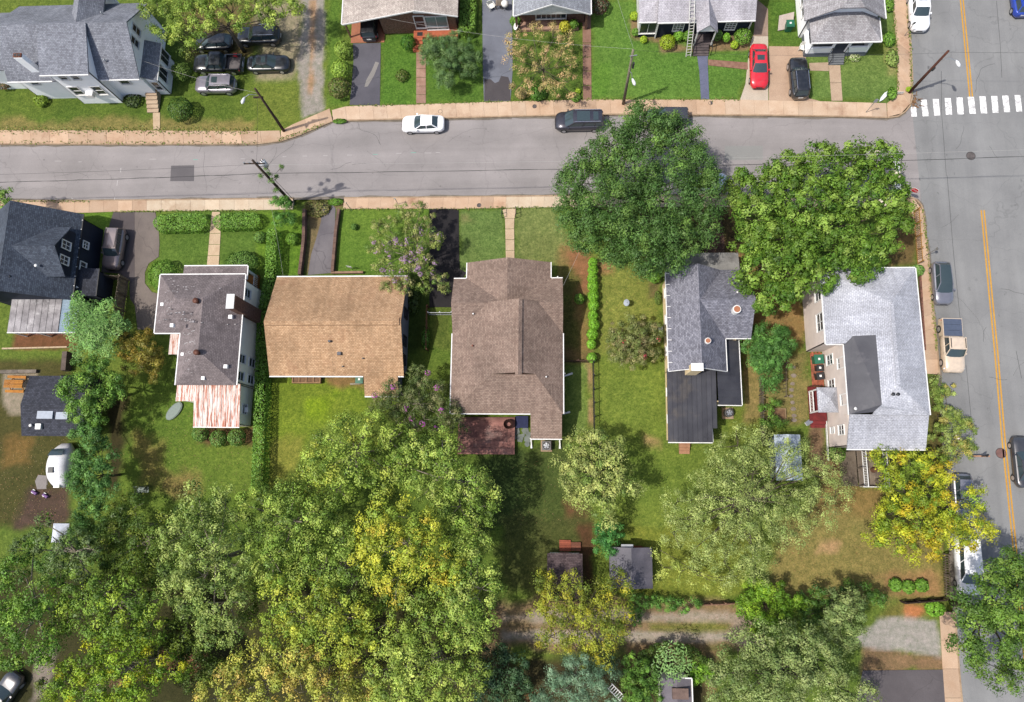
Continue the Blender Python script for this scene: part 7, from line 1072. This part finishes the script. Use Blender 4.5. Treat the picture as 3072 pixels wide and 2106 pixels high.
tree('leafy green and russet shrubbery between the beige house and the avenue', '2125 900 22, 2150 880 18, 2140 940 26, 2165 960 26, 2130 990 24, 2170 1000 26, 2195 970 18, 2120 870 14, 2190 1020 20, 2150 1030 24', 1.9, [(132, 144, 74), (112, 130, 62), (158, 146, 82), (150, 160, 96)], (3, 3, 2, 2), name='shrubbery', cat='shrub', sub_r=.38, per=32, leaf=.2, zvar=.5, trunk=.07, zmin=-.1, flowers=((236, 226, 214), .02, .14, 5))
tree('large green tree at the lower right corner', '2245 1305 32, 2275 1285 36, 2315 1295 44, 2200 1375 38, 2255 1370 52, 2310 1380 56, 2200 1430 46, 2260 1450 56, 2320 1460 50, 2190 1480 30, 2250 1510 40, 2310 1520 40, 2330 1330 40, 2175 1360 18', 6.5, [(104, 132, 58), (86, 114, 48), (122, 146, 66), (72, 98, 42)], (3, 3, 3, 2), sub_r=.6, per=38, leaf=.26, zvar=2.2, trunk=.35)
tree('wide sage-green tree at the bottom right', '1680 1480 44, 1740 1460 46, 1800 1470 46, 1650 1540 44, 1720 1540 56, 1790 1540 56, 1860 1500 46, 1880 1560 46, 1700 1590 46, 1780 1600 50, 1930 1570 36, 1640 1580 30, 1840 1450 30, 1960 1590 30', 6.0, [(138, 148, 96), (120, 134, 82), (152, 160, 108), (104, 120, 70)], (3, 3, 2, 2), sub_r=.6, per=38, leaf=.24, zvar=2.2, trunk=.3)
tree('upright sage-green tree beside the pale parking court', '1900 1380 34, 1930 1400 34, 1900 1430 34, 1940 1360 20, 1880 1410 24, 1920 1450 24', 4.5, [(130, 142, 92), (112, 128, 78), (144, 152, 100)], (3, 3, 2), sub_r=.5, per=38, leaf=.23, zvar=1.6, trunk=.18)
tree('bright green bushes at the right end of the gravel lane', '1710 1350 30, 1760 1350 30, 1720 1400 32, 1770 1400 32, 1690 1380 20, 1800 1370 24, 1750 1430 28, 1730 1330 18', 2.4, [(124, 156, 48), (104, 138, 44), (144, 170, 56)], (3, 3, 2), name='bush', cat='bush', sub_r=.45, per=36, leaf=.24, zvar=.8, trunk=.08)
tree('dark leafy bush above the upright sage tree', '1830 1370 24, 1860 1350 22, 1960 1350 22, 1990 1360 18, 1840 1400 22, 1930 1340 18', 2., [(78, 108, 46), (66, 94, 42), (98, 122, 54)], (3, 3, 2), name='bush', cat='bush', sub_r=.42, per=34, leaf=.22, zvar=.5, trunk=.08)
tree('yellow-green tree over the small brown shed', '1230 1330 30, 1280 1320 32, 1250 1370 36, 1310 1360 36, 1370 1340 30, 1340 1390 38, 1400 1380 32, 1280 1420 38, 1340 1440 40, 1390 1430 34, 1250 1450 32, 1310 1480 32, 1370 1480 30, 1220 1380 24, 1420 1330 20, 1420 1420 20, 1400 1310 20', 5.2, [(156, 156, 58), (136, 140, 52), (176, 164, 56), (108, 120, 48)], (3, 3, 2, 2), sub_r=.55, per=32, leaf=.22, zvar=2., trunk=.2, fringe=.4, dens=.9)
tree('blue-green pine at the bottom edge', '1270 1530 30, 1310 1520 32, 1290 1570 36, 1340 1560 34, 1250 1580 30, 1370 1540 26, 1230 1600 24, 1330 1600 34, 1380 1580 22', 5.0, [(126, 152, 130), (108, 136, 114), (142, 164, 142)], (3, 3, 2), name='pine_tree', sub_r=.5, per=46, leaf=.2, zvar=2., trunk=.2, aspect=.35, upb=.3)
tree('dark green pine boughs right of the blue-green pine', '1330 1500 24, 1370 1505 24, 1390 1520 18, 1300 1500 20', 3.4, [(84, 108, 84), (70, 94, 74), (98, 120, 92)], (3, 3, 2), name='pine_tree', sub_r=.45, per=40, leaf=.18, zvar=.8, trunk=.12, aspect=.35)
tree('round green bushy tree at the bottom left of the tarped shed', '1440 1510 26, 1470 1530 24, 1450 1560 30, 1420 1540 20, 1480 1570 22, 1440 1590 24', 3., [(96, 130, 56), (80, 112, 50), (118, 148, 66)], (3, 3, 2), name='bush', cat='bush', sub_r=.4, per=34, leaf=.22, zvar=.8, trunk=.08)
tree('star-shaped young sumac above the tarped shed', '1525 1500 22', 3.4, [(120, 148, 92), (104, 134, 80)], (1, 1), name='sumac_tree', sub_r=1.0, per=140, leaf=.3, star=True, trunk=.06, dens=.25, aspect=.3)
tree('dark shrubs along the lane above the tarped shed', '1480 1480 18, 1500 1465 16, 1545 1475 18, 1580 1500 18, 1570 1480 16, 1460 1490 14', 1.5, [(82, 104, 44), (70, 90, 40), (100, 118, 52)], (3, 3, 2), name='bush', cat='bush', sub_r=.36, per=30, leaf=.2, zvar=.3, trunk=.06)
tree('bright lime bush at the right of the tarped shed', '1590 1520 18, 1605 1535 16, 1580 1535 16, 1600 1510 12', 1.4, [(130, 168, 58), (110, 148, 50)], (1, 1), name='bush', cat='bush', sub_r=.34, per=30, leaf=.2, zvar=.3, trunk=.06)
tree('green creeper bank along the gravel lane', '1460 1365 14, 1490 1370 16, 1520 1372 16, 1550 1375 14, 1575 1372 12, 1440 1375 14, 1445 1400 16, 1430 1350 16, 1430 1320 12', 1.2, [(92, 130, 58), (78, 114, 50), (112, 146, 68)], (3, 3, 2), name='creeper_bank', cat='bush', sub_r=.34, per=34, leaf=.18, zvar=.2, trunk=.05)
# ---- left edge strip of sumac and vines
AL = [(112, 148, 82), (96, 132, 70), (128, 160, 92), (84, 116, 60)]
tree('tall sumac with starry fronds behind the navy house', '200 700 34, 230 715 30, 185 740 34, 220 755 34, 250 740 22, 200 790 32, 235 790 26, 175 720 22, 270 730 18', 5.5, AL, (3, 3, 3, 1), name='sumac_tree', sub_r=.62, per=90, leaf=.26, star=True, zvar=2., trunk=.14, aspect=.32, dens=.9)
tree('leafy green tree over the black-roofed outbuilding', '195 840 34, 230 850 34, 160 880 28, 200 890 38, 245 890 30, 180 930 32, 225 930 32, 260 860 20, 270 890 18, 140 890 18', 5.2, [(110, 142, 62), (92, 126, 54), (132, 160, 72), (80, 110, 50)], (3, 3, 2, 2), sub_r=.5, per=36, leaf=.25, zvar=1.8, trunk=.18)
tree('dense green vines beside the white camper', '190 980 32, 225 990 32, 200 1030 34, 235 1040 30, 190 1070 30, 225 1080 32, 180 1110 28, 215 1120 32, 240 1110 24, 200 1160 30, 225 1160 24, 170 1080 20', 4.2, [(94, 132, 70), (80, 116, 60), (112, 148, 80), (70, 102, 52)], (3, 3, 2, 2), name='vine_thicket', cat='bush', sub_r=.48, per=38, leaf=.22, zvar=1.2, trunk=.14)
tree('green growth at the foot of the vine thicket', '180 1200 24, 210 1210 24, 160 1230 24, 130 1260 26, 100 1280 22', 2.6, [(92, 124, 60), (78, 108, 52), (108, 138, 66)], (3, 3, 2), name='bush', cat='bush', sub_r=.42, per=34, leaf=.2, zvar=.6, trunk=.08)
tree('olive and rust shrubby tree between the driveway and the cream house', '300 770 26, 330 790 28, 290 800 24, 340 820 28, 310 830 28, 350 850 20, 330 760 20, 280 780 18, 360 810 18', 3.4, [(146, 130, 58), (128, 118, 54), (164, 138, 62), (110, 108, 50)], (3, 3, 2, 2), sub_r=.42, per=34, leaf=.2, zvar=1., trunk=.12)
tree('bushy tree top poking in at the left edge above the navy house', '-5 440 16, 18 442 14, 5 460 18', 4.5, LG, (3, 3, 2, 1), sub_r=.4, per=30, leaf=.22, trunk=.1, zvar=.5)
tree('bright leafy tree over the parked black cars at the top left', '350 15 36, 400 30 38, 370 60 28, 450 20 44, 420 80 34, 470 60 36, 430 110 20, 520 20 40, 580 10 40, 640 20 36, 540 50 24, 400 90 16, 620 45 20, 670 10 24, 500 -10 40, 600 -20 40', 6.0, [(148, 164, 76), (126, 146, 62), (166, 176, 88), (102, 124, 52)], (3, 3, 2, 2), sub_r=.55, per=36, leaf=.26, zvar=1.8, trunk=.25)
tree('round spiky dark green shrub at the brick house walk', '1015 120 42, 985 130 32, 1045 130 36, 1015 165 34, 1060 155 24, 985 100 26, 1040 95 30, 1010 185 18, 1075 130 16, 965 115 12', 2.5, [(92, 116, 72), (78, 102, 62), (108, 130, 82)], (3, 3, 2), name='spiky_shrub', cat='shrub', sub_r=.4, per=40, leaf=.3, zvar=1., trunk=.1, aspect=.22, fringe=.5, upb=.9)
DM = [(190, 162, 120), (170, 150, 104), (198, 160, 128), (150, 142, 88)]
tree('half-bare tan maple in front of the white gable', '1170 90 24, 1210 75 26, 1255 80 26, 1290 95 24, 1160 125 22, 1200 120 22, 1270 130 26, 1305 140 16, 1180 160 18, 1240 190 22, 1290 180 20, 1200 195 20, 1260 205 18, 1170 200 12, 1300 210 14, 1235 120 20, 1225 150 18', 3.2, DM, (3, 3, 2, 1), sub_r=.4, per=20, leaf=.19, zvar=1., trunk=.09, dens=.8, nt=4, bark=BARK, fringe=.5)
tree('dark glossy round bush tree between the yellow and the beige house', '1745 770 34, 1775 785 28, 1715 785 28, 1745 800 36, 1720 820 28, 1775 815 26, 1748 840 30, 1722 760 22, 1770 758 22, 1745 875 16', 3., [(84, 122, 62), (72, 108, 52), (100, 138, 70)], (3, 3, 2), dens=1.35, sub_r=.42, per=38, leaf=.2, zvar=1., trunk=.12)
tree('green shrubs below the round bush tree', '1760 920 14, 1735 930 14, 1745 955 16, 1770 960 14', 1.6, [(104, 136, 56), (88, 120, 50)], (1, 1), name='bush', cat='bush', sub_r=.34, per=30, leaf=.18, zvar=.3, trunk=.06)
tree('vine cloaking the foot of the transformer pole', '640 475 24, 625 460 14, 655 500 16, 635 500 18, 648 455 12', 2.6, [(96, 136, 62), (82, 120, 54), (112, 150, 72)], (3, 3, 2), name='vine', cat='vine', sub_r=.36, per=36, leaf=.2, zvar=.5, trunk=.06)
tree('vine shoots climbing the transformer pole', '625 430 6, 615 410 6, 608 395 6, 630 400 5, 638 378 4, 590 400 4, 605 380 5', 6.2, [(124, 146, 92), (106, 130, 76)], (1, 1), name='vine', cat='vine', sub_r=.22, per=24, leaf=.16, zvar=2., trunk=.03, dens=.8)
# ---- shrubs and hedges
def shrub(label, c, r, u, v, rad, h, cols, name='shrub', sub_r=None, leaf=.14, per=30, group=None, sx=1., sy=1., up=.5):
    p = W(c, r, u, v, h*.6); R = rad*.33046*(CAM_H-h)/FPX; root = thing(name, label, 'shrub', (p.x, p.y, 0), 0, group); n = int(800*(R*R)*max(1, h/R*.7)/(leaf/.14)**1.6)+200
    d = sph(n, -.25); rr = 1-np.abs(RNG.normal(0, .07, n)); bumpy = 1+.07*np.sin(d[:, 0]*7+u)*np.cos(d[:, 1]*6+v)
    C = d*rr[:, None]*bumpy[:, None]*np.array([R*sx, R*sy, h*.52])+np.array([0, 0, h*.48]); Nv = d*1.+RNG.normal(0, .45, (n, 3))+np.array([0, 0, up*.6]); Nv /= np.linalg.norm(Nv, axis=1, keepdims=True)
    cs = np.array([S(*k) for k in cols])*TINT*.85; K = cs[RNG.integers(0, len(cs), n)]*(1+RNG.normal(0, .15, (n, 1))); leaf_object('foliage', C, Nv, leaf*RNG.uniform(.7, 1.4, n), K, root)
    m = MB(); m.tube([(0, 0, 0), (0, 0, h*.6)], [.05, .03], 6)
    for k in range(6): a = k*1.05; m.tube([(0, 0, .1), (math.cos(a)*R*.6*sx, math.sin(a)*R*.6*sy, h*.6)], [.03, .012], 4)
    m.build('stem', BARK, root); return root
GR = [(112, 150, 58), (92, 130, 48), (130, 166, 72)]; DGR = [(104, 138, 66), (88, 120, 56), (122, 152, 78)]; LIME = [(168, 190, 52), (146, 172, 46), (180, 200, 70)]; BR = [(130, 176, 60), (108, 156, 50), (146, 190, 76)]
def hedge(label, pts, w, h, cols, leaf=.15, taper=.93, rnd_=.35):
    """clipped hedge along a line, rounded shoulders"""
    pts = [Vector(p) for p in pts]; L = polylen(pts)[-1]; root = thing('hedge', label, 'hedge', (pts[0].x, pts[0].y, 0)); n = int(L*(w+2*h)*105/(leaf/.15)**1.7)+200
    t = RNG.random(n); per_ = RNG.random(n)*(w+2*h); C = np.zeros((n, 3)); Nv = np.zeros((n, 3))
    for i in range(n):
        q = along(pts, t[i]); q2 = along(pts, min(1, t[i]+.01)); q1 = along(pts, max(0, t[i]-.01)); d = (q2-q1).normalized(); s = Vector((-d.y, d.x, 0)); e = per_[i]
        if e < h: a, z, nn = -w/2, e, -s
        elif e < h+w: a, z, nn = e-h-w/2, h, Vector((0, 0, 1))
        else: a, z, nn = w/2, w+2*h-e, s
        ed = min(t[i], 1-t[i])*L; k = math.sqrt(max(0., 1-(1-min(1, ed/(w*.5)))**2)); fx = abs(a)/(w/2); z2 = z*(1-.12*fx**4) if z > h*.8 else z
        C[i] = (q.x+s.x*a*k*random.uniform(.93, 1.03)-pts[0].x, q.y+s.y*a*k*random.uniform(.93, 1.03)-pts[0].y, z2*random.uniform(.94, 1.02)+.06*math.sin(t[i]*L*1.9)*math.cos(a*3)); Nv[i] = nn
    Nv += RNG.normal(0, .5, (n, 3))+np.array([0, 0, .35]); Nv /= np.linalg.norm(Nv, axis=1, keepdims=True); cs = np.array([S(*k) for k in cols])*TINT*.85; patch = (np.sin(C[:, 0]*1.7)+np.cos(C[:, 1]*2.1))*.06
    K = cs[RNG.integers(0, len(cs), n)]*(1+RNG.normal(0, .15, (n, 1))+patch[:, None]); leaf_object('foliage', C, Nv, leaf*RNG.uniform(.7, 1.4, n), K, root); m = MB()
    for k in range(int(L/.5)+1): q = along(pts, min(1, k*.5/L))-pts[0]; m.tube([(q.x, q.y, 0), (q.x+random.uniform(-.1, .1), q.y, h*.8)], [.04, .02], 5)
    m.build('stem', BARK, root); return root
hedge('clipped hedge left of the cream slab walk', [W(0, 1, 1400, 430, .9), W(0, 1, 1880, 420, .9)], 1.95, 1.1, GR); hedge('clipped hedge right of the cream slab walk', [W(0, 1, 1940, 420, .9), W(1, 1, 40, 405, .9)], 1.75, 1.1, GR)
hedge('long clipped hedge between the cream house and the tan-roofed house', [W(1, 1, 150, 480, 1.4), W(1, 1, 130, 900, 1.4), W(1, 1, 60, 1300, 1.4), W(1, 2, 40, 300, 1.4), W(1, 2, 10, 1300, 1.4)], 1.15, 1.7, GR)
shrub('big round clipped shrub at the corner of the shared drive', 0, 1, 1470, 900, 150, 1.8, GR, sx=.95, sy=1.05); shrub('dark dome shrub right of the cream slab walk', 0, 1, 2190, 790, 160, 1.5, DGR, sx=1.05, sy=.75); shrub('small dark shrub above the dome shrub by the hedge', 1, 1, 30, 560, 60, 1., DGR)
for lab, u, v, rd in (('left round clipped shrub below the rusty porch roof', 1812, 750, 76), ('middle round clipped shrub below the rusty porch roof', 1978, 795, 80), ('right round clipped shrub below the rusty porch roof', 2142, 785, 84)): shrub(lab, 0, 2, u, v, rd, 1.5, DGR, group='round shrubs below the rusty porch')
for i, (u, v, rd) in enumerate(((735, 790, 42), (735, 860, 48), (732, 930, 48), (735, 1000, 52), (738, 1090, 50), (742, 1180, 48), (738, 1270, 46), (745, 1350, 50), (730, 1440, 50), (722, 1530, 42))):
    shrub(['first', 'second', 'third', 'fourth', 'fifth', 'sixth', 'seventh', 'eighth', 'ninth', 'tenth'][i]+' bright green shrub from the top in the row right of the brown roof', 2, 1, u, v, rd, 1.3, [(128, 180, 52), (108, 158, 44), (146, 194, 68)], group='shrub row right of the brown-roofed house', sy=1.1)
shrub('last bright shrub by the iron fence at the end of the shrub row', 2, 2, 725, 62, 46, 1.2, BR); shrub('cone-shaped green shrub on the side lawn of the brown roof', 2, 1, 610, 1120, 44, 1.2, GR, sy=1.15); shrub('tiny dark ball shrub on the lawn left of the lilac crape myrtle', 1, 1, 890, 465, 30, .6, DGR); shrub('loose light green shrub on the strip beside the long hedge', 1, 1, 325, 570, 62, 1.1, [(124, 160, 62), (104, 140, 54)], leaf=.18)
shrub('round shrub beside the sunroom of the white house', 0, 0, 1640, 640, 100, 1.8, [(104, 126, 58), (88, 110, 50), (120, 140, 70)]); shrub('large dark round shrub below the sunroom steps', 0, 0, 1630, 985, 128, 2.2, [(80, 106, 46), (66, 92, 40), (94, 120, 54)], leaf=.17); shrub('pale green leafy clump at the wall of the white house', 0, 0, 365, 905, 70, .8, [(150, 170, 66), (130, 152, 58)], leaf=.24); shrub('russet bush at the left edge below the white house', 0, 0, 30, 740, 80, 1.3, [(150, 110, 90), (128, 96, 78), (110, 110, 70)], leaf=.2); shrub('dark weedy tuft at the wall of the white house', 0, 0, 1200, 905, 80, .6, [(60, 76, 44), (76, 92, 50)], leaf=.2, sx=1.2)
shrub('light green bush beside the top of the sealed driveway', 1, 0, 785, 440, 90, 1.8, [(150, 172, 76), (128, 152, 62), (164, 184, 92)], leaf=.18); shrub('light green bush in the middle of the sealed driveway edge', 1, 0, 765, 620, 98, 2., [(150, 176, 72), (130, 156, 60), (166, 188, 88)], leaf=.18); shrub('brown and green bush at the foot of the sealed driveway', 1, 0, 750, 790, 112, 1.8, [(118, 116, 68), (100, 100, 58), (134, 126, 84), (90, 108, 52)], leaf=.2); shrub('upright dark green shrub at the brick porch', 1, 0, 1378, 378, 76, 1.7, [(84, 126, 48), (70, 110, 42)]); shrub('low clump with bare centre on the brick house lawn', 1, 0, 1325, 682, 66, .6, [(100, 120, 56), (120, 116, 66), (84, 104, 48)])
hedge('light green clipped hedge right of the brick house', [W(1, 0, 1930, -60, 1.2), W(1, 0, 1910, 300, 1.2)], 1.7, 1.5, [(126, 160, 66), (106, 140, 56), (140, 172, 80)]); shrub('dark shrub with red leaves at the top of the blue-grey driveway', 2, 0, 790, 40, 100, 1.6, [(86, 76, 66), (104, 60, 54), (120, 124, 104)], leaf=.18); shrub('green shrub at the left of the white gable', 2, 0, 30, 185, 55, 1.2, GR); shrub('dark green shrub at the right of the white gable', 2, 0, 560, 215, 46, 1.2, GR); shrub('bright yellow clump in front of the white gable', 2, 0, 480, 235, 58, 1.3, [(200, 190, 70), (176, 168, 60)], leaf=.2); shrub('small yellow-green clump by the brown walk', 2, 0, 598, 825, 28, .5, LIME); shrub('grassy clump at the foot of the brown walk', 2, 0, 580, 880, 50, .5, GR)
shrub('green weedy clump below the half-bare maple', 2, 0, 240, 840, 85, .7, [(96, 136, 54), (80, 118, 46)], leaf=.2); shrub('tan dried bush at the left of the half-bare maple', 2, 0, 80, 840, 60, 1., [(184, 160, 116), (160, 140, 100)], leaf=.18)
for lab, u, v, rd, hh, cl in (('large round lime shrub left of the portico', 1413, 378, 76, 1.4, [(160, 178, 44), (140, 160, 40), (172, 188, 60)]), ('bright green shrub behind the lime shrub', 1515, 318, 50, 1.2, BR), ('tall oval green shrub left of the portico', 1600, 320, 46, 1.5, GR), ('tall dark green shrub right of the portico', 1868, 315, 44, 1.6, DGR), ('pointed light green shrub under the right window', 1948, 338, 38, 1.2, BR), ('large green shrub with red tips at the right corner', 2098, 322, 84, 1.6, GR), ('small yellow-green ball beside the red-tipped shrub', 2022, 402, 38, .8, LIME), ('yellow ball shrub at the upper left of the sunroom', 1108, 142, 42, .9, LIME), ('green ball shrub left of the sunroom', 1122, 288, 38, .8, GR), ('small yellow ball shrub below the sunroom', 1196, 355, 34, .7, LIME)): shrub(lab, 2, 0, u, v, rd, hh, cl, group='foundation shrubs of the dark blue house')
for lab, u, v, rd, cl in (('green weeds along the avenue sidewalk at the top edge', 1100, 40, 46, GR), ('loose green bush along the avenue sidewalk', 1105, 350, 52, GR), ('long leafy plant bed along the avenue sidewalk', 1130, 520, 60, [(150, 164, 96), (124, 146, 74)]), ('green clump by the leaf-shaped panel', 1130, 845, 42, GR)): shrub(lab, 3, 0, u, v, rd, .8, cl, leaf=.2, sy=1.5)
shrub('weed tuft at the foot of the leaning brown pole', 3, 0, 1278, 808, 24, .4, LIME); shrub('low flowering plants before the bungalow porch', 3, 0, 790, 520, 40, .4, [(130, 154, 80), (210, 206, 180)], sx=1.4)
for lab, u, v in (('left green grass clump on the dry lawn', 1165, 535), ('middle green grass clump on the dry lawn', 1280, 555), ('right green grass clump on the dry lawn', 1400, 540)): shrub(lab, 3, 3, u, v, 52, .8, GR, leaf=.26, group='grass clumps on the dry lawn')
shrub('bright weeds by the dark plank fence', 3, 3, 1520, 755, 60, .6, BR, leaf=.22, sx=1.3); shrub('green sprig bush at the corner of the silver roof', 3, 1, 1365, 860, 52, 1.1, [(126, 156, 84), (106, 138, 70)], leaf=.22); shrub('dark laurel under the wall at the left end of the yellow house', 2, 1, 1300, 920, 60, 1.4, GR, leaf=.18); shrub('creeper along the left wall of the yellow house', 2, 1, 1325, 1110, 30, .8, [(112, 130, 66), (96, 114, 58)], sy=2.2); shrub('bushy growth behind the beige house by the deck', 3, 2, 640, 930, 75, 1.2, [(110, 140, 66), (92, 122, 56)], leaf=.2)
shrub('weeds growing over the kerb at the gravel drive mouth', 1, 0, 760, 1098, 50, .25, GR, sx=1.4, sy=.5); shrub('weeds at the end of the sunken drive', 1, 1, 720, 240, 60, .3, GR, sx=1.3, sy=.6); shrub('dry brush on the left bank of the sunken drive', 1, 1, 560, 300, 90, .35, [(150, 136, 96), (120, 124, 70)], leaf=.2, sx=1.4); shrub('ivy strip on the fence behind the tan-roofed house', 1, 1, 1540, 1480, 40, 1.0, [(76, 116, 46), (90, 132, 54)], sy=2.5); shrub('green hosta patch beside the black driveway under the lilac tree', 1, 1, 1430, 1150, 60, 1., [(84, 100, 46), (70, 88, 42)], leaf=.2, sy=2.)
# ---- fallen leaves and litter on the lawns
def litter():
    A = [(0, 2, 1100, 2250, 400, 1300, 420), (0, 2, 0, 640, 800, 1592, 600), (3, 1, 50, 330, 1150, 1592, 350), (3, 2, 160, 370, 0, 600, 260), (2, 1, 1740, 1940, 280, 700, 260), (3, 3, 200, 1500, 0, 650, 500), (2, 1, 500, 1350, 700, 1592, 400), (2, 2, 0, 650, 1000, 1592, 120), (2, 0, 0, 640, 500, 900, 260), (2, 3, 1150, 2000, 780, 1150, 260)]
    C, K = [], []; cs = np.array([S(206, 176, 104), S(180, 130, 80), S(190, 170, 120), S(150, 104, 66)])
    for c, r, u0, u1, v0, v1, n in A:
        for _ in range(n): p = W(c, r, random.uniform(u0, u1), random.uniform(v0, v1)); C.append((p.x, p.y, .035)); K.append(cs[random.randrange(4)])
    C = np.array(C); n = len(C); Nv = np.array([0, 0, 1.])+RNG.normal(0, .2, (n, 3)); Nv /= np.linalg.norm(Nv, axis=1, keepdims=True); o = leaf_object('fallen_leaves', C, Nv, RNG.uniform(.05, .11, n), np.array(K)*.8, None); tag(o, 'dry fallen leaves scattered over the lawns', 'leaves', kind='stuff')
litter()
def edge_weeds():
    C = []; lines = [(tp(0, 0, '0 1180 1270 1185 2324 1190'), .25, 900), (tp(0, 0, '0 1295 2324 1296'), .12, 260), (tp(1, 0, '840 960 1120 958 2324 920')+tp(2, 0, '640 905 2060 905'), .08, 420), (tp(3, 0, '1176 830 1168 400 1132 0'), .12, 260), (tp(3, 0, '1300 820 1290 400 1260 50'), .1, 260), (tp(3, 1, '1405 320 1450 730 1490 1180 1530 1592'), .1, 420), (tp(0, 1, '1020 332 2324 317'), .06, 260), (tp(1, 1, '790 307 1840 305')+tp(2, 1, '340 290'), .06, 260), (tp(0, 1, '0 238 800 236'), .08, 160), (tp(1, 0, '200 1275 600 1135'), .1, 120)]
    for ln, sp, n in lines:
        for _ in range(n):
            t = random.random(); p = along(ln, min(1, max(0, round(t*22)/22+random.gauss(0, .016)))) if random.random() < .6 else along(ln, t); C.append((p.x+random.gauss(0, .08), p.y+random.gauss(0, sp), random.uniform(.03, .1)))
    C = np.array(C); n = len(C); Nv = np.array([0, 0, 1.])+RNG.normal(0, .6, (n, 3)); Nv /= np.linalg.norm(Nv, axis=1, keepdims=True); cs = np.array([S(120, 148, 58), S(146, 156, 76), S(96, 126, 46), S(160, 150, 90)])*1.2
    o = leaf_object('edge_weeds', C, Nv, RNG.uniform(.1, .24, n), cs[RNG.integers(0, 4, n)], None, .5); tag(o, 'weeds and grass creeping over the sidewalk edges', 'weeds', kind='stuff')
edge_weeds()
